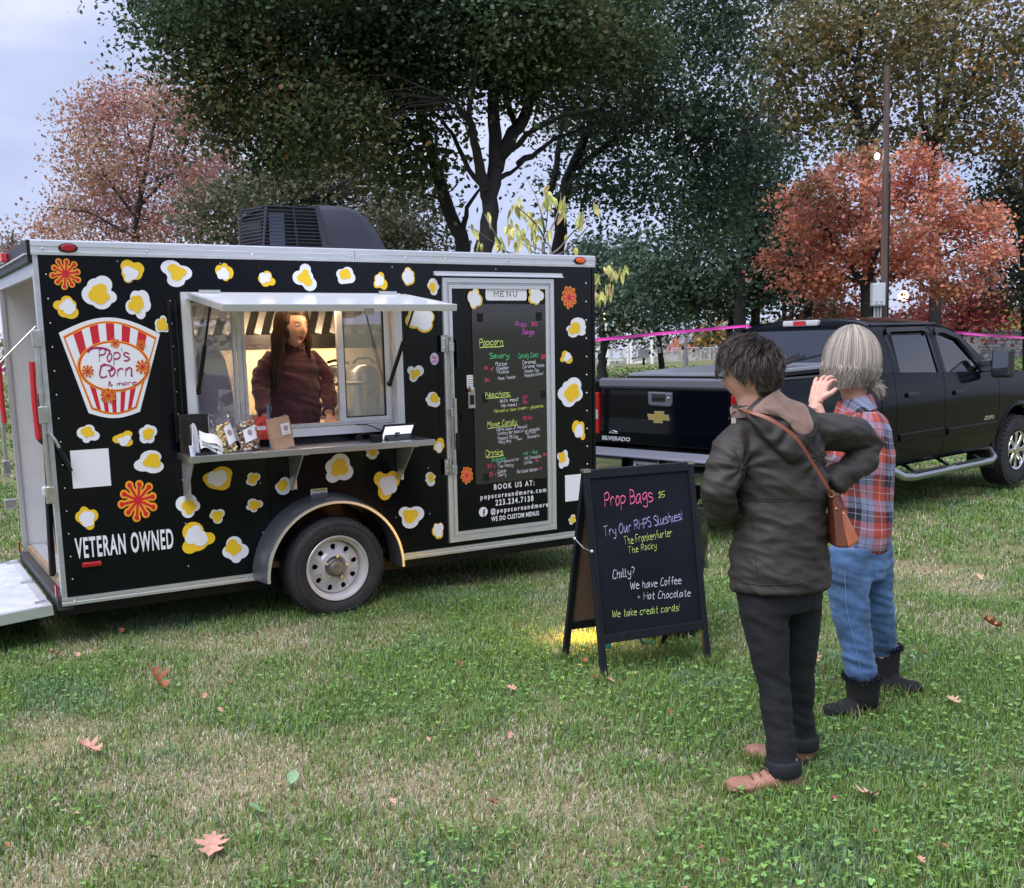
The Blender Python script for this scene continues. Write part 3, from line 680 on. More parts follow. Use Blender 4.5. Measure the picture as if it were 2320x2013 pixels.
POP = [('s',.162,1.911,.16,.167),('yw',.531,1.929,.132,.133),('wy',.784,1.92,.183,.156),('yw',1.072,1.934,.112,.109),('yw',1.336,1.897,.111,.098),('wy',.335,1.807,.192,.191),('yw',.148,1.723,.133,.13),('wy',.548,1.738,.145,.169),('wt',.678,1.625,.085,.1),('wy',.212,.998,.125,.106),('yw',.402,.956,.116,.094),('wy',.551,.976,.106,.113),('wy',.541,.807,.174,.14),('yw',.951,.671,.187,.15),('wt',1.176,.649,.095,.085),('wy',1.374,.588,.118,.115),('wy',.757,.515,.148,.144),('wt',1.175,.481,.112,.088),('wt',.933,.434,.097,.092),('yw',.808,.317,.207,.198),('wy',1.035,.21,.17,.174),('yw',.167,.503,.128,.142),('s',.463,.582,.218,.241),('yt',2.392,1.635,.222,.168),('wy',2.346,1.276,.125,.111),('wy',2.471,1.094,.113,.106),('yw',2.508,.773,.088,.108),('wy',2.002,.759,.099,.09),('wy',2.501,1.859,.09,.114),('wy',2.434,.543,.081,.1),('yt',2.479,.17,.093,.114),('yt',2.817,1.782,.121,.149),('yt',3.324,1.801,.136,.128),('o',3.621,1.793,.127,.157),('wy',3.683,1.573,.179,.145),('yw',3.591,1.357,.113,.096),('wy',3.623,1.097,.227,.218),('yw',3.696,.808,.12,.152),('wy',3.552,.599,.109,.139),('wt',3.629,.131,.07,.078),('o',2.72,.547,.095,.117),('wy',1.761,.675,.196,.191),('yw',2.102,.527,.193,.198),('wy',2.279,.29,.195,.155),('wy',1.584,1.909,.159,.17),('wy',1.866,1.925,.131,.11),('yw',2.11,1.893,.1,.116),('yt',2.315,1.925,.096,.124)]
for i, (k, u, z, w, h) in enumerate(POP):
    ondoor = 2.6 < u < 3.44; par = dr if ondoor else T_; y = -.0165 if u in (2.817, 3.324) else -.0085 if ondoor else -.0022
    if k == 's': burst(u, z, w*1.05, h*1.05, par, y)
    elif k == 'o': burst(u, z, w*1.05, h*1.05, par, y, fat=1.05, red=mat('crimson_vinyl', (.7, .02, .08), .4))
    else: popcorn(k, u, z, w, h, 11+i*13, par, y)
# ---- the striped popcorn tub emblem
bu, bz = .3805, 1.368
def tub(s, y0=-.0022, n=15):
    """outline of the tub, s = inset in metres"""
    tl, trr, bl, br = (.099+s, 1.580), (.661-s, 1.566), (.224+s*.8, 1.118), (.513-s*.8, 1.112)
    P = []
    for i in range(n):
        t = i/(n-1); P.append((tl[0]+(trr[0]-tl[0])*t, tl[1]+(trr[1]-tl[1])*t-s+.092*math.sin(math.pi*t)))
    for i in range(n):
        t = i/(n-1); P.append((br[0]+(bl[0]-br[0])*t, br[1]+(bl[1]-br[1])*t+s-.034*math.sin(math.pi*t)))
    return P
def inside(P, x, z):
    c = False
    for i in range(len(P)):
        (x1, z1), (x2, z2) = P[i], P[i-1]
        if (z1 > z) != (z2 > z) and x < (x2-x1)*(z-z1)/(z2-z1)+x1: c = not c
    return c
tb = MB().flat(tub(0), 1, -.0022).build('tub_emblem', [VW], T_)
m = MB()
for s, mi, yy in ((.020, 0, -.0028), (.025, 1, -.0032), (.029, 0, -.0036), (.033, 2, -.0040)): m.flat(tub(s), 1, yy, mi)
m.build('tub_outline', [VO, VR, VW], tb)
m = MB(); P = tub(.033)
for i in range(11):
    if i % 2 == 0: continue
    a, b = (i-.02)/11, (i+1.02)/11; tp = P[:15]; bt = P[15:][::-1]
    def at(Q, t):
        t *= 14; j = min(13, int(t)); f_ = t-j; return (Q[j][0]+(Q[j+1][0]-Q[j][0])*f_, Q[j][1]+(Q[j+1][1]-Q[j][1])*f_)
    m.flat([at(bt, a), at(bt, (a+b)/2), at(bt, b), at(tp, b), at(tp, (a+b)/2), at(tp, a)], 1, -.0045)
m.build('tub_stripe', [VR], tb)
m = MB()
for k, (s, mi) in enumerate(((1.0, 0), (.965, 1), (.93, 0), (.90, 2))):
    m.flat([(bu+.006+.205*s*math.cos(t)-.0*math.sin(t), bz+.015+(.150*s)*math.sin(t)) for t in np.linspace(0, 2*math.pi, 49)[:-1]], 1, -.0050-.0005*k, mi)
m.build('tub_oval', [VO, VR, VW], tb)
for u, z, w in ((.400, 1.517, .055), (.548, 1.508, .05), (.237, 1.36, .07), (.545, 1.375, .085), (.338, 1.215, .09)): burst(u, z, w, w*1.05, tb, -.0080, rays=9, nm='small_starburst')
hand('emblem_script', "Pop's", .075, plane_M(.305, -.0075, 1.412, .02), VM, tb, w=.13, jit=.1, width=.18)
hand('emblem_script', 'Corn', .075, plane_M(.300, -.0075, 1.322, .02), VM, tb, w=.13, jit=.1, width=.20)
hand('emblem_script', '& more', .026, plane_M(.345, -.0075, 1.268, .03), VM, tb, w=.16, jit=.1, width=.165)
m = MB(); ribbon(m, smooth_pts([(.245, 1.465), (.262, 1.485), (.30, 1.492), (.345, 1.485), (.372, 1.468)]), .012); ribbon(m, smooth_pts([(.305, 1.385), (.34, 1.392), (.375, 1.38), (.372, 1.362), (.345, 1.36)]), .009)
me = m.mesh('emblem_flourish'); ob('emblem_flourish', me, VM, tb, M=plane_M(0, -.0078, 0))
# ---- wheel arch, wheel and tyre
cu, cz, fr_ = 1.64, .015, .470
rows = []
for a in np.linspace(R_(181), R_(-2), 41):
    c, s = math.cos(a), math.sin(a)
    rows.append([(cu+c*(fr_+.035), -.002, cz+s*(fr_+.035)), (cu+c*(fr_+.022), -.10, cz+s*(fr_+.022)), (cu+c*(fr_+.012), -.185, cz+s*(fr_+.012)), (cu+c*fr_, -.205, cz+s*fr_), (cu+c*(fr_-.014), -.205, cz+s*(fr_-.014)), (cu+c*(fr_-.012), -.012, cz+s*(fr_-.012))])
fm = mat('dark_fender_metal', (.10, .104, .125), .32, .4, coat=.3, rvar=.1, vscale=7)
fen = MB().grid(rows).build('fender', [fm], T_, smooth=40)
rows = []
for a in np.linspace(R_(181), R_(-2), 41):
    c, s = math.cos(a), math.sin(a)
    rows.append([(cu+c*(fr_+.004), -.196, cz+s*(fr_+.004)), (cu+c*(fr_+.004), -.214, cz+s*(fr_+.004)), (cu+c*(fr_-.012), -.214, cz+s*(fr_-.012)), (cu+c*(fr_-.012), -.196, cz+s*(fr_-.012))])
MB().grid(rows, close=True).build('fender_lip', [ALU], fen, smooth=30)
wb = MB()
rows = [[(cu+.44*math.cos(a), y, cz+.44*math.sin(a)) for y in (.0, .28)] for a in np.linspace(R_(180), 0, 25)]
wb.grid(rows); wb.box((1.2, .28, .05), (2.08, .285, .46)); wb.build('wheel_box', [mat('brown_underbody', (.10, .045, .02), .6, var=.3)], fen)
def make_wheel(parent, M, R=.33, wd=.205, rim=.212, holes=9):
    w = ob('wheel', None, parent=parent, M=M)
    # tyre turned about x: profile (radius, depth), outer face at -depth
    h = wd/2
    pf = [(rim-.004, -h*.78), (rim+.012, -h*.92), (rim+.05, -h*1.02), (R-.045, -h*1.0), (R-.022, -h*.93), (R-.008, -h*.80), (R, -h*.62), (R+.001, 0), (R, h*.62), (R-.008, h*.80), (R-.05, h), (rim, h*.8)]
    ty = MB().lathe(pf, 64, axis=1, cap=False).build('tyre', [RUB], w, smooth=35)
    tr = MB()
    for i in range(60):
        a = 2*math.pi*i/60; M2 = Matrix.Rotation(a, 4, 'Y')
        for y0, y1, sh in ((-h*.86, -h*.42, .5), (-h*.34, -h*.02, 0), (h*.05, h*.37, .2), (h*.42, h*.86, .5)):
            M3 = Matrix.Rotation(sh*2*math.pi/60, 4, 'Y'); tr.box((-.0115, y0, R-.012), (.0115, y1, R+.004-(.006 if abs(y0+y1) > h else 0)), 0, M2 @ M3)
    tr.build('tread', [RUB], ty, kind='stuff')
    wr = MB()
    for rr, y in ((rim+.075, -h*1.025), (rim+.035, -h*1.0)): wr.lathe([(rr, y+.006), (rr+.003, y-.001), (rr+.006, y+.006)], 48, axis=1, cap=False)
    wr.build('sidewall_ring', [RUB], ty, smooth=40)
    RM = mat('silver_wheel_paint', (.55, .54, .56), .42, .5, var=.08, vscale=12)
    rm = MB().lathe([(rim+.004, -h*.93), (rim, -h*.98), (rim-.010, -h*.95), (rim-.014, -h*.80), (rim-.030, -h*.74), (rim-.034, -h*.40), (rim-.037, -h*.30), (rim-.045, -h*.22)], 48, axis=1, cap=False).build('rim', [RM], w, smooth=35)
    # dished disc with round holes: radial grid, holes cut as real openings
    d = MB(); r0, r1, r2, r3 = .062, .105, .170, rim-.046; n = holes*8
    def yy(r): return -h*(.62-.25*smst(.07, .17, r)) if r > .075 else -h*.40-(.03*(r-.062)/.013)
    hr = .0195; rc = .138
    ring0 = [(r0*math.cos(t), yy(r0), r0*math.sin(t)) for t in np.linspace(0, 2*math.pi, n+1)[:-1]]
    ring1 = [(r1*math.cos(t), yy(r1), r1*math.sin(t)) for t in np.linspace(0, 2*math.pi, n+1)[:-1]]
    ring2 = [(r2*math.cos(t), yy(r2), r2*math.sin(t)) for t in np.linspace(0, 2*math.pi, n+1)[:-1]]
    ring3 = [(r3*math.cos(t), yy(r3)+.012, r3*math.sin(t)) for t in np.linspace(0, 2*math.pi, n+1)[:-1]]
    ringm = [(.078*math.cos(t), yy(.078), .078*math.sin(t)) for t in np.linspace(0, 2*math.pi, n+1)[:-1]]
    d.grid([ring0, ringm, ring1], close=True); d.grid([ring2, ring3], close=True)
    for k in range(holes):
        tc_ = 2*math.pi*(k+.5)/holes
        out_ = []; inn = []
        # outer loop of the sector: inner arc, side, outer arc, side
        lo = [k*8+i for i in range(9)]
        P = [ring1[i % n] for i in lo]+[ring2[i % n] for i in reversed(lo)]
        cx, cz_ = rc*math.cos(tc_), rc*math.sin(tc_)
        Q = []
        for p in P:
            a = math.atan2(p[2]-cz_, p[0]-cx); x_, z_ = cx+hr*math.cos(a), cz_+hr*math.sin(a); Q.append((x_, yy(rc), z_))
        Q2 = [(q[0], q[1]+.012, q[2]) for q in Q]
        d.grid([P, Q, Q2], close=True)
    d.build('wheel_disc', [RM], w, smooth=40)
    MB().lathe([(.066, -h*.2), (.064, -h*.42), (.050, -h*.55), (.046, -h*.86), (.040, -h*.93), (.022, -h*.95), (.020, -h*.90), (.001, -h*.90)], 24, axis=1).build('hub_cap', [mat('dull_hub_metal', (.22, .21, .20), .55, .8, var=.2)], w, smooth=35)
    MB().lathe([(rim-.05, h*.1), (.02, h*.1)], 24, axis=1).build('brake_plate', [BLK2], w)
    for i in range(5):
        a = 2*math.pi*i/5+.3; x_, z_ = .058*math.cos(a)*1.25, .058*math.sin(a)*1.25
        MB().tube([(x_, -h*.42, z_), (x_, -h*.70, z_)], .0095, 6).build('lug_nut', [ZINC], w)
    return w
make_wheel(T_, Matrix.Translation((cu+.0, -.105, .045)) @ Matrix.Rotation(.12, 4, 'Y'))
w2 = make_wheel(T_, Matrix.Translation((cu, W_+.10, .045)) @ Matrix.Rotation(math.pi, 4, 'Z'))
# ---- rooftop air conditioner
ac = ob('air_conditioner', None, parent=T_)
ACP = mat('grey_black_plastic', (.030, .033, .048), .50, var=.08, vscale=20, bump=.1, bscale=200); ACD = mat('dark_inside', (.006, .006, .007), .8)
y0, y1 = .45, 1.15
def cover(u): # height and half width of the shroud along its length
    return None
rows = []
for u, zt, ins in ((1.870, 2.428, 0), (1.97, 2.432, 0), (2.10, 2.428, .005), (2.19, 2.410, .02), (2.265, 2.368, .045), (2.325, 2.310, .07), (2.365, 2.255, .09), (2.375, 2.21, .10), (2.36, 2.12, .11)):
    a, b = y0+ins, y1-ins; zb = 2.12
    zz = lambda t: zb+(zt-zb)*t
    rows.append([(u+.06, a, zb), (u+.036, a, zz(.35)), (u+.004, a+.012, zz(.86)), (u-.003, a+.05, zz(.985)), (u-.004, (a+b)/2, zt), (u-.003, b-.05, zz(.985)), (u+.004, b-.012, zz(.86)), (u+.036, b, zz(.35)), (u+.06, b, zb)])
sh = MB().grid(rows); sh.f.append(tuple(range(len(sh.v)-9, len(sh.v)))); sh.mi.append(0); sh.build('shroud', [ACP], ac, smooth=50)
# louvred half: a dark core, posts, and each slat a bar bent round the corner
core = MB(); core.prism([(1.425, y0+.26), (1.475, y0+.022), (1.91, y0+.02), (1.91, y1-.03), (1.53, y1-.06)], 2, 2.10, 2.30); core.prism([(1.455, y0+.26), (1.505, y0+.03), (1.86, y0+.03), (1.86, y1-.03), (1.56, y1-.06)], 2, 2.3005, 2.395); core.build('core', [ACD], ac)
MB().grid([[(1.415, y0+.26, 2.335), (1.47, y0+.5, 2.36), (1.54, y1-.06, 2.335)], [(1.505, y0+.02, 2.398), (1.53, y0+.35, 2.424), (1.60, y1-.04, 2.40)], [(1.868, y0+.02, 2.412), (1.868, y0+.35, 2.430), (1.868, y1-.02, 2.41)]]).build('top_cover', [ACP], ac, smooth=50)
for k in range(13):
    t = k/12; z = 2.120+.278*t; ur = 1.925-.055*t; ul = 1.405+.03*t; uk = 1.460+.045*t
    MB().tube([(1.52, y1-.05, z), (ul, y0+.27, z), (uk, y0+.004, z), (ur, y0-.002, z)], .0065 if k else .014, 6, flat=.55).build('slat', [ACP], ac, smooth=40)
for us in ((1.475, 1.515, 2.11, 2.40, .010), (1.915, 1.866, 2.11, 2.41, .020), (1.72, 1.70, 2.11, 2.40, .008)):
    MB().tube([(us[0], y0+.006, us[2]), (us[1], y0+.006, us[3])], us[4], 6).build('post', [ACP], ac)
MB().box((1.53, y0+.012, 2.14), (1.635, y0+.018, 2.36)).build('coil_plate', [mat('blue_grey_sheet', (.14, .16, .24), .5)], ac)
MB().tube([(1.932, y0-.004, 2.115), (1.868, y0+.004, 2.415), (1.866, y0+.35, 2.434), (1.868, y1, 2.412)], .009, 6).build('seam_rib', [ACP], ac, smooth=40)
# ---- rear opening: posts, sill, ramp, lock bars, cables
MB().box((-.005, -.002, .045), (.022, .055, 2.012)).build('rear_post', [ALU2], T_); MB().box((-.005, W_-.055, .045), (.022, W_+.002, 1.97)).build('rear_post', [mat('galvanised_post', (.50, .50, .52), .5, .7)], T_)
MB().box((-.004, .056, 1.90), (.02, W_-.056, 1.969)).build('rear_lintel', [ALU2], T_)
MB().box((-.03, .0, -.03), (.05, W_, .045)).build('rear_sill', [mat('dark_sill_steel', (.05, .05, .055), .5, .5, var=.3)], T_); MB().box((.05, .05, .0905), (.14, W_-.05, .096)).build('threshold', [ALU2], T_)
MB().box((.04, .0425, .1), (L_-.05, .046, 2.03)).build('inner_lining', [WHITE], T_) if False else None
rM = Matrix.Translation((-.045, 0, .0)) @ Matrix.Rotation(-.072, 4, 'Y')
rp = MB().box((-1.75, .07, -.055), (-.01, W_-.07, -.012)).build('ramp', [BLK2], T_, M=rM)
MB().box((-1.745, .10, -.0115), (-.06, W_-.10, -.004)).build('ramp_deck', [mat('worn_white_deck', (.42, .44, .49), .55, var=.18, vscale=9, detail=8)], rp)
m = MB().box((-1.76, .058, -.062), (-.01, .0695, .0)).box((-1.76, W_-.0695, -.062), (-.01, W_-.058, .0)).box((-.06, .0705, -.0115), (-.012, W_-.0705, -.002)).build('ramp_edge', [ALU], rp)
for y in (.14, .8, 1.55): MB().tube([(-.02, y, -.012), (-.02, y+.09, -.012)], .018, 10).box((-.09, y+.02, -.004), (-.02, y+.07, .004)).build('hinge', [ZINC], rp)
for y, sgn in ((-.012, 1), (W_+.012, -1)):
    lb = MB().tube([(-.022, y, .62), (-.022, y, 1.60)] if sgn == 1 else [(-.06, y, .58), (-.06, y, 1.62)], .015, 10).build('lock_bar', [ZINC], T_, smooth=40)
    x = -.022 if sgn == 1 else -.06
    for z in (.66, 1.12, 1.55): MB().box((x-.025, y-.018, z-.05), (x+.028, y+.018, z+.05)).build('bar_bracket', [ZINC], lb, bevel=.006)
    if sgn == 1:
        MB().tube([(.0, -.03, 1.02), (.03, -.036, .97), (.045, -.036, .93)], .010, 8).build('bar_arm', [ZINC], lb); MB().tube([(.045, -.036, .93), (.095, -.036, .79)], .014, 8).build('bar_grip', [BLK2], lb)
    g = MB().tube([(-.05, y+.05*sgn, 1.42), (-.055, y+.05*sgn, 1.18), (-.05, y+.05*sgn, .98)], .017, 8).build('grab_handle', [mat('red_rubber_grip', (.42, .012, .02), .5)], T_, smooth=40)
MB().box((-.10, W_-.02, .36), (-.02, W_+.03, .43)).build('latch_keeper', [ZINC], T_, bevel=.006)
for y in (.06, W_-.06):
    MB().tube([(-.01, y, 1.62), (-1.74, y, -.09)], .004, 5).build('ramp_cable', [ZINC], rp if False else T_)
# ---- galley seen through the window
CRM = mat('cream_wall_panel', (.70, .62, .48), .5)
MB().box((.5, W_-.10, .95), (3.2, W_-.045, 1.45)).build('back_panel', [CRM], T_)
hd = MB().prism([(.90, 1.50), (1.60, 1.50), (1.66, 1.56), (1.66, 2.03), (1.30, 2.03), (.98, 1.56), (.90, 1.555)], 0, .75, 3.0).build('range_hood', [STEEL], T_)
MB().box((.75, .885, 1.455), (3.0, .905, 1.56)).build('hood_lip', [STEEL], hd)
HM_ = Matrix.Translation((0, .972, 1.562)) @ Matrix.Rotation(-.60, 4, 'X')
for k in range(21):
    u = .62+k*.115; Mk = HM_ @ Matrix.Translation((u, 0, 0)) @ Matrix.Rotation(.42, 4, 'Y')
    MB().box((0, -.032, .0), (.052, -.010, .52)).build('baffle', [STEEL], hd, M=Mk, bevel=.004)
    MB().box((.054, -.006, .0), (.110, -.002, .52)).build('gap_shade_strip', [ACD], hd, M=Mk)  # dark strip laid on the hood face, painting the shade between baffles
MB().box((.55, 1.0, .80), (3.2, 1.62, .84)).box((.55, 1.02, .1), (3.2, 1.60, .80)).build('work_counter', [STEEL], T_)
MB().box((.85, .075, .90), (2.19, .36, .94)).build('inner_counter', [STEEL], T_)
def glow_strip(u0, u1, y, z, w, m):
    MB().box((u0, y, z), (u1, y+w, z+.025)).build('lamp_or_fill_strip', [m], T_)
LG = mat('warm_lamp_glow', (1, .8, .5), .5, emit=(1.0, .67, .35), estr=8)
glow_strip(1.35, 1.85, .085, 1.80, .05, mat('warm_fill_glow', (1, .8, .5), .5, emit=(1.0, .66, .36), estr=4.5))  # added fill strip, hidden above the window opening, brightens the vendor's face
glow_strip(1.0, 2.3, .60, 2.005, .07, LG)
glow_strip(1.0, 2.6, 1.35, 1.46, .07, LG)

wl = bpy.data.lights.new('vendor_fill', 'POINT'); wl.energy = 1.7; wl.color = (1.0, .66, .38); wl.shadow_soft_size = .04  # added warm fill without a fixture, lights the vendor's face from the front
wo = bpy.data.objects.new('vendor_fill', wl); COL.objects.link(wo); wo.parent = T_; wo.location = (1.74, .02, 1.735)
# ================================================================ pickup truck (local: x forward from the rear axle, y to its left, z up)
KM = frame3(2.272, 10.4609, .0178, .7105, .0198, .0207)
PNT = mat('black_car_paint', (.0018, .0026, .005), .12, spec=.10, coat=.15, bump=.02, bscale=2)
CHR = mat('chrome', (.72, .73, .74), .10, 1, rvar=.05, vscale=6); PLA = mat('grey_black_moulding', (.018, .019, .024), .55); LIP = mat('sky_tinted_plastic', (.10, .105, .135), .45)
GTR = glass('privacy_glass', (.10, .10, .11), .06); GCL = glass('clear_car_glass', (.72, .78, .78), .05)
truck = thing('pickup_truck', 'black crew-cab pickup truck with a folding bed cover, hitched in front of the trailer', 'pickup truck', M=KM)
ZP = [(.40, .90), (.46, .935), (.55, .962), (.72, .985), (1.0, .99), (1.18, .978), (1.33, .957), (1.40, .937), (1.80, .79), (1.87, .75)]
def yp(z):
    for (a, p), (b, q) in zip(ZP, ZP[1:]):
        if z <= b: return p+(q-p)*(z-a)/(b-a)
    return .74
def body_side(name, x0, x1, zlo, zhi, sg, m=PNT, parent=truck, extra=None, n=14):
    xs_ = sorted(set(list(np.linspace(x0, x1, n))+([] if extra is None else extra)))
    rows = []
    for x in xs_:
        a, b = zlo(x), zhi(x); rows.append([(x, sg*yp(a+(b-a)*t), a+(b-a)*t) for t in np.linspace(0, 1, 12)])
    rows = [[(r[0][0], r[0][1]-sg*.05, r[0][2])]+r+[(r[-1][0], r[-1][1]-sg*.05, r[-1][2]+.004)] for r in rows]
    rows = [[(rows[0][0][0], p[1]-sg*.05, p[2]) for p in rows[0]]]+rows+[[(rows[-1][0][0], p[1]-sg*.05, p[2]) for p in rows[-1]]]
    return MB().grid(rows).build(name, [m], parent, smooth=35)
def archz(c, r, zc, base):
    return lambda x: max(base, zc+math.sqrt(max(0, r*r-(x-c)**2))) if abs(x-c) < r else base
def side_poly(mb, pts, sg, t=.03, dy=0, mi=0):
    n = len(pts); o = [(x, sg*(yp(z)+dy), z) for x, z in pts]; i = [(x, sg*(yp(z)+dy-t), z) for x, z in pts]
    mb.add(o+i, [tuple(range(n)), tuple(range(2*n-1, n-1, -1))]+[(k, k+n, (k+1) % n+n, (k+1) % n) for k in range(n)], mi)
    return mb
for sg in (-1, 1):
    ex = list(np.linspace(-.52, .52, 25))
    bs = body_side('bed_side', -1.135, .912, archz(0, .50, .42, .50), lambda x: 1.415, sg, extra=ex)
    lipm = MB(); rows = []
    for a in np.linspace(R_(-8), R_(188), 31):
        c, s = math.cos(a), math.sin(a); zz = .42+.50*s
        rows.append([(.50*c, sg*(yp(max(.42, zz))+.001), zz), (.515*c, sg*(yp(max(.42, zz))+.014), .42+.52*s), (.545*c, sg*(yp(max(.42, zz))+.004), .42+.55*s)])
    lipm.grid(rows).build('arch_lip', [PNT], bs, smooth=40)
    MB().box((-1.12, sg*.80, 1.412), (.90, sg*.945, 1.432)).build('bed_rail_cap', [PLA], bs, bevel=.008)
    body_side('cab_corner', .926, 1.192, lambda x: .46, lambda x: 1.40, sg, n=4)
    for nm, x0, x1, win in (('rear_door', 1.200, 2.168, [(1.33, 1.40), (2.085, 1.372), (2.085, 1.77), (1.38, 1.775)]), ('front_door', 2.178, 3.398, [(2.245, 1.366), (3.02, 1.335), (2.98, 1.40), (2.68, 1.70), (2.30, 1.765), (2.26, 1.765)])):
        d = body_side(nm, x0, x1, lambda x: .465, lambda x: 1.398-.03*(x-1.2), sg)
        f = MB()
        if nm == 'rear_door':
            side_poly(f, [(1.205, 1.402), (1.33, 1.40), (1.38, 1.775), (1.30, 1.845), (1.25, 1.82)], sg); side_poly(f, [(2.085, 1.372), (2.168, 1.37), (2.168, 1.845), (2.085, 1.77)], sg); side_poly(f, [(1.38, 1.776), (2.085, 1.771), (2.167, 1.846), (1.30, 1.846)], sg)
        else:
            side_poly(f, [(2.178, 1.37), (2.245, 1.366), (2.26, 1.765), (2.178, 1.843)], sg); side_poly(f, [(2.26, 1.766), (2.30, 1.766), (2.68, 1.701), (2.74, 1.76), (2.35, 1.835), (2.178, 1.844)], sg)
            side_poly(f, [(2.68, 1.70), (2.98, 1.40), (3.02, 1.335), (3.398, 1.33), (3.30, 1.38), (2.74, 1.759)], sg)
        f.build('window_surround', [PNT if nm == 'rear_door' else BLK2], d)
        g = MB(); side_poly(g, win, sg, .004, -.012); g.build('window_pane', [GTR if nm == 'rear_door' else GCL], d)
        v = MB()
        if nm == 'rear_door': P = [(1.29, 1.765), (1.36, 1.80), (2.02, 1.80), (2.09, 1.76), (2.10, 1.79), (2.05, 1.845), (1.34, 1.845), (1.28, 1.81)]
        else: P = [(2.24, 1.735), (2.30, 1.775), (2.42, 1.768), (2.68, 1.70), (2.93, 1.49), (2.95, 1.50), (2.74, 1.745), (2.45, 1.82), (2.29, 1.83), (2.24, 1.79)]
        side_poly(v, P, sg, .012, .026); v.build('vent_visor', [PLA], d, bevel=.006)
        hx, hz = (1.40, 1.172) if nm == 'rear_door' else (2.375, 1.142)
        h = MB().box((hx, sg*(yp(hz)+.004), hz-.022), (hx+.19, sg*(yp(hz)+.034), hz+.024)).build('door_handle', [PLA], d, bevel=.010)
        MB().ball((hx+.15, sg*(yp(hz)+.002), hz-.06), .010, 8, 5).build('lock', [PLA], d)
        MB().box((x0+.05, sg*(yp(.76)-.003), .722-.02*(x0-1.2)), (x1-.03, sg*(yp(.76)+.016), .80-.02*(x0-1.2))).build('side_moulding', [PNT], d, bevel=.01)
        if nm == 'front_door' and sg == -1:
            text('door_badge', '2500HD', .045, Matrix.Translation((3.07, -yp(.82)-.003, .805)) @ WALL.to_4x4(), CHR, d, align='LEFT', sx=1.0, bold=.03, ext=.003)
    fz = body_side('front_fender', 3.408, 4.86, archz(3.90, .50, .42, .46), lambda x: 1.328-.09*max(0, x-3.41)/1.45, sg, extra=list(np.linspace(3.38+.03, 4.40, 25)))
    rows = []
    for a in np.linspace(R_(-8), R_(188), 31):
        c, s = math.cos(a), math.sin(a); zz = .42+.50*s
        rows.append([(3.90+.50*c, sg*(yp(max(.42, zz))+.001), zz), (3.90+.515*c, sg*(yp(max(.42, zz))+.014), .42+.52*s), (3.90+.545*c, sg*(yp(max(.42, zz))+.004), .42+.55*s)])
    MB().grid(rows).build('arch_lip', [PNT], fz, smooth=40)
    MB().box((3.34, sg*.66, .24), (3.365, sg*.97, .60)).build('mud_flap', [PLA], fz, bevel=.01)
    cp = MB(); side_poly(cp, [(.935, 1.40), (1.20, 1.402), (1.246, 1.82), (1.298, 1.847), (1.30, 1.868), (1.02, 1.868), (.95, 1.80)], sg); cp.build('rear_pillar', [PNT], truck)
    rb = MB().tube([(1.22, sg*.93, .44), (1.28, sg*1.03, .37), (1.42, sg*1.05, .355), (3.10, sg*1.05, .355), (3.24, sg*1.02, .38), (3.32, sg*.92, .46)], .042, 12).build('running_board', [mat('worn_chrome_tube', (.42, .45, .45), .30, 1)], truck, smooth=50)
    for a, b in ((1.45, 2.08), (2.3, 2.95)): MB().box((a, sg*1.018, .392), (b, sg*1.082, .404)).build('step_pad', [PLA], rb, bevel=.01)
    for x in (1.6, 2.3, 3.0): MB().tube([(x, sg*1.02, .36), (x, sg*.80, .47)], .018, 6).build('board_bracket', [BLK2], rb)
    mr = MB().box((3.05, sg*1.03, 1.27), (3.17, sg*1.255, 1.585)).build('tow_mirror', [PLA], truck, bevel=.035)
    MB().box((3.0475, sg*1.06, 1.37), (3.0495, sg*1.225, 1.555)).box((3.0475, sg*1.06, 1.295), (3.0495, sg*1.225, 1.352)).build('mirror_glass', [mat('mirror_silver', (.75, .78, .8), .02, 1)], mr)
    MB().box((3.02, sg*.93, 1.40), (3.13, sg*1.04, 1.46)).box((3.03, sg*.93, 1.335), (3.10, sg*1.04, 1.365)).build('mirror_arm', [PLA], mr, bevel=.01)
    tl = MB(); P = [(sg*.785, .915), (sg*.868, .915), (sg*.925, .95), (sg*.925, 1.29), (sg*.865, 1.318), (sg*.785, 1.318)]
    tl.prism([(p[0], p[1]) for p in P], 0, -1.178, -1.10); tl.build('tail_light', [RED_L], truck, bevel=.012)
    o = MB().prism([(sg*.795, 1.06), (sg*.86, 1.06), (sg*.86, 1.15), (sg*.795, 1.15)], 0, -1.182, -1.177).build('reverse_lens', [mat('clear_lens', (.40, .40, .42), .15, coat=.5)], truck)
    MB().prism([(sg*.772, .83), (sg*.94, .83), (sg*.94, .914), (sg*.772, .914)], 0, -1.165, -1.10).build('bed_corner', [PNT], truck, bevel=.015)
    MB().prism([(sg*.772, 1.319), (sg*.94, 1.319), (sg*.935, 1.415), (sg*.772, 1.43)], 0, -1.16, -1.10).build('bed_corner', [PNT], truck, bevel=.015)
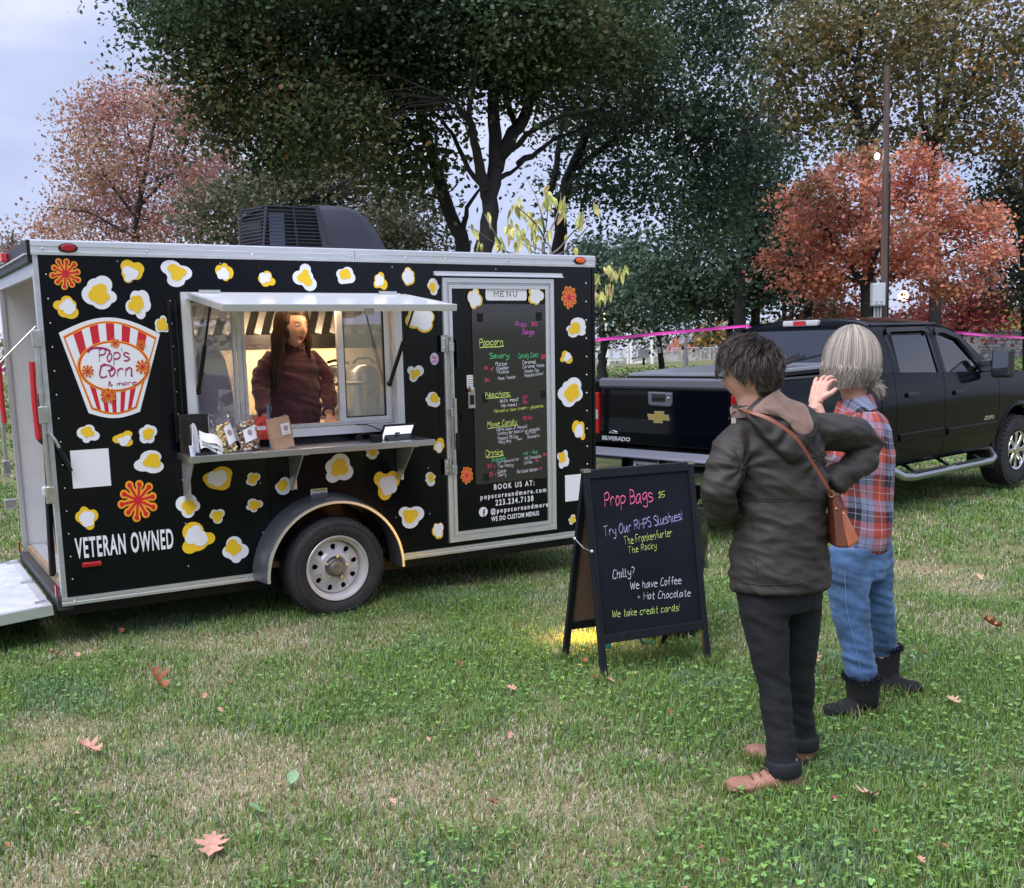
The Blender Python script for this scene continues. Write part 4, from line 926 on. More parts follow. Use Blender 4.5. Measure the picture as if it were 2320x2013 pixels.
# tailgate
tg = MB().prism([(-1.10, .835), (-1.172, .838), (-1.182, .95), (-1.170, 1.08), (-1.164, 1.30), (-1.160, 1.352), (-1.10, 1.36)], 1, -.766, .766).build('tailgate', [PNT], truck, bevel=.008)
tg.data.transform(Matrix.Identity(4))
MB().prism([(-1.09, 1.361), (-1.166, 1.354), (-1.185, 1.38), (-1.182, 1.44), (-1.15, 1.455), (-1.09, 1.45)], 1, -.768, .768).build('tailgate_cap', [LIP], tg, bevel=.008)  # slate blue of the lip is reflected sky put into the colour
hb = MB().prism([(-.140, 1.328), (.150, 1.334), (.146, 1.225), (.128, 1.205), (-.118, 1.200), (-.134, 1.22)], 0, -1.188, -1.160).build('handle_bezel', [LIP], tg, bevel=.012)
MB().box((-1.1895, -.065, 1.245), (-1.1882, .096, 1.315)).build('recess_shade', [mat('dark_inside', (.006, .006, .007), .8)], hb); MB().box((-1.196, -.06, 1.275), (-1.1897, .09, 1.314)).build('pull_handle', [PLA], hb, bevel=.004)  # near-black plate on the bezel paints the shade of a recess
MB().ball((-1.19, -.10, 1.275), (.004, .012, .012), 10, 6).build('lock', [CHR], hb)
e = [(-.020-.032, 1.1565), (.066, 1.1565), (.060, 1.130), (.148, 1.130), (.132, 1.078), (.072, 1.078), (.078, 1.054), (-.036, 1.054), (-.030, 1.078), (-.116, 1.078), (-.100, 1.130), (-.046, 1.130)]
em = MB().prism([(p[0]*1.04-.001, (p[1]-1.105)*1.06+1.105) for p in e], 0, -1.190, -1.165).build('cross_emblem', [CHR], tg)
MB().prism([(.016+(p[0]-.016)*.92, (p[1]-1.105)*.84+1.105) for p in e], 0, -1.193, -1.1905).build('emblem_face', [mat('gold_face', (.55, .40, .13), .35, .6)], em)
TG = Matrix(((0, 0, -1), (-1, 0, 0), (0, 1, 0)))       # writing plane that faces the truck's rear
text('tailgate_lettering', 'SILVERADO', .038, plane_M(-1.181, .745, .864, 0, TG), mat('silver_letter', (.55, .56, .60), .35, .3), tg, align='LEFT', sx=1.36, bold=.04, ext=.003)
MB().tube([(-1.1815, .64, .945), (-1.1815, .59, .957), (-1.1815, .54, .945)], .004, 4).tube([(-1.1815, .65, .934), (-1.1815, .53, .934)], .003, 4).build('dealer_mark', [ALU2], tg)
# bumper
for sg in (-1, 1):
    bp = MB(); rows = []
    for y, dx in ((.26, 0), (.55, .005), (.80, .03), (.93, .09), (.985, .20), (.99, .30)):
        rows.append([(-1.395+dx, sg*y, .745), (-1.425+dx, sg*y, .72), (-1.425+dx, sg*y, .60), (-1.395+dx, sg*y, .56), (-1.37+dx, sg*y, .545)])
    bp.grid(rows); b_ = bp.build('bumper_face', [CHR], truck, smooth=40)
MB().prism([(-1.425, .0+.748), (-1.41, .772), (-1.20, .795), (-1.14, .79), (-1.14, .745)], 1, -.93, .93).build('bumper_step', [mat('step_pad_sky_tint', (.17, .18, .23), .4)], truck, bevel=.01)  # lavender grey paints the sky reflected on the step
MB().box((-1.37, -.255, .54), (-1.30, .255, .745)).build('plate_recess', [BLK2], truck)
lp = MB().box((-1.385, -.152, .60), (-1.378, .152, .755)).build('licence_plate', [mat('plate_white', (.70, .71, .76), .4)], truck, bevel=.004)
MB().box((-1.387, -.148, .715), (-1.3852, .148, .752)).build('plate_band', [mat('plate_navy', (.03, .04, .13), .4)], lp)
text('plate_number', 'ZXW-7151', .062, plane_M(-1.3865, 0, .632, 0, TG), mat('plate_ink', (.02, .025, .07), .5), lp, sx=.62, bold=.03)
for sg in (-1, 1): MB().ball((-1.389, sg*.10, .742), (.003, .007, .007), 8, 5).build('plate_bolt', [CHR], lp)
MB().tube([(-1.5, 0, .47), (-1.1, 0, .47)], .035, 8).box((-1.44, -.05, .64), (-1.38, .34, .62)).build('hitch', [BLK2], truck)
# bed: floor, bulkhead, three hinged cover panels and the dark prop arms
MB().box((-1.09, -.78, .86), (.90, .78, .88)).box((.88, -.78, .86), (.905, .78, 1.40)).build('bed_floor', [BLK2], truck)
COV = mat('cover_skin_sky_sheen', (.42, .44, .52), .22, .6, rvar=.05, vscale=5)  # silver base colour paints the reflection on top of the cover
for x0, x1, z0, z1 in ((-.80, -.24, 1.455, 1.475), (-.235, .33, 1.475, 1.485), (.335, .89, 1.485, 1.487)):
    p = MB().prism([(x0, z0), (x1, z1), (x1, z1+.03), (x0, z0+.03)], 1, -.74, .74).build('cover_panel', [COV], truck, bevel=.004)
    MB().prism([(x0-.01, z0-.03), (x1-.005, z1-.03), (x1-.005, z1-.002), (x0-.01, z0-.002)], 1, -.755, .755).build('cover_frame', [BLK2], p)
MB().tube([(-.2, -.60, 1.53), (.25, -.55, 1.60)], .02, 8).tube([(-.1, -.50, 1.54), (.30, -.45, 1.61)], .02, 8).tube([(-.5, -.5, 1.50), (.6, -.62, 1.62)], .014, 6).build('prop_arm', [BLK2], truck)
# cab: rear wall with window, roof, windscreen, bonnet, inside
rw = MB()
def rear(y, z): return (.93+.10*smst(1.4, 1.9, z), y, z)
def rear_strip(P): rw.add([rear(*p) for p in P]+[tuple(Vector(rear(*p))+Vector((.03, 0, 0))) for p in P], [tuple(range(len(P))), tuple(range(2*len(P)-1, len(P)-1, -1))]+[(k, k+len(P), (k+1) % len(P)+len(P), (k+1) % len(P)) for k in range(len(P))])
rear_strip([(-.93, 1.0), (.93, 1.0), (.93, 1.40), (.70, 1.48), (-.70, 1.48), (-.93, 1.40)]); rear_strip([(-.93, 1.40), (-.70, 1.48), (-.63, 1.84), (-.74, 1.868)]); rear_strip([(.93, 1.40), (.74, 1.868), (.63, 1.84), (.70, 1.48)]); rear_strip([(-.74, 1.868), (-.63, 1.84), (.63, 1.84), (.74, 1.868)])
cb = rw.build('cab_back', [PNT], truck)
MB().add([rear(-.70, 1.48), rear(.70, 1.48), rear(.63, 1.84), rear(-.63, 1.84)], [(0, 1, 2, 3)]).build('rear_window', [glass('dark_rear_glass', (.05, .05, .06), .10)], cb)
rows = []
for x, zc, w in ((1.02, 1.868, .745), (1.03, 1.915, .74), (1.07, 1.942, .735), (1.3, 1.965, .735), (2.0, 1.962, .735), (2.45, 1.925, .72), (2.72, 1.862, .70), (2.80, 1.825, .69)):
    e_ = 1.866 if x < 2.4 else 1.866-(x-2.4)*.18
    rows.append([(x, s*w*q, min(zc, zc-(zc-e_)*abs(q)**5) if True else 0) for s, q in ((-1, 1), (-1, .985), (-1, .93), (-1, .8), (-1, .5), (1, 0), (1, .5), (1, .8), (1, .93), (1, .985), (1, 1))])
MB().grid(rows).build('cab_roof', [PNT], truck, smooth=60)
for sg in (-1, 1): MB().tube([(1.06, sg*.752, 1.872), (2.35, sg*.752, 1.868), (2.75, sg*.735, 1.80), (3.36, sg*.85, 1.345)], .014, 6).build('gutter_strip', [PNT], truck)
hl = MB().box((.985, -.21, 1.886), (1.05, .21, 1.945)).build('roof_brake_light', [mat('clear_lens', (.40, .40, .42), .15)], truck, bevel=.015); MB().box((.980, -.075, 1.892), (.9845, .075, 1.938)).build('red_segment', [RED_L], hl)
MB().add([(2.79, -.69, 1.826), (2.79, .69, 1.826), (3.42, .80, 1.335), (3.42, -.80, 1.335)], [(0, 1, 2, 3)]).build('windscreen', [GCL], truck)
rows = []
for x, z in ((3.40, 1.315), (3.6, 1.335), (4.2, 1.32), (4.7, 1.27), (4.86, 1.20)): rows.append([(x, y, z-.03*(abs(y)/.93)**4) for y in (-.93, -.8, -.5, 0, .5, .8, .93)])
MB().grid(rows).build('bonnet', [PNT], truck, smooth=50)
MB().box((4.83, -.92, .55), (4.93, .92, 1.18)).build('grille', [CHR], truck, bevel=.02); MB().box((4.86, -.98, .42), (5.0, .98, .62)).build('front_bumper', [CHR], truck, bevel=.03)
MB().box((.95, -.88, .50), (3.40, .88, .56)).box((3.42, -.6, .45), (4.8, .6, 1.15)).box((-1.1, -.5, .45), (.95, .5, .80)).build('underbody', [BLK2], truck)
sea = mat('dark_grey_upholstery', (.035, .035, .04), .85)
for x in (1.45, 2.35):
    for y in (-.40, .40):
        s = MB().box((x, y-.26, .72), (x+.52, y+.26, .88)).build('seat', [sea], truck, bevel=.04)
        MB().prism([(x-.10, .86), (x+.06, .86), (x-.02, 1.44), (x-.16, 1.44)], 1, y-.25, y+.25).build('seat_back', [sea], s, bevel=.04)
        MB().ball((x-.11, y, 1.55), (.06, .14, .10), 14, 10).build('head_rest', [sea], s, smooth=60)
MB().prism([(2.95, 1.20), (3.35, 1.33), (3.38, .8), (3.1, .8)], 1, -.84, .84).build('dashboard', [mat('pale_dashboard_top', (.32, .36, .42), .5)], truck)
MB().add([(2.70+.06*math.cos(t)*.4, .40+.19*math.sin(t), 1.18+.18*math.cos(t)) for t in np.linspace(0, 6.283, 25)[:-1]], []).tube([(2.74-.06*math.cos(t), .40+.19*math.sin(t), 1.20+.18*math.cos(t)) for t in np.linspace(0, 6.283, 25)], .014, 6).build('steering_wheel', [BLK2], truck)
def truck_wheel(x, y, sg):
    w = ob('wheel', None, parent=truck, M=Matrix.Translation((x, y, .398)) @ (Matrix.Identity(4) if sg < 0 else Matrix.Rotation(math.pi, 4, 'Z')))
    R, h, rim = .405, .135, .225
    ty = MB().lathe([(rim, -h*.78), (rim+.02, -h*.98), (rim+.09, -h*1.03), (R-.035, -h*.98), (R-.012, -h*.82), (R, -h*.6), (R+.002, 0), (R, h*.6), (R-.012, h*.85), (rim, h*.8)], 56, axis=1, cap=False).build('tyre', [RUB], w, smooth=35)
    tr = MB()
    for i in range(44):
        M2 = Matrix.Rotation(2*math.pi*i/44, 4, 'Y')
        for y0, y1, s_ in ((-h*.97, -h*.50, 0), (-h*.40, -h*.05, .5), (h*.05, h*.40, 0), (h*.50, h*.97, .5)): tr.box((-.019, y0, R-.022), (.019, y1, R+.010-(.010 if abs(y0+y1) > h else 0)), 0, M2 @ Matrix.Rotation(s_*2*math.pi/44, 4, 'Y'))
    tr.build('tread', [RUB], ty, kind='stuff')
    MB().lathe([(rim+.003, -h*.93), (rim, -h), (rim-.016, -h*.94), (rim-.03, -h*.4), (rim-.04, h*.3)], 40, axis=1, cap=False).build('rim', [CHR], w, smooth=35)
    for i in range(8):
        M2 = Matrix.Rotation(2*math.pi*i/8, 4, 'Y')
        MB().prism([(-.030, .05), (.030, .05), (.022, .14), (.036, rim-.02), (-.036, rim-.02), (-.022, .14)], 1, -h*.90, -h*.62, 0, M2).build('spoke', [CHR], w, bevel=.008)
    MB().lathe([(.075, -h*.6), (.072, -h*.88), (.05, -h*1.02), (.001, -h*1.04)], 24, axis=1).build('hub_cap', [CHR], w, smooth=35)
    MB().lathe([(rim-.04, -h*.35), (.02, -h*.35)], 24, axis=1).build('brake_disc', [mat('dark_steel', (.08, .08, .085), .5, .7)], w)
for x in (0, 3.90):
    for sg in (-1, 1): truck_wheel(x, sg*.86, sg)
# ================================================================ folding chalk sign on the grass
AM = Matrix.Translation((.6597, 5.3872, 0)) @ Matrix.Rotation(.3924, 4, 'Z') @ Matrix.Rotation(-.0085, 4, 'Y')
sg_ = thing('chalkboard_sign', 'black folding A-frame chalkboard with coloured handwriting, on the grass beside the trailer door', 'sandwich board', M=AM)
BW = mat('black_stained_wood', (.007, .008, .013), .5, spec=.35, var=.3, vscale=30, stretch=(1, 1, .1), bump=.15, bscale=60); SL = mat('blackboard_slate', (.005, .006, .012), .6, spec=.25, var=.5, vscale=3, detail=8)
hw, hh = .318, 1.059
lean = math.atan2(.1497, hh); Lf = math.hypot(.1497, hh)
FM = Matrix.Translation((0, -.1497, 0)) @ Matrix.Rotation(-lean, 4, 'X')     # leaf plane: x across, z up the leaf
FM = Matrix.Translation((0, -.1497, 0)) @ Matrix(((1, 0, 0, 0), (0, math.cos(lean), math.sin(lean), 0), (0, -math.sin(lean), math.cos(lean), 0), (0, 0, 0, 1)))
def leaf(M, board_m, front):
    b = MB().box((-.289, -.003, .235), (.289, .004, Lf-.045)).build('board', [board_m, ], sg_, M=M)
    for x in (-hw, hw-.032): MB().box((x, -.014, 0), (x+.032, .014, Lf)).build('leg', [BW], sg_, M=M, bevel=.003)
    MB().box((-.2855, -.012, Lf-.046), (.2855, .012, Lf-.002)).build('top_rail', [BW], sg_, M=M, bevel=.003); MB().box((-.2855, -.012, .195), (.2855, .012, .240)).build('bottom_rail', [BW], sg_, M=M, bevel=.003)
    return b
fb_ = leaf(FM, SL, True)
lb_ = math.atan2(.3156, hh); Lb = math.hypot(.3156, hh); Lf_ = Lf; Lf = Lb
BM = Matrix.Translation((0, .3156, 0)) @ Matrix(((1, 0, 0, 0), (0, math.cos(-lb_), math.sin(-lb_), 0), (0, -math.sin(-lb_), math.cos(-lb_), 0), (0, 0, 0, 1)))
leaf(BM, mat('hardboard_back', (.17, .10, .07), .8, var=.12, vscale=6), False); Lf = Lf_
for x in (-hw+.016, hw-.016): MB().box((x-.02, -.02, hh-.012), (x+.02, .02, hh+.004)).build('hinge', [ZINC], sg_)
MB().tube([(-hw-.004, -.085, .66), (-hw-.006, .0, .665), (-hw-.004, .105, .70)], .0035, 6).ball((-hw-.004, -.085, .66), .010, 8, 6).ball((-hw-.004, .105, .70), .009, 8, 6).build('hook', [ZINC], sg_)
SIGN = [('Prop Bags','p',-.213,.877,.285,.023,.073),('$5','l',.096,.899,.043,-.082,.031),('Try Our RHPS Slushies!','v',-.232,.728,.468,.097,.05),('The Frankenfurter','l',-.124,.677,.287,.07,.04),('The Rocky','l',-.106,.631,.172,.077,.033),('Chilly?','w',-.205,.514,.13,.045,.043),('We have Coffee','w',-.113,.449,.305,-.013,.04),('+ Hot Chocolate','w',-.077,.391,.317,-.053,.037),('We take credit cards!','l',-.229,.322,.394,-.037,.036)]
for t, c, u, v, w, a, h in SIGN: hand('chalk_line', t, h, plane_M(u, -.0036, v, a), CHK[c], fb_, w=.075, width=w)
# ================================================================ black bin behind the sign, garden lamp with its cord
bn = thing('trash_bin', 'black waste bin with a white-streaked liner, standing behind the chalkboard sign', 'bin', loc=(.885, 6.05, 0))
MB().loft([(0, 0, .0, .17, .17), (0, 0, .03, .185, .185), (0, 0, .55, .215, .215), (0, 0, .72, .225, .225), (0, 0, .74, .23, .23)]).build('bin_body', [mat('black_bin_plastic', (.012, .012, .014), .4)], bn, smooth=40)
rows = []
for k in range(9):
    rows.append([((.232+.012*math.sin(j*1.9+k))*math.cos(j*.2094), (.232+.012*math.sin(j*1.9+k))*math.sin(j*.2094), .76-.045*k+.012*math.sin(j*2.3)) for j in range(30)])
lm = MB().grid(rows, close=True); lo = lm.build('bin_liner', [mat('black_white_liner', (.008, .008, .010), .22, bump=.8, bscale=18)], bn, smooth=60)
gl = thing('garden_lamp', 'small glowing stake light in the grass under the chalkboard sign', 'lamp', loc=(.50, 6.02, 0))
TEAL = mat('teal_green_plastic', (.01, .20, .15), .4)
MB().ball((0, 0, .155), (.048, .048, .05), 16, 12).build('globe', [mat('warm_globe_glow', (1, .7, .5), .4, emit=(1.0, .55, .28), estr=3)], gl, smooth=60)
MB().lathe([(.012, -.03), (.015, .06), (.035, .085), (.042, .11), (.02, .112)], 14).build('stake', [TEAL], gl, smooth=40)
pd = bpy.data.lights.new('garden_bulb', 'POINT'); pd.energy = 3.6; pd.color = (1.0, .50, .05); pd.shadow_soft_size = .055
po = bpy.data.objects.new('garden_bulb', pd); COL.objects.link(po); po.parent = gl; po.location = (-.10, -.02, .085)
cd = thing('power_cord', 'teal outdoor cord and plug looping through the grass beneath the chalkboard', 'cord', loc=(.52, 5.72, 0))
MB().tube(smooth_pts([(-.012, .0, .06), (.03, .02, .095), (.12, .05, .10), (.17, .05, .06), (.20, .08, .02), (.30, .16, .012)]), .0075, 8).build('cable', [TEAL], cd, smooth=60)
MB().box((-.035, -.02, .02), (.005, .02, .085)).tube([(-.015, 0, .02), (-.018, .0, -.02)], .010, 8).build('plug', [TEAL], cd, bevel=.006)
# ================================================================ pink barrier tape tied to the truck's roof
PK = mat('hot_pink_tape', (.80, .05, .42), .5)
def tape(name, label, P, w=.015):
    m = MB(); rows = []; P = [Vector(p) for p in P]; n = 24
    for k in range(n+1):
        t = k/n*(len(P)-1); i = min(int(t), len(P)-2); p = P[i].lerp(P[i+1], t-i)
        tw = .5*math.sin(k*.9); rows.append([p+Vector((0, math.sin(tw)*w, math.cos(tw)*w)), p+Vector((0, .004, 0)), p-Vector((0, math.sin(tw)*w, math.cos(tw)*w))])
    return m.grid(rows).build(name, [PK], None, label=label, cat='barrier tape', group='pink barrier tape round the field')
# ================================================================ trees: forking limbs, twigs and single leaves in clumps
TREES = [
 ('maple_tree', 'huge dark green maple with many forking black limbs, filling the sky above the trailer', [[(-.35,16.0,3.0,.153),(-.32,16.0,3.34,.139),(-.18,16.0,3.89,.125),(-.11,16.0,4.43,.111),(-.08,16.0,4.97,.097),(-.09,16.0,5.51,.083),(-.16,16.0,5.78,.068),(-.17,16.0,6.31,.054),(-.16,16.0,6.83,.04)],[(-.17,16.0,3.94,.093),(-.31,15.8,4.4,.079),(-.35,15.6,4.68,.065),(-.39,15.4,4.98,.051),(-.54,15.2,5.12,.038),(-.61,15.0,5.2,.025)],[(-.37,15.6,4.89,.058),(-.44,15.27,5.08,.043),(-.34,14.93,5.38,.029),(-.27,14.6,5.65,.015)],[(-.08,16.0,4.48,.113),(.18,16.16,5.03,.1),(.37,16.32,5.3,.086),(.56,16.48,5.77,.071),(.67,16.64,6.34,.057),(.63,16.8,7.07,.042)],[(.23,16.3,5.16,.054),(.11,16.5,5.57,.044),(-.04,16.7,6.24,.032),(-.06,16.9,6.85,.021)],[(.29,16.3,5.76,.061),(.33,16.7,6.14,.042),(.52,17.1,6.59,.021)],[(-.0,16.0,4.62,.057),(.36,15.6,4.87,.042),(.89,15.2,5.05,.028),(1.33,14.8,5.02,.015)],[(.25,16.2,4.59,.051),(.55,16.6,4.83,.04),(.84,17.0,5.1,.03),(1.47,17.4,5.37,.018)],[(.58,16.5,5.83,.045),(.89,16.9,6.32,.032),(1.13,17.3,6.71,.018)],[(-.11,16.0,4.35,.047),(.13,16.5,4.51,.033),(.38,17.0,4.8,.018)],[(-.24,15.8,4.13,.046),(-.49,16.1,4.51,.039),(-.71,16.4,5.07,.031),(-.95,16.7,5.43,.023),(-1.08,17.0,5.61,.014)],[(-.15,16.0,6.04,.047),(-.31,16.25,6.65,.034),(-.41,16.5,7.17,.021)]],
  [(-4.01,15.01,6.39,.75,.53,.56),(-3.48,15.37,5.91,.9,.63,.77),(-3.51,16.72,5.39,.77,.54,.56),(-2.36,16.2,6.53,1.35,.94,.88),(-2.36,15.03,5.15,.81,.57,.5),(-1.04,15.84,6.57,1.32,.92,.73),(-.76,15.95,5.93,1.0,.7,.4),(.38,15.18,6.32,1.2,.84,.63),(-1.65,16.56,5.93,.83,.58,.62),(-2.51,15.07,7.04,1.63,1.14,.69),(-.14,15.74,7.28,1.84,1.29,.72),(-4.44,16.04,7.33,.94,.65,.6),(.69,15.83,5.86,.73,.51,.4),(-4.09,16.21,5.66,.47,.33,.34),(1.46,16.57,6.6,.83,.58,.69)],
  [((.046,.078,.038),5),((.066,.096,.04),3),((.13,.115,.045),1.2),((.19,.115,.045),.4)], 0.076, 98000, 0.28),
 ('maple_tree', 'leaning dark maple stem beside the big one, just left of its trunk', [[(-.67,17.5,3.15,.131),(-.69,17.5,3.73,.119),(-.92,17.5,4.3,.106),(-1.08,17.5,4.88,.094),(-1.24,17.5,5.5,.081),(-1.31,17.5,6.06,.069),(-1.52,17.5,6.7,.056),(-1.56,17.5,7.37,.044)],[(-.66,17.5,3.82,.051),(-.57,17.2,4.13,.034),(-.34,16.9,4.37,.018)],[(-.79,17.5,4.09,.036),(-1.03,17.25,4.3,.025),(-1.19,17.0,4.32,.014)],[(-1.08,17.5,4.88,.033),(-1.05,17.85,5.39,.024),(-1.16,18.2,5.78,.015)],[(-.76,17.3,5.01,.029),(-1.13,17.45,5.1,.02),(-1.48,17.6,5.2,.011)]],
  [(-1.81,18.6,7.53,1.01,.71,.7),(-2.13,16.98,5.4,.78,.54,.42),(-1.7,17.86,4.89,.67,.47,.37),(-2.0,17.97,8.07,1.5,1.05,.67),(-1.2,17.0,5.05,.5,.35,.35)],
  [((.06,.095,.042),4),((.1,.12,.048),2),((.18,.13,.05),.6)], 0.11, 9000, 0.34),
 ('maple_tree', 'dark blue-green tree with a slanting forked stem, right of the big maple', [[(.93,19.0,3.63,.119),(1.05,19.0,4.54,.104),(1.19,19.0,4.93,.09),(1.44,19.0,5.5,.075),(1.68,19.0,5.94,.061),(1.88,19.0,6.29,.046),(2.19,19.0,6.82,.032)],[(1.31,19.0,4.99,.063),(1.74,18.67,5.27,.048),(2.03,18.33,5.5,.033),(2.37,18.0,5.57,.019)],[(.83,19.4,4.68,.073),(.99,19.6,5.18,.057),(1.12,19.8,5.95,.041),(1.17,20.0,6.26,.025)],[(1.26,19.0,4.9,.028),(1.67,18.75,4.84,.018),(2.03,18.5,4.5,.008)]],
  [(1.77,17.8,6.29,1.11,.78,.82),(2.88,20.14,5.88,1.26,.88,.67),(2.11,18.52,4.54,.85,.59,.31),(3.18,18.55,6.46,1.16,.81,.93),(3.97,19.94,5.5,1.16,.81,.91),(1.51,19.2,5.87,.72,.5,.4),(2.8,18.93,7.43,1.58,1.1,.71),(3.67,19.66,4.38,.9,.63,.57),(2.26,17.87,4.78,.89,.63,.3),(1.12,19.5,4.96,.57,.4,.32),(3.14,18.7,8.19,1.95,1.36,.7)],
  [((.05,.09,.058),5),((.075,.115,.062),3),((.14,.135,.055),1)], 0.082, 39000, 0.32),
 ('maple_tree', 'low olive-grey tree behind the rooftop unit, left of the dark maple stems', [[(-4.08,22.0,3.46,.092),(-3.93,22.0,4.51,.07),(-3.7,22.0,5.54,.049),(-3.58,22.0,6.22,.028)],[(-3.88,22.0,4.68,.041),(-4.77,22.0,5.4,.028),(-5.28,22.0,5.76,.014)],[(-3.79,22.0,5.11,.041),(-2.81,22.0,5.6,.028),(-2.27,22.0,5.84,.014)]],
  [(-5.1,21.02,4.83,1.05,.74,.61),(-4.5,22.39,5.37,1.21,.85,.75),(-3.15,23.04,5.44,1.44,1.01,.77),(-2.07,21.3,4.62,.98,.68,.53),(-3.45,22.31,4.45,1.49,1.04,.46),(-1.67,21.52,4.21,.81,.56,.36),(-4.96,22.58,4.44,1.22,.86,.47),(-3.96,22.53,5.91,1.13,.79,.47)],
  [((.13,.125,.08),4),((.1,.115,.068),3),((.2,.135,.09),1)], 0.092, 26000, 0.34),
 ('maple_tree', 'pale pinkish-brown autumn tree against the sky at far left', [[(-11.02,32.0,4.48,.113),(-10.76,32.0,6.25,.09),(-10.39,32.0,7.75,.067),(-10.04,32.0,8.98,.043),(-9.58,32.0,9.95,.02)],[(-10.73,32.0,6.25,.053),(-11.81,32.67,7.66,.041),(-12.61,33.33,9.09,.028),(-12.93,34.0,10.03,.014)],[(-10.67,32.0,6.63,.053),(-9.78,33.0,7.91,.034),(-9.29,34.0,9.66,.014)],[(-10.8,32.0,5.75,.047),(-12.45,32.75,6.66,.031),(-13.94,33.5,6.95,.014)],[(-10.55,32.0,7.25,.04),(-10.99,32.5,8.87,.027),(-11.2,33.0,10.25,.014)]],
  [(-8.84,30.31,9.5,1.01,.76,.63),(-11.4,33.98,10.37,.99,.74,.71),(-12.15,32.95,9.63,.82,.62,.76),(-10.66,33.1,9.11,1.52,1.14,.97),(-9.44,33.92,9.13,1.27,.95,1.27),(-11.25,31.57,7.82,1.18,.89,.72),(-12.84,33.55,7.32,.98,.73,.63),(-11.16,34.27,7.65,1.86,1.39,1.0),(-12.36,29.61,5.92,.74,.56,.43),(-12.3,34.1,6.45,1.85,1.39,.71),(-8.33,31.36,6.96,1.18,.88,1.18),(-9.58,31.88,5.95,1.33,1.0,.53),(-11.56,29.88,8.09,.5,.37,.5)],
  [((.43,.215,.195),5),((.4,.235,.14),3),((.29,.21,.165),2.5),((.19,.16,.125),1.2)], 0.1, 33000, 0.46),
 ('maple_tree', 'small grey far tree at the left edge above the trailer roof', [[(-21.09,46.0,5.91,.077),(-20.86,46.0,7.37,.053),(-20.7,46.0,8.1,.029)]],
  [(-21.34,46.6,7.27,.78,.62,.58),(-20.2,45.38,7.46,.57,.45,.47),(-22.61,47.11,7.55,.98,.79,.79)],
  [((.2,.15,.13),3),((.24,.19,.15),2)], 0.17, 1700, 0.6),
 ('maple_tree', 'tall olive and orange maple standing above the red cherry, left of the wooden pole', [[(8.76,26.0,2.56,.141),(8.64,26.0,6.25,.121),(8.56,26.0,6.85,.102),(8.4,26.0,7.54,.082),(8.45,26.0,8.63,.063),(8.51,26.0,9.46,.043)],[(8.61,26.0,6.68,.065),(8.69,25.67,6.94,.05),(8.88,25.33,7.2,.035),(8.92,25.0,7.53,.021)],[(8.45,26.0,7.36,.054),(8.11,26.5,8.01,.039),(7.89,27.0,8.58,.023)],[(8.4,26.0,7.54,.033),(8.13,26.0,7.54,.022),(7.69,26.0,7.39,.011)],[(8.45,26.0,8.42,.054),(8.03,26.0,8.85,.038),(7.67,26.0,9.49,.022)]],
  [(6.67,24.99,9.03,1.25,.94,.94),(8.26,26.28,9.58,1.42,1.07,.99),(7.34,25.55,7.83,1.17,.88,.75),(8.78,26.51,8.13,.88,.66,.77),(6.88,24.63,6.75,.92,.69,.46),(5.97,24.56,8.08,.72,.61,.82),(7.87,27.11,10.97,2.26,1.69,.9),(9.33,27.14,7.13,.68,.51,.57),(6.61,26.3,7.43,.77,.58,.66)],
  [((.2,.165,.065),4),((.13,.13,.06),3),((.4,.19,.055),2.2)], 0.12, 16000, 0.4),
 ('maple_tree', 'tall olive and orange maple with many thin upright limbs at upper right', [[(10.77,27.0,2.32,.146),(10.65,27.0,6.56,.121),(10.84,27.0,7.44,.096),(11.05,27.0,8.4,.07),(11.1,27.0,9.7,.045)],[(10.65,27.0,6.65,.09),(10.46,27.33,7.44,.072),(10.47,27.67,8.59,.054),(10.62,28.0,10.03,.035)],[(10.69,27.0,6.82,.09),(11.2,26.67,7.61,.07),(11.39,26.33,8.43,.051),(11.44,26.0,9.17,.033)],[(10.76,27.0,7.09,.062),(10.69,27.0,7.97,.042),(10.8,27.0,9.06,.023)],[(11.25,27.0,7.56,.051),(12.02,27.0,7.93,.034),(12.56,27.0,8.27,.017)]],
  [(11.04,28.89,10.22,1.44,1.08,1.08),(11.14,25.68,9.12,1.39,1.04,1.07),(13.45,28.58,8.86,.83,.98,1.31),(10.18,25.51,7.83,1.06,.8,.85),(12.9,29.09,8.34,1.33,1.0,.73),(10.47,27.56,7.08,.8,.6,.46),(13.0,27.48,6.77,.69,.69,.92),(12.47,29.12,7.35,1.09,.82,.49),(11.45,28.29,11.29,2.83,2.12,.94),(10.5,28.3,8.87,.83,.62,.83)],
  [((.21,.165,.062),4),((.13,.125,.06),3),((.38,.19,.055),2)], 0.12, 18000, 0.4),
 ('maple_tree', 'dark tree mass at the right edge behind the red cherry', [[(14.64,30.0,1.0,.163),(14.42,30.0,4.05,.106),(14.23,30.0,5.84,.05)]],
  [(13.49,28.66,5.43,.84,.67,.72),(14.1,29.61,4.26,.74,.79,.99),(14.09,28.75,6.22,.96,.86,1.08),(13.09,29.08,5.85,.73,.58,.36),(13.67,29.14,3.29,.61,.49,.36)],
  [((.065,.08,.056),4),((.11,.11,.06),2)], 0.13, 7000, 0.45),
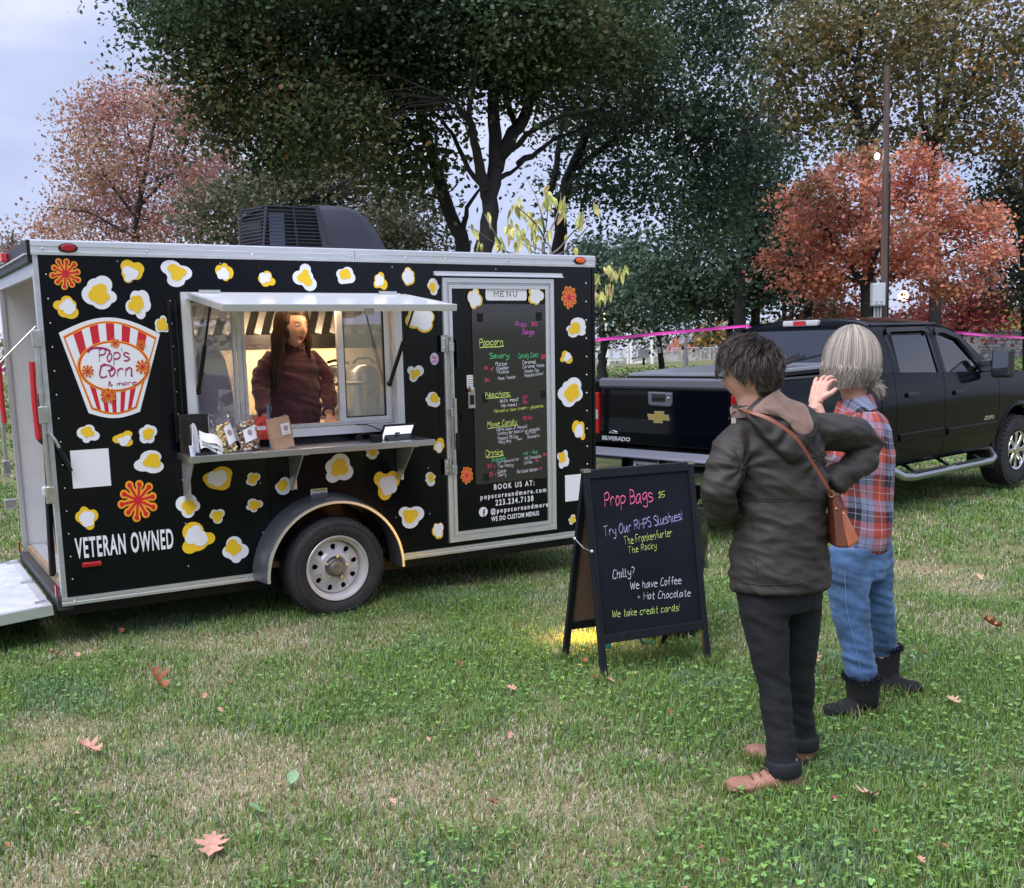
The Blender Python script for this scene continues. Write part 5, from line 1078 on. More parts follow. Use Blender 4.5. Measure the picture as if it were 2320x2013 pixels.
 ('cherry_tree', 'broad cherry tree in salmon red and orange leaf behind the pickup', [[(7.07,21.0,1.69,.131),(7.03,21.0,2.55,.104),(6.96,21.0,3.06,.077),(6.48,21.0,3.74,.049),(6.05,21.0,4.34,.022)],[(7.22,21.2,1.69,.115),(7.34,21.32,2.56,.092),(7.51,21.45,3.08,.069),(8.07,21.57,3.76,.046),(8.45,21.7,4.54,.023)],[(7.01,21.0,2.89,.07),(7.17,20.75,3.7,.043),(7.07,20.5,4.56,.017)],[(7.42,21.2,3.06,.053),(8.25,20.9,3.43,.033),(8.88,20.6,3.71,.013)],[(6.96,21.0,3.06,.048),(6.11,21.2,3.35,.031),(5.56,21.4,3.48,.013)],[(7.79,21.3,3.49,.036),(8.86,21.6,4.09,.025),(9.5,21.9,4.71,.014)]],
  [(5.82,21.75,4.75,.45,.36,.29),(5.9,20.22,4.71,.46,.37,.34),(6.46,20.57,5.0,.34,.27,.34),(6.85,20.98,4.6,.61,.49,.35),(7.66,21.73,5.17,.54,.43,.41),(8.11,21.98,4.85,.55,.44,.32),(8.33,21.44,5.22,.36,.3,.38),(8.19,20.4,4.68,.34,.27,.25),(6.08,21.09,4.19,.75,.6,.33),(6.87,21.43,4.04,.8,.64,.38),(7.25,20.06,3.93,.75,.6,.38),(8.42,21.38,4.28,.62,.5,.37),(8.79,20.72,4.38,.43,.35,.35),(9.25,21.19,4.15,.49,.39,.25),(9.67,21.36,4.28,.31,.25,.22),(5.63,21.36,3.68,.58,.46,.23),(6.33,21.05,3.46,.79,.63,.28),(7.25,21.11,3.4,.79,.63,.28),(7.83,20.37,3.43,.72,.58,.29),(8.84,20.99,3.59,.66,.52,.31),(8.96,20.21,3.58,.34,.27,.25),(5.66,20.96,3.14,.52,.42,.16),(8.41,21.08,3.02,.7,.56,.19),(6.67,21.58,3.07,.54,.43,.16),(8.97,20.78,3.11,.43,.35,.19),(6.84,19.99,5.27,.21,.17,.17),(7.97,21.06,5.49,.22,.18,.19)],
  [((.58,.215,.155),5),((.6,.26,.15),3),((.52,.21,.19),2),((.27,.2,.09),3.4)], 0.085, 22000, 0.19),
 ('red_tree', 'small pinkish red tree seen under the cherry, left of the meter pole', [[(9.04,30.0,1.78,.062),(9.09,30.0,2.76,.044),(9.15,30.0,3.24,.025)]],
  [(8.88,29.12,2.96,.73,.58,.42),(8.87,30.72,3.17,.51,.41,.38),(9.42,29.67,2.61,.62,.49,.31)],
  [((.45,.16,.12),3),((.4,.2,.1),2)], 0.13, 3000, 0.45),
 ('red_tree', 'small crimson tree with a dark leaning trunk, near the right end of the pink tape', [[(12.55,30.0,1.8,.175),(12.68,30.0,2.41,.138),(12.85,30.0,2.89,.1),(12.92,30.0,3.25,.062)]],
  [(11.48,29.64,2.73,.74,.59,.31),(12.86,31.23,3.09,.78,.62,.39),(12.95,29.68,3.11,.68,.54,.37),(13.27,29.55,2.85,.49,.39,.25)],
  [((.42,.085,.1),3),((.34,.1,.07),2),((.15,.09,.05),1)], 0.13, 3600, 0.45),
 ('yellow_tree', 'yellow ochre tree in the distance beyond the stone building', [[(21.45,48.0,1.71,.08),(21.42,48.0,2.89,.04)]],
  [(21.16,47.54,3.26,1.09,.87,.89),(21.06,47.94,2.7,.8,.64,.5)],
  [((.42,.26,.07),3),((.33,.22,.08),2)], 0.2, 2600, 0.6),
 ('green_tree', 'pale green tree in the distance at the right edge', [[(24.91,52.0,1.89,.087),(24.87,52.0,3.16,.043)]],
  [(24.26,50.78,3.74,1.16,.93,1.06),(25.68,52.14,3.14,1.09,.87,.87),(24.92,53.26,3.21,.67,.53,.67)],
  [((.16,.19,.09),3),((.2,.2,.1),2)], 0.2, 2600, 0.65),
 ('pine_tree', 'thick dark trunk with drooping blue-green boughs, right behind the cab corner', [[(5.39,25.0,1.2,.177),(5.44,25.0,2.22,.151),(5.47,25.0,3.83,.125),(5.52,25.0,5.8,.099),(5.54,25.0,7.26,.073)]],
  [(5.62,25.19,4.24,1.05,.84,.73),(6.26,25.73,5.1,.96,.77,.86),(5.45,26.34,5.42,.99,.79,.66),(6.55,26.03,3.79,.87,.69,.54),(5.85,25.73,6.12,.96,.77,.86)],
  [((.055,.098,.066),5),((.08,.12,.07),3),((.13,.13,.06),.7)], 0.12, 11000, 0.4),
 ('pine_tree', 'second thick dark trunk close beside the first, behind the cab roof', [[(6.15,26.5,1.16,.144),(6.15,26.5,2.24,.118),(6.15,26.5,3.95,.092),(6.19,26.5,5.53,.066)]],
  [(6.46,27.44,4.04,.91,.73,.57),(7.13,27.46,4.46,.8,.64,.69),(5.85,25.76,3.37,.75,.6,.32)],
  [((.055,.098,.066),5),((.08,.12,.07),3),((.13,.13,.06),.7)], 0.12, 5500, 0.4),
 ('pine_tree', 'dark slanting trunk with drooping boughs, left of the two thick trunks', [[(5.44,27.0,1.4,.101),(5.6,27.0,2.17,.084),(5.69,27.0,3.04,.068),(5.74,27.0,4.01,.051)]],
  [(5.02,26.95,4.03,1.24,.99,.79),(4.29,26.53,3.59,.99,.8,.55),(5.11,26.29,3.12,.77,.61,.33),(3.96,27.21,4.41,1.02,.82,.68)],
  [((.055,.098,.066),5),((.08,.12,.07),3),((.13,.13,.06),.7)], 0.12, 8500, 0.4),
 ('pine_tree', 'dark trunk leaning right with a small white notice on it, by the white fence', [[(4.9,34.0,1.58,.099),(4.83,34.0,2.25,.083),(4.74,34.0,2.81,.066),(4.66,34.0,3.91,.05)]],
  [(4.18,33.45,4.15,1.25,1.0,.7),(4.98,34.36,3.51,1.15,.92,.5),(3.59,34.25,4.92,1.14,.91,.86)],
  [((.055,.098,.066),5),((.08,.12,.07),3),((.13,.13,.06),.7)], 0.14, 6500, 0.45),
 ('pine_tree', 'forked dark tree just past the trailer corner, nearest the pink tape knot', [[(2.88,33.0,1.54,.151),(2.98,33.0,2.15,.121),(2.94,33.0,2.82,.092),(2.83,33.0,3.49,.062)],[(3.0,33.0,2.15,.062),(3.36,33.0,2.81,.045),(3.57,33.0,3.34,.028)]],
  [(3.19,31.81,3.79,.8,.64,.46),(2.77,32.83,4.67,.82,.66,.68),(3.66,32.67,3.05,.68,.54,.27),(2.67,33.62,3.53,.56,.45,.35)],
  [((.055,.098,.066),5),((.08,.12,.07),3),((.13,.13,.06),.7)], 0.14, 4200, 0.45),
 ('pine_tree', 'thin dark trunk, left one of a close pair behind the cab roof', [[(7.75,30.0,1.82,.069),(7.76,30.0,3.04,.06),(7.77,30.0,4.72,.05),(7.79,30.0,6.38,.041)]],
  [(7.49,29.01,4.39,.73,.58,.48),(7.65,29.21,5.33,.73,.58,.73),(7.51,30.03,3.78,.63,.5,.31)],
  [((.055,.098,.066),5),((.08,.12,.07),3),((.13,.13,.06),.7)], 0.13, 2600, 0.42),
 ('pine_tree', 'thin dark trunk, right one of a close pair behind the cab roof', [[(8.23,31.0,1.82,.077),(8.24,31.0,3.08,.067),(8.24,31.0,4.82,.057),(8.26,31.0,6.54,.046)]],
  [(8.16,30.77,4.56,.77,.62,.51),(8.45,31.4,5.61,.78,.63,.78),(7.86,30.6,3.81,.64,.51,.32)],
  [((.055,.098,.066),5),((.08,.12,.07),3),((.13,.13,.06),.7)], 0.13, 2600, 0.42),
 ('pine_tree', 'straight dark trunk between the thin pair and the red cherry', [[(7.87,28.0,1.79,.123),(7.88,28.0,2.92,.106),(7.88,28.0,4.5,.09),(7.89,28.0,6.04,.073)]],
  [(7.65,27.27,4.2,.68,.55,.45),(8.26,29.04,5.29,.73,.58,.73),(7.46,27.39,3.56,.57,.46,.29)],
  [((.055,.098,.066),5),((.08,.12,.07),3),((.13,.13,.06),.7)], 0.13, 2600, 0.42),
 ('yellow_tree', 'ochre small tree beside the red-roofed kiosk', [[(9.92,52.0,1.8,.065),(9.92,52.0,2.54,.033)]],
  [(9.58,50.94,3.05,.68,.54,.51),(9.23,51.34,2.76,.43,.34,.32),(10.21,51.52,2.84,.47,.38,.39)],
  [((.36,.22,.08),3),((.26,.2,.08),2)], 0.2, 1500, 0.55),
]
BARK = mat('dark_bark', (.022, .019, .021), .9, var=.4, vscale=6, stretch=(1, 1, .25), bump=.5, bscale=14)
def leaf_cloud(name, clusters, leaf, sig, pal, seed, parent):
    """rhombic leaves, one quad each, gathered in flattened sprays"""
    r = np.random.default_rng(seed)
    C = np.concatenate([np.repeat(np.array([c[:3]]), int(c[3]), 0) for c in clusters]); n = len(C)
    crnd = np.concatenate([np.full(int(c[3]), c[4]) for c in clusters])
    d = r.normal(0, 1, (n, 3))*np.array([sig, sig, sig*.55]); d[:, 2] -= .25*(d[:, 0]**2+d[:, 1]**2)/sig
    Pn = C+d
    nr = r.normal(0, 1, (n, 3))*.75+np.array([0, -.15, .75]); nr /= np.linalg.norm(nr, axis=1)[:, None]
    a = r.normal(0, 1, (n, 3)); a -= nr*(a*nr).sum(1)[:, None]; a /= np.linalg.norm(a, axis=1)[:, None]; b = np.cross(nr, a)
    s = (leaf*(.6+.75*r.random(n)))[:, None]; w = s*(.30+.14*r.random((n, 1)))
    V = np.stack([Pn-a*s*.5, Pn+b*w-a*s*.05-nr*s*.08, Pn+a*s*.5-nr*s*.10, Pn-b*w-a*s*.05-nr*s*.08], 1).reshape(-1, 3)
    F = (np.arange(n)*4)[:, None]+np.arange(4)
    wts = np.array([p[1] for p in pal], float); wts = np.cumsum(wts/wts.sum())
    pick = np.clip(crnd*.72+r.random(n)*.28, 0, .999); ix = np.searchsorted(wts, pick)
    col = np.array([p[0] for p in pal])[ix]*(.65+.7*r.random((n, 1)))
    return ob(name, npmesh(name, V, F, np.clip(np.repeat(col, 4, 0), 0, .9)), attr_mat('tree_leaf', .55, .38, .35), parent, kind='stuff')
def tree(i, name, label, limbs, blobs, pal, leaf, n, sig):
    b0 = limbs[0][0]; base = Vector((b0[0], b0[1], gz(b0[0], b0[1])))
    t = thing(name, label, 'tree', loc=base); r = random.Random(100+i); m = MB(); pts = []
    for k, l in enumerate(limbs):
        P = [Vector(p[:3])-base for p in l]; rad = [p[3] for p in l]
        if k == 0 and P[0].z > 0: P = [Vector((P[0].x, P[0].y, -.1))]+P; rad = [rad[0]*1.35]+rad
        # bend the straight runs a little
        Q = []; RR = []
        for a in range(len(P)-1):
            for q in (0, .34, .67):
                j = rad[a]*.35*(q > 0); Q.append(P[a].lerp(P[a+1], q)+Vector((r.uniform(-j, j), r.uniform(-j, j), r.uniform(-j, j)))); RR.append(rad[a]+(rad[a+1]-rad[a])*q)
        Q.append(P[-1]); RR.append(rad[-1]); m.tube(Q, RR, 9 if RR[0] > .06 else 6)
        pts += [(q, w) for q, w in zip(Q[1:], RR[1:])]
    area = [b[3]*b[5] for b in blobs]; tot = sum(area); cl = []; per = 84
    for b, ar in zip(blobs, area):
        for _ in range(max(3, int(n*ar/tot/per))):
            while True:
                u = Vector((r.uniform(-1, 1), r.uniform(-1, 1), r.uniform(-1, 1)))
                if .12 < u.length < 1: break
            u = u.normalized()*u.length**.6
            c = Vector((b[0]+u.x*b[3], b[1]+u.y*b[4], b[2]+u.z*b[5]))-base
            cr_ = min(.999, max(0, .5+.75*noise.noise(Vector((c.x*.35+i*9, c.y*.35, c.z*.45)))+r.uniform(-.28, .28)))
            cl.append((c.x, c.y, c.z, per*r.uniform(.5, 1.5), cr_))
    # each clump hangs from a twig that leaves the nearest limb
    for c in cl:
        v = Vector(c[:3]); low = [q for q in pts if q[0].z < v.z+.4] or pts
        q, w = min(low, key=lambda p: (p[0]-v).length+.35*abs(p[0].z-v.z))
        if (v-q).length > 1.7: continue
        mid = q.lerp(v, .5)+Vector((r.uniform(-.15, .15), r.uniform(-.15, .15), .10*(v-q).length))
        w0 = min(w*.6, .012+.010*(v-q).length); m.tube([q, mid, v], [w0, w0*.6, .006], 4, cap=False)
        if r.random() < .35: pts.append((mid, w0*.6))
    m.build('trunk', [BARK], t, smooth=60)
    leaf_cloud('crown', cl, leaf, sig*.95, pal, 500+i, t)
for i, a in enumerate(TREES): tree(i, *a)
# ---- sapling with long drooping yellow-green leaves: every leaf its own part
SAP_B = [[(0.43,10.2,2.61),(0.44,10.41,2.73),(0.38,10.43,2.8),(0.4,10.24,2.89),(0.41,10.01,3.01),(0.41,9.96,3.1)],[(0.4,10.45,2.79),(0.33,10.31,2.9),(0.22,10.07,2.98),(0.12,9.95,3.05)],[(0.38,10.14,2.83),(0.36,9.96,2.92),(0.32,10.01,3.09),(0.26,10.23,3.28),(0.21,10.42,3.4)],[(0.37,9.97,2.75),(0.47,10.15,2.91),(0.54,10.38,3.1),(0.56,10.44,3.24)],[(0.44,10.32,2.64),(0.54,10.45,2.72),(0.64,10.35,2.83),(0.76,10.11,2.91),(0.83,9.95,2.98)],[(0.48,10.4,2.63),(0.59,10.18,2.67),(0.72,9.98,2.79),(0.83,9.98,2.91),(0.93,10.18,3.01)],[(0.41,10.03,2.6),(0.34,9.96,2.65),(0.22,10.11,2.73),(0.12,10.35,2.87),(0.06,10.45,2.92)],[(0.38,10.05,2.6),(0.27,10.28,2.67),(0.13,10.44,2.81)],[(0.34,10.41,2.63),(0.05,10.42,2.68),(-0.1,10.23,2.76),(-0.26,10.01,2.86)],[(-0.0,10.3,2.65),(-0.03,10.06,2.72),(-0.13,9.95,2.9),(-0.17,10.07,3.0)],[(0.44,9.96,2.58),(0.65,10.01,2.35),(0.84,10.24,2.37),(0.94,10.43,2.45),(1.15,10.41,2.49)],[(0.66,10.16,2.36),(0.85,10.39,2.25),(0.97,10.44,2.25),(1.03,10.27,2.3)]]
SAP_L = [(0.385,10.152,3.191),(0.412,10.049,3.186),(0.428,10.024,3.188),(0.389,10.063,3.188),(0.396,10.013,3.073),(0.404,10.392,3.151),(0.435,10.219,3.162),(0.429,10.244,3.173),(0.396,10.419,3.098),(0.404,9.982,3.087),(0.398,10.068,3.04),(0.154,10.083,3.097),(0.157,10.136,3.112),(0.164,10.342,3.13),(0.153,10.172,3.072),(0.179,10.432,3.079),(0.122,10.335,3.084),(0.165,10.282,3.058),(0.191,10.224,2.999),(0.169,10.112,2.985),(0.18,10.343,3.021),(0.167,10.218,3.047),(0.124,10.272,3.035),(0.095,10.309,3.063),(0.074,10.388,3.037),(0.575,10.008,3.085),(0.575,10.085,3.078),(0.539,10.031,3.052),(0.561,10.31,3.093),(0.526,10.167,3.004),(0.549,10.09,3.011),(0.585,10.221,3.055),(0.548,10.401,3.052),(0.582,10.262,3.009),(0.577,10.157,2.989),(0.565,10.176,2.953),(0.558,10.127,2.951),(0.73,10.299,2.96),(0.712,10.167,2.96),(0.728,10.024,2.951),(0.723,10.444,2.935),(0.711,10.049,2.925),(0.756,10.36,2.95),(0.717,10.182,2.898),(0.75,10.405,2.89),(0.718,10.231,2.883),(0.71,10.413,2.915),(0.749,10.282,2.933),(0.043,10.02,2.893),(0.072,10.21,2.857),(0.048,10.365,2.911),(0.07,10.056,2.903),(0.051,10.279,2.843),(0.045,10.317,2.837),(0.03,10.044,2.833),(0.061,10.295,2.881),(0.084,9.974,2.807),(0.054,10.181,2.826),(0.054,10.01,2.76),(0.092,10.419,2.876),(0.082,9.952,2.8),(0.092,10.264,2.843),(0.115,10.151,2.866),(0.146,10.368,2.844),(0.129,10.061,2.791),(0.144,10.072,2.806),(0.125,10.315,2.821),(0.131,10.3,2.688),(0.11,10.012,2.699),(0.109,10.315,2.713),(0.114,10.351,2.736),(0.152,9.986,2.712),(0.186,10.163,2.824),(0.175,9.985,2.783),(0.198,10.158,2.789),(0.299,10.244,2.914),(0.285,10.402,2.915),(0.294,10.04,2.846),(0.319,10.056,2.899),(0.306,10.009,2.832),(0.264,9.96,2.791),(0.272,10.341,2.827),(0.295,10.384,2.888),(0.323,10.215,2.765),(0.305,10.211,2.742),(0.28,10.248,2.814),(0.323,10.321,2.78),(0.288,10.083,2.772),(0.255,10.367,2.998),(0.239,10.307,2.995),(0.258,10.437,3.003),(0.279,10.028,2.954),(0.255,10.123,2.893),(0.267,10.357,2.916),(0.235,9.979,2.869),(0.429,10.008,3.095),(0.482,10.196,3.099),(0.451,9.973,3.078),(0.422,10.119,3.013),(0.447,10.321,3.086),(0.459,10.203,3.059),(0.205,10.247,2.746),(0.219,10.425,2.741),(0.178,9.97,2.728),(0.204,10.29,2.734),(-0.022,10.356,2.752),(-0.02,10.343,2.734),(-0.057,10.345,2.744),(-0.056,10.201,2.731),(-0.014,9.968,2.67),(-0.042,10.124,2.68),(-0.078,10.081,2.752),(-0.032,10.227,2.765),(-0.211,10.09,2.665),(-0.228,10.199,2.721),(-0.26,10.383,2.685),(-0.225,10.348,2.718),(-0.208,10.213,2.703),(-0.304,10.31,2.898),(-0.302,10.007,2.824),(-0.275,10.42,2.863),(-0.143,10.15,2.979),(-0.122,10.008,2.93),(0.58,10.067,2.744),(0.627,10.44,2.72),(0.656,10.386,2.661),(0.682,10.341,2.659),(0.292,10.209,2.696),(0.246,10.215,2.696),(0.249,10.133,2.64),(0.244,10.081,2.648),(0.422,10.042,2.758),(0.423,9.952,2.784),(0.832,9.97,3.028),(0.88,10.414,3.06),(0.975,9.965,2.396),(0.959,9.955,2.444),(1.008,10.324,2.458),(1.015,10.27,2.4),(1.055,10.377,2.432),(1.028,10.203,2.409),(1.02,10.048,2.383),(1.027,10.104,2.388),(1.038,10.352,2.45),(1.118,10.303,2.405),(1.111,10.39,2.472),(1.061,10.011,2.392),(1.159,10.429,2.484),(1.139,10.277,2.442),(0.852,9.993,2.346),(0.859,10.033,2.364),(0.862,9.963,2.375),(0.885,10.314,2.333),(0.83,10.011,2.411),(0.858,10.363,2.406),(1.008,10.356,2.259),(1.017,10.183,2.286),(0.952,9.971,2.253),(0.993,10.189,2.299),(0.946,10.161,2.286),(0.947,10.012,2.235),(0.95,9.991,2.251),(0.912,10.101,2.192),(0.918,9.957,2.173),(0.913,10.246,2.23),(0.906,9.987,2.192),(0.872,10.323,2.22),(0.904,10.388,2.213),(0.847,10.137,2.219),(0.886,10.204,2.153),(0.911,9.958,2.431),(0.958,10.001,2.454)]

sap = thing('sapling', 'bare-twigged young tree with drooping yellow-green leaves, peeping over the trailer roof', 'young tree', loc=(.37, 10.2, 0))
m = MB(); sb = Vector((.37, 10.2, 0)); m.tube([(0, 0, -.05), (.02, .02, 1.2), (-.01, 0, 2.2), (0, .02, 2.75)], [.03, .026, .02, .015], 8)
for b in SAP_B: m.tube(smooth_pts([tuple(Vector(p)-sb) for p in b], 3), [.012-.010*k/(3*(len(b)-1)) for k in range(3*(len(b)-1)+1)], 5)
m.build('trunk', [mat('grey_twig', (.20, .175, .16), .8, var=.2)], sap, smooth=60)
lm_ = []
for k, c in enumerate([(.46, .46, .13), (.36, .40, .11), (.55, .48, .17), (.42, .30, .16)]):
    mm = MB(); rows = []
    for q, w in ((0, .004), (.12, .020), (.35, .030), (.65, .020), (.88, .008), (1, .001)): rows.append([(-w, .010*math.sin(q*3)-.3*w, -q*.15), (0, .016*math.sin(q*3), -q*.15), (w, .010*math.sin(q*3)-.3*w, -q*.15)])
    me = mm.grid(rows).mesh('leaf'); me.materials.append(mat('sapling_leaf_%s' % 'abcd'[k], c, .5, var=.25, vscale=15)); lm_.append(me)
for k, p in enumerate(SAP_L):
    r = random.Random(k); brown = k % 11 == 3
    o = ob('leaf', lm_[3 if brown else k % 3], parent=sap, loc=Vector(p)-sb+Vector((0, 0, .05)), rot=(r.uniform(-.35, .35), r.uniform(-.5, .5), r.uniform(0, 6.28)))
    s_ = r.uniform(.55, .9); o.scale = (s_, s_, s_)
# ================================================================ the park beyond: fence, poles, lamps, kiosk, stone building, far woods
GAL = mat('pale_galvanised', (.55, .57, .60), .5, .4)
fc = thing('chain_link_fence', 'pale chain-link fence with white posts on the far side of the park', 'fence', loc=(3.4, 44, gz(3.4, 44)))
fa, fb2 = Vector((0, 0, 0)), Vector((7.0, 4.4, .02)); n = 15
for k in range(n+1):
    p = fa.lerp(fb2, k/n); MB().tube([p-Vector((0, 0, .15)), p+Vector((0, 0, .62))], .03, 6).build('post', [GAL], fc)
MB().tube([fa+Vector((0, 0, .60)), fb2+Vector((0, 0, .60))], .02, 6).build('top_rail', [GAL], fc)
m = MB(); nn = 120
for k in range(-6, nn+6):
    for s in (-6, 6):
        a, b = max(0, min(1, k/nn)), max(0, min(1, (k+s)/nn))
        if a != b: m.tube([fa.lerp(fb2, a)+Vector((0, 0, -.05)), fa.lerp(fb2, b)+Vector((0, 0, .58))], .006, 3, cap=False)
m.build('wire_mesh', [GAL], fc, kind='stuff')
WP = mat('white_post_paint', (.72, .72, .72), .5)
for nm, lab, x, y, z0, z1, rr in (('white_post', 'short white post leftmost by the far fence', 4.05, 43, 1.5, 2.2, .06), ('white_post', 'tall white post by the far fence, left one of the close pair', 4.95, 44, 1.55, 2.95, .05), ('white_post', 'tall thick white post by the far fence, right one of the close pair', 5.10, 44, 1.55, 3.1, .075), ('white_post', 'tall white post by the far fence, right of the grey board', 5.82, 43, 1.5, 2.95, .07)):
    t = thing(nm, lab, 'post', loc=(x, y, gz(x, y)), group='white posts by the far fence')
    MB().tube([(0, 0, -.2), (0, 0, z1-z0)], rr, 8).build('pole', [WP], t); MB().ball((0, 0, z1-z0+rr*.5), rr*1.2, 8, 6).build('cap', [WP], t, smooth=60)
bd = thing('park_board', 'grey notice board on a post in front of the far fence', 'notice board', loc=(5.35, 42, gz(5.35, 42)))
MB().box((-.22, -.03, .28), (.22, .03, .62)).build('board', [mat('weathered_grey_board', (.16, .16, .18), .7, var=.2)], bd); MB().tube([(0, .04, -.2), (0, .04, .5)], .05, 6).build('pole', [BLK2], bd)
tbk = thing('park_table', 'white table standing on the grass before the far fence', 'table', loc=(4.15, 41, gz(4.15, 41)))
MB().box((-.28, -.2, .24), (.28, .2, .29)).build('table_top', [WP], tbk)
for x in (-.16, .02): MB().box((x, -.05, -.05), (x+.06, .05, .24)).build('leg', [WP], tbk)
hb2 = thing('white_bench', 'low white bench by the tall posts of the far fence', 'bench', loc=(5.35, 43.2, gz(5.35, 43.2)))
MB().prism([(-.25, .02), (.25, .05), (.22, .16), (-.2, .09)], 1, -.1, .1).build('seat', [WP], hb2); MB().box((-.15, -.05, -.05), (-.1, .05, .05)).build('leg', [WP], hb2); MB().box((.1, -.05, -.05), (.15, .05, .06)).build('leg', [WP], hb2)
nt_ = thing('tree_notice', 'small white notice fixed to the leaning dark trunk by the fence', 'sign', loc=(4.77, 33.65, gz(4.77, 33.6)))
MB().box((-.06, -.02, .86), (.06, .0, 1.05)).build('notice_plate', [WP], nt_); MB().box((-.045, -.0215, .96), (.045, -.0205, .975)).build('print_rule', [BLK2], nt_); MB().box((-.045, -.0215, .91), (.03, -.0205, .925)).build('print_rule', [BLK2], nt_)
kz = gz(9.9, 60)
kio = thing('park_kiosk', 'small park building with a hipped dull red roof beyond the fence', 'building', loc=(9.9, 60, kz))
MB().box((-.7, 0, -.3), (.75, 1.5, .62)).build('wall', [mat('cream_render', (.45, .42, .40), .8)], kio)
MB().add([(-.85, -.15, .55), (.88, -.15, .55), (.88, 1.65, .55), (-.85, 1.65, .55), (-.25, .5, 1.42), (.35, .5, 1.42), (.35, .9, 1.42), (-.25, .9, 1.42)], [(0, 1, 5, 4), (1, 2, 6, 5), (2, 3, 7, 6), (3, 0, 4, 7), (4, 5, 6, 7), (3, 2, 1, 0)]).build('roof', [mat('dull_red_roof', (.30, .055, .06), .7, var=.2, vscale=3)], kio)
MB().box((-.2, -.012, .0), (.1, .0, .45)).build('door', [BLK2], kio)
bl_ = thing('banner_lamp_post', 'grey park lamp post with two blue and white banners beyond the trees', 'lamp post', loc=(6.68, 40, gz(6.68, 40)))
MB().lathe([(.09, -.2), (.07, .3), (.05, .5), (.045, 2.1), (.07, 2.12), (.08, 2.2), (.10, 2.25), (.06, 2.36), (.01, 2.5)], 12).build('pole', [mat('grey_cast_post', (.14, .14, .16), .6)], bl_, smooth=40)
for s in (-1, 1):
    b_ = MB().box((s*.06, -.008, .84), (s*.25, .008, 1.5)).build('banner', [mat('blue_banner', (.10, .20, .42), .7, var=1, vscale=5, var2=(.6, .62, .7))], bl_)
    MB().tube([(0, 0, 1.51), (s*.27, 0, 1.51)], .012, 6).build('banner_arm', [BLK2], b_)
GLW = mat('street_lamp_glow', (1, .85, .6), .5, emit=(1.0, .72, .38), estr=5)
for lab, x, y, z in (('lit street lamp glowing through the dark foliage by the trailer corner', 4.25, 46, 3.76), ('lit street lamp on a white post under the red cherry', 12.55, 34, 3.52)):
    g_ = gz(x, y); t = thing('street_lamp', lab, 'street lamp', loc=(x, y, g_), group='lit street lamps in the park')
    MB().tube([(0, 0, -.2), (0, 0, z-g_-.12)], .045, 8).build('pole', [WP], t); MB().lathe([(.05, z-g_-.14), (.13, z-g_-.10), (.15, z-g_+.02), (.10, z-g_+.12), (.02, z-g_+.16)], 12).build('lantern', [GLW], t, smooth=40)
# timber pole with its meter cabinet and flood lamp
pl_ = thing('utility_pole', 'tall bare brown timber pole carrying a pale meter cabinet, behind the pickup', 'utility pole', loc=(6.33, 18, gz(6.33, 18)))
pz = gz(6.33, 18)
MB().tube([(0, 0, -.3), (.0, 0, 2.2), (-.01, 0, 4.2), (-.015, 0, 6.29-pz)], [.074, .065, .055, .047], 16).build('pole', [mat('reddish_timber', (.10, .068, .062), .9, var=.4, vscale=4, stretch=(6, 6, .3), bump=.4, bscale=30)], pl_, smooth=50)
cbx = MB().box((-.275, -.24, 2.44-pz), (-.065, -.10, 2.81-pz)).build('meter_cabinet', [mat('pale_grey_cabinet', (.46, .50, .55), .5)], pl_, bevel=.008)
MB().box((-.26, -.247, 2.46-pz), (-.10, -.241, 2.79-pz)).build('cabinet_door', [mat('pale_grey_cabinet', (.46, .50, .55), .5)], cbx, bevel=.004)
for x in (-.23, -.15): MB().box((x, -.256, 2.49-pz), (x+.03, -.248, 2.52-pz)).build('latch', [ZINC], cbx)
for x in (-.215, -.165, -.115): MB().tube([(x, -.16, -.2), (x, -.16, 2.44-pz)], .018, 8).build('conduit', [mat('grey_conduit', (.35, .37, .40), .5)], pl_)
MB().tube([(.04, -.07, 2.0-pz), (.04, -.06, 4.6-pz)], .012, 6).build('cable', [BLK2], pl_)
fl = thing('flood_lamp', 'bright white flood lamp on the left side of the timber pole', 'flood lamp', loc=(6.19, 18.05, 4.88))
MB().ball((0, 0, 0), (.042, .04, .05), 12, 8).build('bulb', [mat('flood_lamp_glow', (1, .95, .9), .5, emit=(1.0, .93, .85), estr=8)], fl, smooth=60); MB().tube([(0, .02, 0), (.12, 0, .03)], .015, 6).build('arm', [BLK2], fl)
# stone building by the right edge
sbz = gz(17.5, 38); st = thing('stone_building', 'low grey rubble-stone building behind the pickup mirror', 'building', loc=(15.95, 36, sbz))
sM = Matrix.Rotation(math.atan2(4, 3.4), 4, 'Z')
MB().box((0, .03, -.5), (9, 2.5, .98), 0, sM).build('wall', [mat('mortar_grey', (.20, .19, .20), .9)], st)
m = MB(); r = random.Random(4); cols = []
z = -.3
while z < .95:
    h = r.uniform(.09, .16); x = 0
    while x < 9:
        w = r.uniform(.14, .42); m.box((x+.012, -r.uniform(.0, .03), z+.01), (min(9, x+w)-.012, .04, min(.98, z+h)-.01), r.choice((0, 0, 1, 2)), sM); x += w
    z += h
m.build('stone_facing', [mat('grey_stone', (.24, .23, .24), .9, var=.3, vscale=3), mat('dark_stone', (.13, .125, .13), .9, var=.3), mat('pale_stone', (.34, .32, .32), .9, var=.2)], st, kind='stuff')
MB().box((-.1, -.1, .98), (9.1, 2.6, 1.05), 0, sM).build('roof', [mat('dull_slate', (.12, .12, .13), .8)], st)
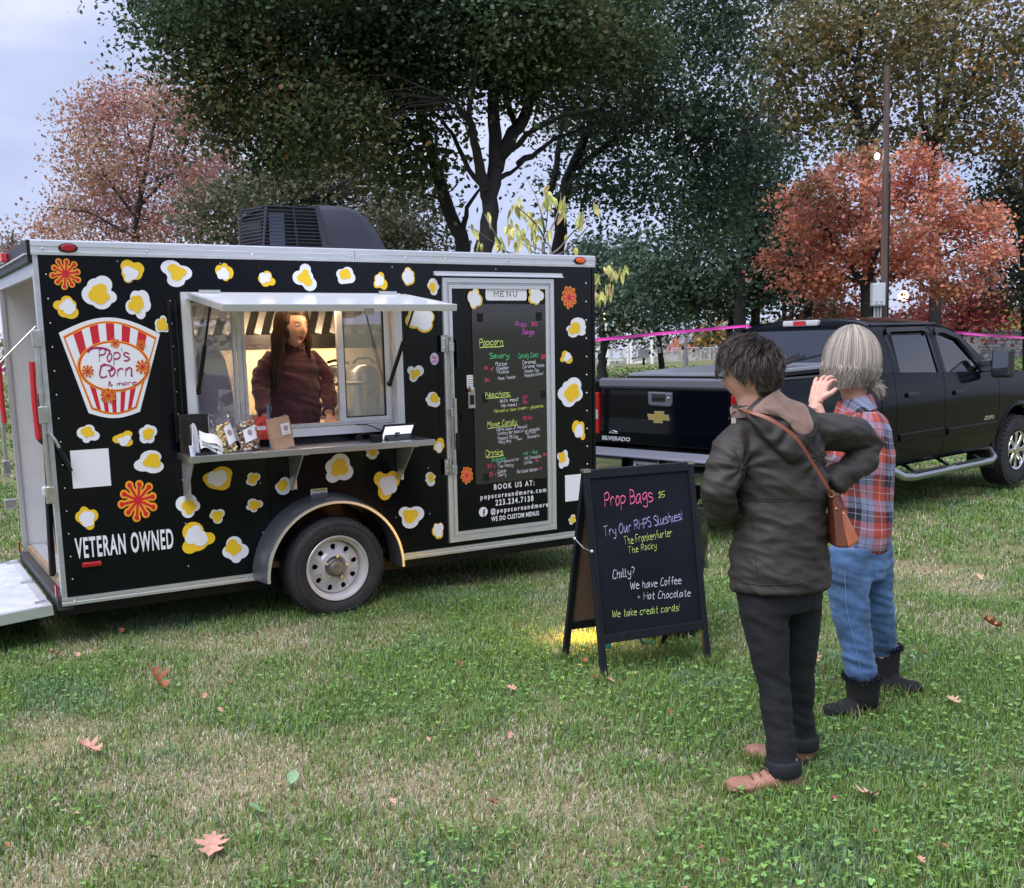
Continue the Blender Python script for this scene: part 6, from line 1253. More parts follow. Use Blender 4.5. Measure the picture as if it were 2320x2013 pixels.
# far woods: one mass at the end of the park
r = random.Random(8); cl = []
for k in range(620):
    x = r.uniform(-75, 85); y = r.uniform(80, 112); hgt = 3.2+2.2*noise.noise(Vector((x*.06, 3, 0)))+1.6*noise.noise(Vector((x*.22, 8, 0)))
    cl.append((x, y, gz(x, y)+r.uniform(.1, 1)**.8*max(1.2, hgt), r.uniform(28, 60), min(.999, max(0, .5+.8*noise.noise(Vector((x*.09, y*.05, 1)))+r.uniform(-.2, .2)))))
leaf_cloud('far_woods', cl, .34, .85, [((.14, .15, .07), 3), ((.24, .19, .09), 2), ((.10, .12, .07), 2), ((.34, .22, .09), 1.3), ((.30, .13, .08), .6)], 77, None)
# the trees on the near side of the park, behind the viewer (the black paintwork mirrors them)
cl = []
for k in range(330):
    x = r.uniform(-45, 40); y = -r.uniform(24, 34); top = 7+4*noise.noise(Vector((x*.09, 5, 0)))+2*noise.noise(Vector((x*.3, 2, 0)))
    cl.append((x, y, r.uniform(1.0, max(2, top)), r.uniform(30, 60), min(.999, max(0, .5+.6*noise.noise(Vector((x*.1, y*.1, 1)))))))
leaf_cloud('tree_line', cl, .42, .8, [((.06, .09, .045), 4), ((.10, .11, .05), 2), ((.18, .12, .05), 1)], 78, None)
# barrier tape
tape('barrier_tape', 'hot pink tape stretched from the trailer corner to the cab roof', [(.42, 9.55, 1.74), (.80, 9.9, 1.815), (1.6, 10.7, 1.885), (2.60, 11.60, 1.962)])
tape('barrier_tape', 'hot pink tape running off to the right behind the windscreen', [(4.65, 11.58, 1.86), (5.16, 12.0, 1.815), (6.75, 14, 1.785), (9.5, 17.5, 1.75)])
tape('barrier_tape', 'short stretch of hot pink tape beyond the rear end of the trailer', [(-7.6, 11, 1.66), (-5.65, 12, 1.74), (-4.4, 12.6, 1.78)])
MB().tube([(2.60, 11.60, 1.962), (2.66, 11.62, 1.93), (2.70, 11.66, 1.80), (2.62, 11.58, 1.74)], .012, 5).build('tape_knot', [PK], None, label='knotted pink tape end hanging at the left corner of the cab roof', cat='barrier tape')
# ================================================================ fallen leaves on the grass
def oak_outline():
    half = [(0, -.5), (.03, -.42), (.12, -.30), (.26, -.26), (.34, -.16), (.20, -.12), (.14, -.04), (.34, .02), (.44, .16), (.30, .14), (.15, .12), (.22, .26), (.30, .36), (.16, .33), (.07, .36), (.05, .5)]
    return half
def leaf_mesh(curl, seed):
    r = random.Random(seed); H = oak_outline(); m = MB(); rows = []
    def P(x, y): return (x, y, .02+curl*(x*x*1.6+.5*y*y)+.05*math.sin(5*x+4*y+seed)*abs(x))
    for x, y in H: rows.append([P(-x*.95*(1+.1*math.sin(seed+y*9)), y-.02), P(-x*.5, y), P(0, y), P(x*.5, y), P(x, y)])
    m.grid(rows); me = m.mesh('fallen_leaf'); return me
LFM = [mat('salmon_dead_leaf', (.46, .235, .175), .7, var=.25, vscale=6), mat('rust_dead_leaf', (.34, .12, .055), .65, var=.3, vscale=6), mat('tan_dead_leaf', (.48, .30, .20), .7, var=.25, vscale=6), mat('dark_red_dead_leaf', (.22, .06, .05), .6, var=.3, vscale=6)]
LM = {}
def fallen(x, y, s, mi, curl, tilt, rot, label):
    k = (mi, curl)
    if k not in LM: LM[k] = leaf_mesh(curl, len(LM)*3+1); LM[k].materials.append(LFM[mi])
    o = ob('fallen_leaf', LM[k], None, loc=(x, y, .035+.25*s*abs(math.sin(tilt))), rot=(tilt, tilt*.4, rot), label=label, cat='leaf', group='dead leaves lying on the grass')
    o.scale = (s, s, s); return o
LV = [(-1.02,3.31,.13,0,.3,.25,.15,'large salmon oak leaf lying open on the grass, nearest the camera at lower left'),(-1.8,4.28,.13,0,.9,.3,1.2,'curled salmon oak leaf left of the middle of the lawn, below the trailer'),(-1.82,5.18,.17,1,1.3,.9,1.5,'long rust brown leaf lying edge-on below the rear of the trailer'),(-2.63,5.87,.10,0,.8,.5,2.1,'salmon leaf by a dark tuft under the ramp corner'),(-2.48,5.84,.05,0,.6,.4,.4,'tiny salmon leaf just right of the one below the ramp'),
 (2.69,5.85,.15,1,1.2,.5,1.4,'bright rust leaf alone on the grass at far right'),(1.22,3.55,.12,2,.9,.3,2.2,'pale tan oak leaf on the clover right of the tan boots'),(1.54,5.31,.075,2,.7,1.0,.3,'upright tan leaf between the two women'),(-.03,4.96,.07,0,.6,.2,.9,'flat salmon leaf in the clover left of the chalkboard sign'),(-.10,3.59,.06,3,.8,.4,1.7,'small dark red leaf in the dry grass at lower middle'),
 (-1.52,4.98,.04,0,.6,.8,.3,'small salmon leaf right of the long rust leaf'),(-1.38,4.75,.045,2,.6,.5,1.0,'small pale leaf beyond the long rust leaf, nearer the camera'),(-.04,4.29,.04,0,.6,.9,.2,'small salmon leaf standing in dry grass at mid lawn'),(-.38,4.28,.03,2,.5,.5,.6,'tiny tan leaf left of mid lawn'),(-.30,5.42,.05,3,.5,.6,.9,'brown leaf in the clover to the left of the lamp glow'),(-.32,4.95,.045,3,.6,.5,2.0,'dark red leaf in the clover left of the flat salmon leaf'),
 (.36,5.42,.045,1,.5,.3,.1,'small rust leaf under the left side of the chalkboard sign'),(.39,5.10,.035,3,.5,.5,.5,'small dark leaf left of the front left leg of the sign'),(.46,5.04,.05,0,.5,.4,1.1,'salmon leaf right of the front left leg of the sign'),(.44,4.80,.04,0,.5,.4,2.2,'small salmon leaf below the chalkboard sign'),(.67,4.52,.04,1,.5,.9,.6,'small rust leaf left of the dark jeans'),(1.69,4.84,.05,1,.9,.9,.7,'orange leaf between the black boots'),(1.95,4.58,.08,2,.5,.2,.4,'pale star-shaped leaf right of the black boots'),
 (3.22,7.2,.08,2,.7,.5,.2,'pale leaf on the dry strip toward the pickup'),(1.33,3.16,.03,1,.5,.4,.9,'tiny orange leaf in the clover at lower right'),(1.22,3.07,.035,0,.5,.4,.3,'small salmon leaf at the bottom right of the lawn'),(1.10,3.55,.035,3,.6,.3,.2,'tiny dark leaf left of the pale tan oak leaf'),(-2.43,6.39,.055,1,.6,.5,.3,'rust leaf in the shade just in front of the trailer skirt'),(.59,4.0,.035,2,.5,.8,1.2,'tiny tan leaf in the dry patch left of the tan boots'),(-1.72,3.37,.03,1,.5,.5,1.2,'tiny orange leaf at the left edge of the lawn'),(-.46,3.64,.04,2,.5,.3,.8,'pale curled leaf in the dry grass left of the small dark red one'),(-1.27,6.80,.15,1,1.2,1.25,.3,'crisp rust oak leaf leaning against the trailer tyre')]
for a in LV: fallen(*a)
# broad green weed leaves
wm = mat('broad_weed_leaf', (.17, .30, .15), .5, var=.2, vscale=10)
for k, (x, y, s, lb) in enumerate([(-.87, 3.85, .07, 'broad green weed leaf right of the curled salmon leaf'), (-.93, 3.60, .055, 'pale green weed leaf near the large salmon oak leaf'), (-1.18, 3.25, .06, 'green weed leaf left of the large salmon oak leaf'), (.20, 3.87, .06, 'green weed leaf in the dry patch at lower middle')]):
    m = MB(); m.grid([[(-w, q, .03+.4*w), (0, q, .02+.25*q*(1-q)), (w, q, .03+.4*w)] for q, w in ((0, .04), (.2, .26), (.5, .33), (.8, .2), (1, .01))])
    o = m.build('weed_leaf', [wm], None, loc=(x, y, .03), rot=(.5, .2, k*1.3), smooth=60, label=lb, cat='weed leaf', group='broad weed leaves in the grass'); o.scale = (s, s, s)
# ================================================================ people: each body one continuous surface; clothes, shoes and hair are its parts
def sculpt(name, mb, voxel, smooth, mats, parent, fold=None, colour=None, M=None, label=None):
    me = mb.mesh(name+'_draft'); o = bpy.data.objects.new('draft', me); COL.objects.link(o)
    r = o.modifiers.new('r', 'REMESH'); r.mode = 'VOXEL'; r.voxel_size = voxel
    if smooth: s = o.modifiers.new('s', 'SMOOTH'); s.iterations = smooth; s.factor = .5
    bpy.context.view_layer.update(); dg = bpy.context.evaluated_depsgraph_get()
    m2 = bpy.data.meshes.new_from_object(o.evaluated_get(dg)); m2.name = name; bpy.data.objects.remove(o); bpy.data.meshes.remove(me)
    n = len(m2.vertices); co = np.empty(n*3, np.float32); m2.vertices.foreach_get('co', co); co = co.reshape(-1, 3)
    if fold:
        nr = np.empty(n*3, np.float32); m2.vertices.foreach_get('normal', nr); nr = nr.reshape(-1, 3)
        d = np.array([fold(p) for p in co]); co2 = co+nr*d[:, None]; m2.vertices.foreach_set('co', co2.ravel()); m2.update()
    if colour: vcol(m2, np.array([colour(p) for p in co]))
    return ob(name, m2, mats, parent, M=M, smooth=180, label=label)
def NZ(p, sx, sy, sz, k=0): return noise.noise(Vector((p[0]*sx+k, p[1]*sy+k*2, p[2]*sz-k)))
def head_local(u, v):
    """a head facing -y, centred between the ears, about 0.22 m high"""
    t, a = v*math.pi, u*2*math.pi
    sx, sy, sz = math.sin(t)*math.cos(a), math.sin(t)*math.sin(a), math.cos(t)
    x, y, z = sx*.074, sy*.094, sz*.114
    if sz < 0: k = -sz; x *= 1-.28*k**1.5; y = y*(1-.25*k)-.012*k if sy < 0 else y*(1-.42*k)
    if sy < 0:
        f = min(1, -sy*1.4); g = lambda cx, cz, w, h: math.exp(-((x-cx)/w)**2-((z-cz)/h)**2)
        y *= 1-.05*f
        y -= f*(.024*g(0, -.022, .011, .020)+.012*g(0, .002, .009, .020)+.005*g(0, .036, .05, .012)+.007*g(0, -.055, .022, .012)+.009*g(0, -.093, .022, .016)+.004*(g(.040, -.022, .02, .02)+g(-.040, -.022, .02, .02)))
        y += f*(.009*(g(.031, .012, .016, .011)+g(-.031, .012, .016, .011))+.004*g(0, -.072, .025, .006)+.003*g(0, -.056, .024, .0022))
    return (x, y, z)
def add_head(mb, M, ears=True):
    rows = [[head_local(j/44, i/34) for j in range(44)] for i in range(1, 34)]
    mb.grid(rows, 0, True, M); o = len(mb.v)
    mb.add([head_local(j/44, 1/34) for j in range(44)], [tuple(range(44))], 0, M); mb.add([head_local(j/44, 33/34) for j in range(44)], [tuple(range(43, -1, -1))], 0, M)
    if ears:
        for s in (-1, 1): mb.ball((s*.076, .012, -.004), (.010, .018, .030), 12, 8, 0, M)
def face_colour(M, skin, lip, brow):
    Mi = M.inverted(); sk = np.array(skin)
    def f(p):
        q = Mi @ Vector(p); c = sk.copy()
        if q.length < .18:
            g = lambda cx, cz, w, h: math.exp(-((q.x-cx)/w)**2-((q.z-cz)/h)**2)
            if q.y < -.03:
                l = min(1, 1.3*g(0, -.056, .024, .008)); c = c*(1-.75*l)+np.array(lip)*.75*l
                b = min(1, 1.2*(g(.033, .034, .017, .0045)+g(-.033, .034, .017, .0045))); c = c*(1-.7*b)+np.array(brow)*.7*b
                h = g(.042, -.026, .02, .018)+g(-.042, -.026, .02, .018)+.6*g(0, -.03, .012, .012); c = c*(1-.18*h)+np.array(skin)*np.array((1.05, .75, .72))*.18*h
                e = g(.031, .012, .015, .008)+g(-.031, .012, .015, .008); c = c*(1-.28*min(1, e))
                m_ = g(0, -.0565, .024, .0016); c *= 1-.5*m_
        return c*(1+.10*NZ(p, 30, 30, 30))
    return f
def add_hand(mb, Wp, d, nrm, side, curl, s=1.0, spread=.0):
    d = Vector(d).normalized(); nrm = Vector(nrm); nrm = (nrm-d*nrm.dot(d)).normalized(); sv = d.cross(nrm)*side; Wp = Vector(Wp)
    mb.tube([Wp-d*.03*s, Wp+d*.02*s], [.024*s, .026*s], 10, flat=.7)
    ln = (.070, .079, .073, .056)
    for i in range(4):
        o = (1.5-i)*.0185*s; k = Wp+d*(.082-.004*abs(i-1.2))*s+sv*o
        mb.tube([Wp+d*.005*s+sv*o*.7, k], [.0125*s, .0115*s], 8)
        dd = (d+sv*spread*(1.5-i)*.2).normalized(); p = k; c = curl[i] if hasattr(curl, '__len__') else curl; P = [p]
        for f, kk in ((.45, .6), (.30, 1.0), (.25, .8)):
            ax = dd.cross(nrm); dd = (Matrix.Rotation(c*kk, 3, ax) @ dd).normalized(); p = p+dd*ln[i]*f*s; P.append(p)
        mb.tube(P, [.0095*s, .0088*s, .0080*s, .0062*s], 8)
    t0 = Wp+d*.022*s+sv*.024*s; t1 = t0+(d*.65+sv*.70+nrm*.25).normalized()*.042*s; t2 = t1+(d*.9+sv*.2+nrm*.45).normalized()*.028*s
    mb.tube([Wp+d*.01*s+sv*.012*s, t0, t1, t2], [.014*s, .0135*s, .0105*s, .008*s], 8)
def strands(name, paths, w, cols, mats, parent, M=None):
    V = []; F = []; C = []; r = random.Random(len(paths))
    for P, c in zip(paths, cols):
        n = len(P); o = len(V); ref = Vector((r.uniform(-1, 1), r.uniform(-1, 1), r.uniform(-.3, .3)))
        for i, p in enumerate(P):
            p = Vector(p); d = (Vector(P[min(i+1, n-1)])-Vector(P[max(0, i-1)])); s = d.cross(ref)
            s = s.normalized()*w*(1-.75*(i/(n-1))**2) if s.length > 1e-6 else Vector((w, 0, 0))
            V += [p-s, p+s]; C += [c, c]
        F += [(o+2*i, o+2*i+1, o+2*i+3, o+2*i+2) for i in range(n-1)]
    V = np.array([tuple(v) for v in V]); 
    if M is not None: V = np.array([tuple(M @ Vector(v)) for v in V])
    return npmesh(name, V, F, np.array(C))
HAIR = attr_mat('hair_strand', .42, 0, .45)
SKIN = attr_mat('skin', .48, 0, .4)
def denim_fold(p):
    q = (p[0], p[1], p[2]+.3*p[0])
    return .0065*(.3-abs(NZ(q, 4, 4, 17)))+.0050*(.3-abs(NZ(q, 8, 8, 30, 3)))+.0020*NZ(q, 30, 30, 30, 5)
def coat_fold(p):
    q = (p[0]+.35*p[2], p[1], p[2]+.25*p[0])
    return .016*(.32-abs(NZ(q, 3.6, 3.6, 8)))+.017*(.3-abs(NZ(q, 5.5, 5.5, 15, 3)))+.008*(.3-abs(NZ(q, 13, 13, 30, 5)))
def shoe(name, heel, toe, wid, hgt, shaft, m, sole_m, parent, sole_h=.018):
    h, t = Vector(heel), Vector(toe); d = (t-h); L = d.length; d.normalize(); s = Vector((-d.y, d.x, 0)); b = MB()
    for q, w, z in ((.04, .80, .62), (.16, .88, .70), (.34, .86, .78), (.52, .95, .62), (.70, 1.06, .50), (.84, 1.0, .44), (.94, .72, .34)):
        c = h+d*L*q; zz = hgt*z; b.ball((c.x, c.y, sole_h*.6+zz*.5), (wid*w*.5+.004, wid*w*.5+.004, zz*.55), 14, 10)
    for q in np.linspace(.05, .9, 12):
        c = h+d*L*q; b.ball((c.x, c.y, sole_h+hgt*.22), (wid*.46, wid*.46, hgt*.24), 14, 8)
    if shaft: b.tube(shaft[0], shaft[1], 14)
    o = sculpt(name, b, .007, 3, [m], parent, fold=lambda p: .002*NZ(p, 25, 25, 40))
    out_ = []
    for i in range(28):
        a = 2*math.pi*i/28; q = .5+.52*math.cos(a); w = wid*(.50+.07*math.sin((q-.35)*3))*math.sin(a)*(1 if abs(math.cos(a)) < .9 else .9); c = h+d*L*q+s*w; out_.append((c.x, c.y))
    MB().prism(out_, 2, .002, sole_h+.006).build('sole', [sole_m], o, smooth=40)
    return o
# ---------------------------------------------------------------- woman in the dark jacket, seen from behind
P1 = thing('person', 'woman with short dark hair in a dark olive jacket, black jeans and tan boots', 'person')
hM = Matrix.Translation((.868, 3.812, 1.518)) @ Matrix.Rotation(math.atan2(-.86, -.50), 4, 'Z') @ Matrix.Rotation(.10, 4, 'X')
b = MB(); add_head(b, hM); sk1 = (.50, .27, .20)
b.tube([(.893, 3.825, 1.34), (.882, 3.815, 1.40), (.872, 3.815, 1.47)], [.068, .060, .058], 16)
b.loft([(.975, 3.82, .74, .12, .09, .35), (.98, 3.82, 1.0, .12, .09, .35), (.96, 3.82, 1.24, .13, .09, .35), (.93, 3.82, 1.345, .09, .06, .35)])
b.tube([(.835, 3.79, 1.29), (.745, 3.71, 1.13), (.86, 3.99, 1.0)], [.04, .034, .028], 12); b.tube([(1.08, 3.86, 1.30), (1.355, 4.03, 1.235), (1.20, 3.925, 1.115)], [.04, .034, .028], 12)
add_hand(b, (.872, 4.01, .996), (.35, .85, -.1), (.3, -.1, .9), 1, .35); add_hand(b, (1.165, 3.94, 1.09), (-.6, .4, -.6), (-.5, -.6, .2), -1, .3)
b.tube([(.905, 3.79, .76), (.934, 3.765, .427), (.967, 3.732, .07)], [.070, .040, .032], 12); b.tube([(1.06, 3.88, .76), (1.078, 3.92, .402), (1.090, 3.955, .26), (1.108, 3.985, .07)], [.070, .040, .034, .030], 12)
sculpt('body', b, .006, 2, [SKIN], P1, colour=face_colour(hM, sk1, (.40, .14, .13), (.05, .04, .035)))
JK = mat('dark_olive_coat_cloth', (.031, .0255, .023), .6, spec=.4, var=.2, vscale=7, bump=.25, bscale=300)
j = MB()
j.loft([(.976, 3.825, .745, .192, .150, .35), (.976, 3.825, .80, .190, .148, .35), (.974, 3.825, .90, .182, .140, .35), (.984, 3.825, 1.0, .170, .130, .35), (.984, 3.825, 1.12, .172, .130, .35), (.972, 3.825, 1.22, .178, .128, .36), (.960, 3.825, 1.29, .172, .116, .38), (.945, 3.825, 1.335, .140, .095, .40), (.915, 3.82, 1.375, .096, .086, .42), (.895, 3.817, 1.405, .084, .080, .4)], 36)
j.tube([(.835, 3.79, 1.305), (.790, 3.755, 1.262), (.755, 3.72, 1.19), (.728, 3.695, 1.12), (.735, 3.73, 1.055), (.785, 3.85, 1.01), (.85, 3.98, .99)], [.060, .066, .064, .062, .060, .052, .045], 16)
j.tube([(1.05, 3.85, 1.315), (1.115, 3.88, 1.31), (1.22, 3.945, 1.295), (1.31, 4.01, 1.275), (1.372, 4.04, 1.235), (1.34, 4.01, 1.19), (1.26, 3.96, 1.145), (1.18, 3.92, 1.10)], [.062, .068, .067, .063, .056, .055, .053, .048], 16)
def jfold(p):
    d = coat_fold(p)
    for c, a in (((.80, 3.72, 1.20), .006), ((1.10, 3.80, 1.22), .007)):
        v = Vector(p)-Vector(c); L = v.length
        if L < .25: d += a*math.sin(math.atan2(v.z, v.x)*9+2*NZ(p, 6, 6, 6))*math.exp(-(L/.13)**2)
    if abs(p[2]-.925) < .03: d -= .004*math.exp(-((p[2]-.925)/.012)**2)
    return d
jk = sculpt('jacket', j, .0065, 5, [JK], P1, fold=jfold)
# hood and lining lie on the back as folded cloth; seams follow the coat's surface
from mathutils.bvhtree import BVHTree
lin = mat('brown_coat_lining', (.17, .098, .075), .7, var=.12, vscale=10, sheen=.3, bump=.3, bscale=200)
jb = BVHTree.FromPolygons([v.co.copy() for v in jk.data.vertices], [tuple(q.vertices) for q in jk.data.polygons])
def back_y(x, z):
    yp_ = 3.700+.36*(x-.95)+.50*max(0, z-1.30)
    h = jb.ray_cast(Vector((x, 3.0, z)), Vector((0, 1, 0)))
    return min(yp_, h[0].y-.003) if h[0] is not None else yp_
def cloth_patch(name, outl, H, fold, m, parent, lift=0):
    P = outl+outl[:1]; Q = []
    n = len(outl)
    for i in range(n):
        p0, p1, p2, p3 = outl[i-1], outl[i], outl[(i+1) % n], outl[(i+2) % n]
        for k in range(8):
            t = k/8; Q.append(tuple(.5*((2*b)+(-a+c)*t+(2*a-5*b+4*c-d)*t*t+(-a+3*b-3*c+d)*t**3) for a, b, c, d in zip(p0, p1, p2, p3)))
    cx, cz = sum(q[0] for q in Q)/len(Q), sum(q[1] for q in Q)/len(Q); rows = []
    for t in (1.0, .995, .98, .95, .9, .84, .77, .69, .6, .5, .4, .3, .2, .1, .02):
        row = []
        for x, z in Q:
            X, Z = cx+(x-cx)*t, cz+(z-cz)*t; h = 0 if t == 1.0 else H*(1-t**6)**.5+fold(X, Z)*(1-t**4)
            row.append((X, back_y(X, Z)+(.012 if t == 1.0 else 0)-lift-h, Z))
        rows.append(row)
    return MB().grid(rows, close=True).build(name, [m], parent, smooth=75)
HO = [(.824,1.38),(.852,1.417),(.908,1.451),(.949,1.463),(.99,1.436),(1.052,1.414),(1.098,1.379),(1.106,1.343),(1.086,1.308),(1.058,1.273),(1.027,1.238),(1.002,1.21),(.976,1.211),(.94,1.24),(.903,1.278),(.862,1.328)]
LI = [(.846,1.395),(.878,1.424),(.918,1.450),(.949,1.463),(.988,1.434),(1.047,1.408),(1.064,1.37),(1.070,1.333),(1.05,1.310),(1.016,1.305),(.998,1.315),(.975,1.345),(.944,1.368),(.898,1.381)]
hd_ = cloth_patch('hood', HO, .026, lambda x, z: .006*math.sin((x*.62-z*.78)*95+2.2*NZ((x, 0, z), 14, 1, 14))+.005*NZ((x, 1, z), 22, 1, 22), JK, jk)
ln_ = cloth_patch('hood_lining', LI, .012, lambda x, z: .0048*math.sin((x*.93+z*.36)*130+1.2*NZ((x, 0, z), 18, 1, 18))+.003*NZ((x, 4, z), 30, 1, 30), lin, hd_, .027)
def seam(P, parent, bv, m, r_=.0016, y0=3.0):
    Q = []
    for i in range(len(P)-1):
        for k in range(9):
            t = k/9; x, z = P[i][0]+(P[i+1][0]-P[i][0])*t, P[i][1]+(P[i+1][1]-P[i][1])*t; h = bv.ray_cast(Vector((x, y0, z)), Vector((0, 1, 0)))
            if h[0] is not None: Q.append(h[0]-Vector((0, .0006, 0)))
    if len(Q) > 2: return MB().tube(Q, r_, 5).build('seam', [m], parent, smooth=60)
SMT = mat('coat_seam', (.017, .014, .0125), .7)
for P in ([(.774,1.077),(.852,1.085),(.94,1.087),(1.033,1.082),(1.098,1.083)], [(.776,1.069),(.852,1.077),(.94,1.079),(1.033,1.074),(1.098,1.075)], [(.847,1.035),(.855,.946),(.86,.79)], [(.834,1.264),(.819,1.229),(.813,1.177),(.812,1.115)], [(1.112,1.296),(1.186,1.289),(1.264,1.270),(1.33,1.262)], [(1.109,1.335),(1.104,1.25)], [(.80,.785),(.878,.780),(.983,.785),(1.119,.797)], [(1.06,1.20),(1.075,1.0),(1.08,.80)]): seam(P, jk, jb, SMT)
rows = []
for i in range(33):
    a = 2*math.pi*i/32; c = Vector((.888, 3.815, 1.410)); e_ = Vector((math.cos(a), math.sin(a), 0)); tl = .045*math.cos(a-.3)
    k = 1+.05*math.sin(5*a); rows.append([tuple(c+e_*.086*k+Vector((0, 0, -.02+tl*.5))), tuple(c+e_*.090*k+Vector((0, 0, .028+tl))), tuple(c+e_*.084*k+Vector((0, 0, .036+tl))), tuple(c+e_*.074*k+Vector((0, 0, .0+tl*.5)))])
MB().grid(rows).build('collar', [lin], jk, smooth=60)
sm = MB()
for P, w in (([(.835, 3.70, 1.33), (.85, 3.695, 1.15), (.86, 3.70, .95), (.858, 3.685, .76)], .002),): pass
JN = mat('black_denim', (.0045, .005, .009), .8, var=.35, vscale=18, bump=.3, bscale=350)
t = MB()
t.loft([(.975, 3.83, .66, .150, .115, .35), (.975, 3.83, .72, .168, .130, .35), (.975, 3.83, .80, .165, .125, .35), (.978, 3.83, .86, .15, .11, .35)])
t.tube([(.905, 3.795, .76), (.910, 3.785, .66), (.922, 3.775, .55), (.934, 3.765, .427), (.946, 3.755, .31), (.958, 3.74, .20), (.967, 3.732, .07)], [.094, .090, .075, .060, .056, .053, .056], 18)
t.tube([(1.052, 3.875, .76), (1.060, 3.885, .66), (1.070, 3.90, .55), (1.078, 3.92, .402), (1.086, 3.945, .30), (1.098, 3.97, .19), (1.108, 3.985, .085)], [.094, .088, .073, .057, .053, .052, .054], 18)
jn = sculpt('jeans', t, .008, 2, [JN], P1, fold=lambda p: 1.25*denim_fold(p))
for c, rr in (((.967, 3.732), .064), ((1.108, 3.985), .061)):
    MB().loft([(c[0], c[1], .062, rr, rr), (c[0], c[1], .068, rr+.003, rr+.003), (c[0], c[1], .112, rr+.004, rr+.004), (c[0], c[1], .118, rr-.002, rr-.002)], 28).build('turn_up', [JN], jn, smooth=50)
TAN = mat('tan_nubuck', (.29, .135, .098), .7, var=.2, vscale=14, bump=.25, bscale=120); TSO = mat('gum_sole', (.22, .10, .06), .7)
s1 = shoe('boot', (1.005, 3.735, 0), (.765, 3.70, 0), .092, .095, ([(.972, 3.732, .05), (.970, 3.732, .125)], [.050, .050]), TAN, TSO, P1)
s2 = shoe('boot', (1.118, 3.975, 0), (.915, 4.045, 0), .092, .095, ([(1.106, 3.982, .05), (1.108, 3.985, .13)], [.050, .050]), TAN, TSO, P1)
lc = MB()
for k in range(3): lc.tube([(.905-.03*k, 3.690-.004*k, .082-.008*k), (.900-.03*k, 3.705, .094-.010*k), (.895-.03*k, 3.73, .088-.008*k)], .0028, 5)
lc.build('laces', [mat('dark_lace', (.08, .05, .035), .8)], s1, kind='stuff')
# short tousled hair
def short_hair(M, n, seed):
    r = random.Random(seed); PP = []; CC = []
    while len(PP) < n:
        v = Vector((r.gauss(0, 1), r.gauss(0, 1), r.gauss(0, 1))).normalized()
        if v.y < -.45 and v.z < .45: continue
        if v.z < -.62 or (v.y < .05 and v.z < -.18) or (abs(v.x) > .75 and v.z < -.22 and v.y < .35): continue
        if abs(v.x) > .62 and v.z < .10 and -.55 < v.y < .38: continue
        p = Vector((v.x*.080, v.y*.100, v.z*.118)); top = max(0, v.z)
        fl = Vector((.75*top+.25*v.x, .75-.9*top, -.95+.75*top)); fl += Vector((NZ(v, 1.7, 1.7, 1.7, 1), NZ(v, 1.7, 1.7, 1.7, 4), .5*NZ(v, 1.7, 1.7, 1.7, 7)))*1.1+Vector((r.gauss(0, .13), r.gauss(0, .13), r.gauss(0, .08)))
        fl = (fl-v*fl.dot(v)).normalized(); L = (.042+.045*top)*r.uniform(.75, 1.15); lift = (.008+.020*top)*r.uniform(.6, 1.3)
        if v.z < -.2: L *= .6; lift *= .4
        P = []
        for q in (0, .25, .5, .75, 1): P.append(p+fl*L*q+v*(lift*math.sin(q*2.5)-.10*L*q*q)+Vector((0, 0, -.012*q*q*(1-top))))
        PP.append(P); g = r.random()
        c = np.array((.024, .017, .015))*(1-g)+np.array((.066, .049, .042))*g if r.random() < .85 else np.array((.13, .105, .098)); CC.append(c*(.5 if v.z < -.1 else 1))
    return PP, CC
def locks(PP, CC, k, pull, seed):
    r = random.Random(seed); G = r.sample(range(len(PP)), k); roots = np.array([tuple(PP[g][0]) for g in G]); sh = [r.uniform(.74, 1.3) for _ in G]
    for i, P in enumerate(PP):
        d = ((roots-np.array(tuple(P[0])))**2).sum(1); q = int(d.argmin()); g = PP[G[q]]; n = len(P)
        off = Vector(P[0])-Vector(g[0])
        PP[i] = [Vector(P[a]).lerp(Vector(g[a])+off*(1-a/(n-1)), pull*(a/(n-1))**1.2) for a in range(n)]; CC[i] = CC[i]*sh[q]
    return PP, CC
cap = MB(); rows = []
for i in range(1, 24):
    row = []
    for jx in range(40):
        t_, a_ = i/24*math.pi*.70, jx/40*2*math.pi; sx, sy, sz = math.sin(t_)*math.cos(a_), math.sin(t_)*math.sin(a_), math.cos(t_)
        k = (1.04 if sy > -.35 or sz > .55 else .90)*(.78 if sz < .08 and sy < .38 else 1)
        row.append((sx*.080*k, sy*.101*k+.003, sz*.122*k))
    rows.append(row)
cap.grid(rows, 0, True); cap.add(rows[0], [tuple(range(40))])
hr = ob('hair', cap.mesh('hair'), mat('dark_hair_base', (.030, .023, .021), .7), P1, M=hM, smooth=180)
PP, CC = short_hair(hM, 9500, 3); PP, CC = locks(PP, CC, 420, .62, 1); P2_, C2_ = short_hair(hM, 350, 8); PP += [[p*(1+.05*q/4) for q, p in enumerate(P)] for P in P2_]; CC += C2_; ob('hair_strands', strands('hair_strands', PP, .0009, CC, None, None), HAIR, hr, kind='stuff')
gf_ = MB()
for s in (-1, 1):
    gf_.tube([(s*.031+.024*math.cos(a), -.101-.004*abs(math.cos(a))+.006, .010+.019*math.sin(a)) for a in np.linspace(0, 6.283, 21)], .0013, 5); gf_.tube([(s*.055, -.090, .016), (s*.075, -.05, .014), (s*.081, .01, .006)], .0014, 5)
gf_.tube([(-.008, -.100, .014), (0, -.104, .016), (.008, -.100, .014)], .0013, 5)
gz_ = ob('glasses', gf_.mesh('glasses'), mat('thin_gold_wire', (.45, .35, .25), .3, 1), P1, M=hM)
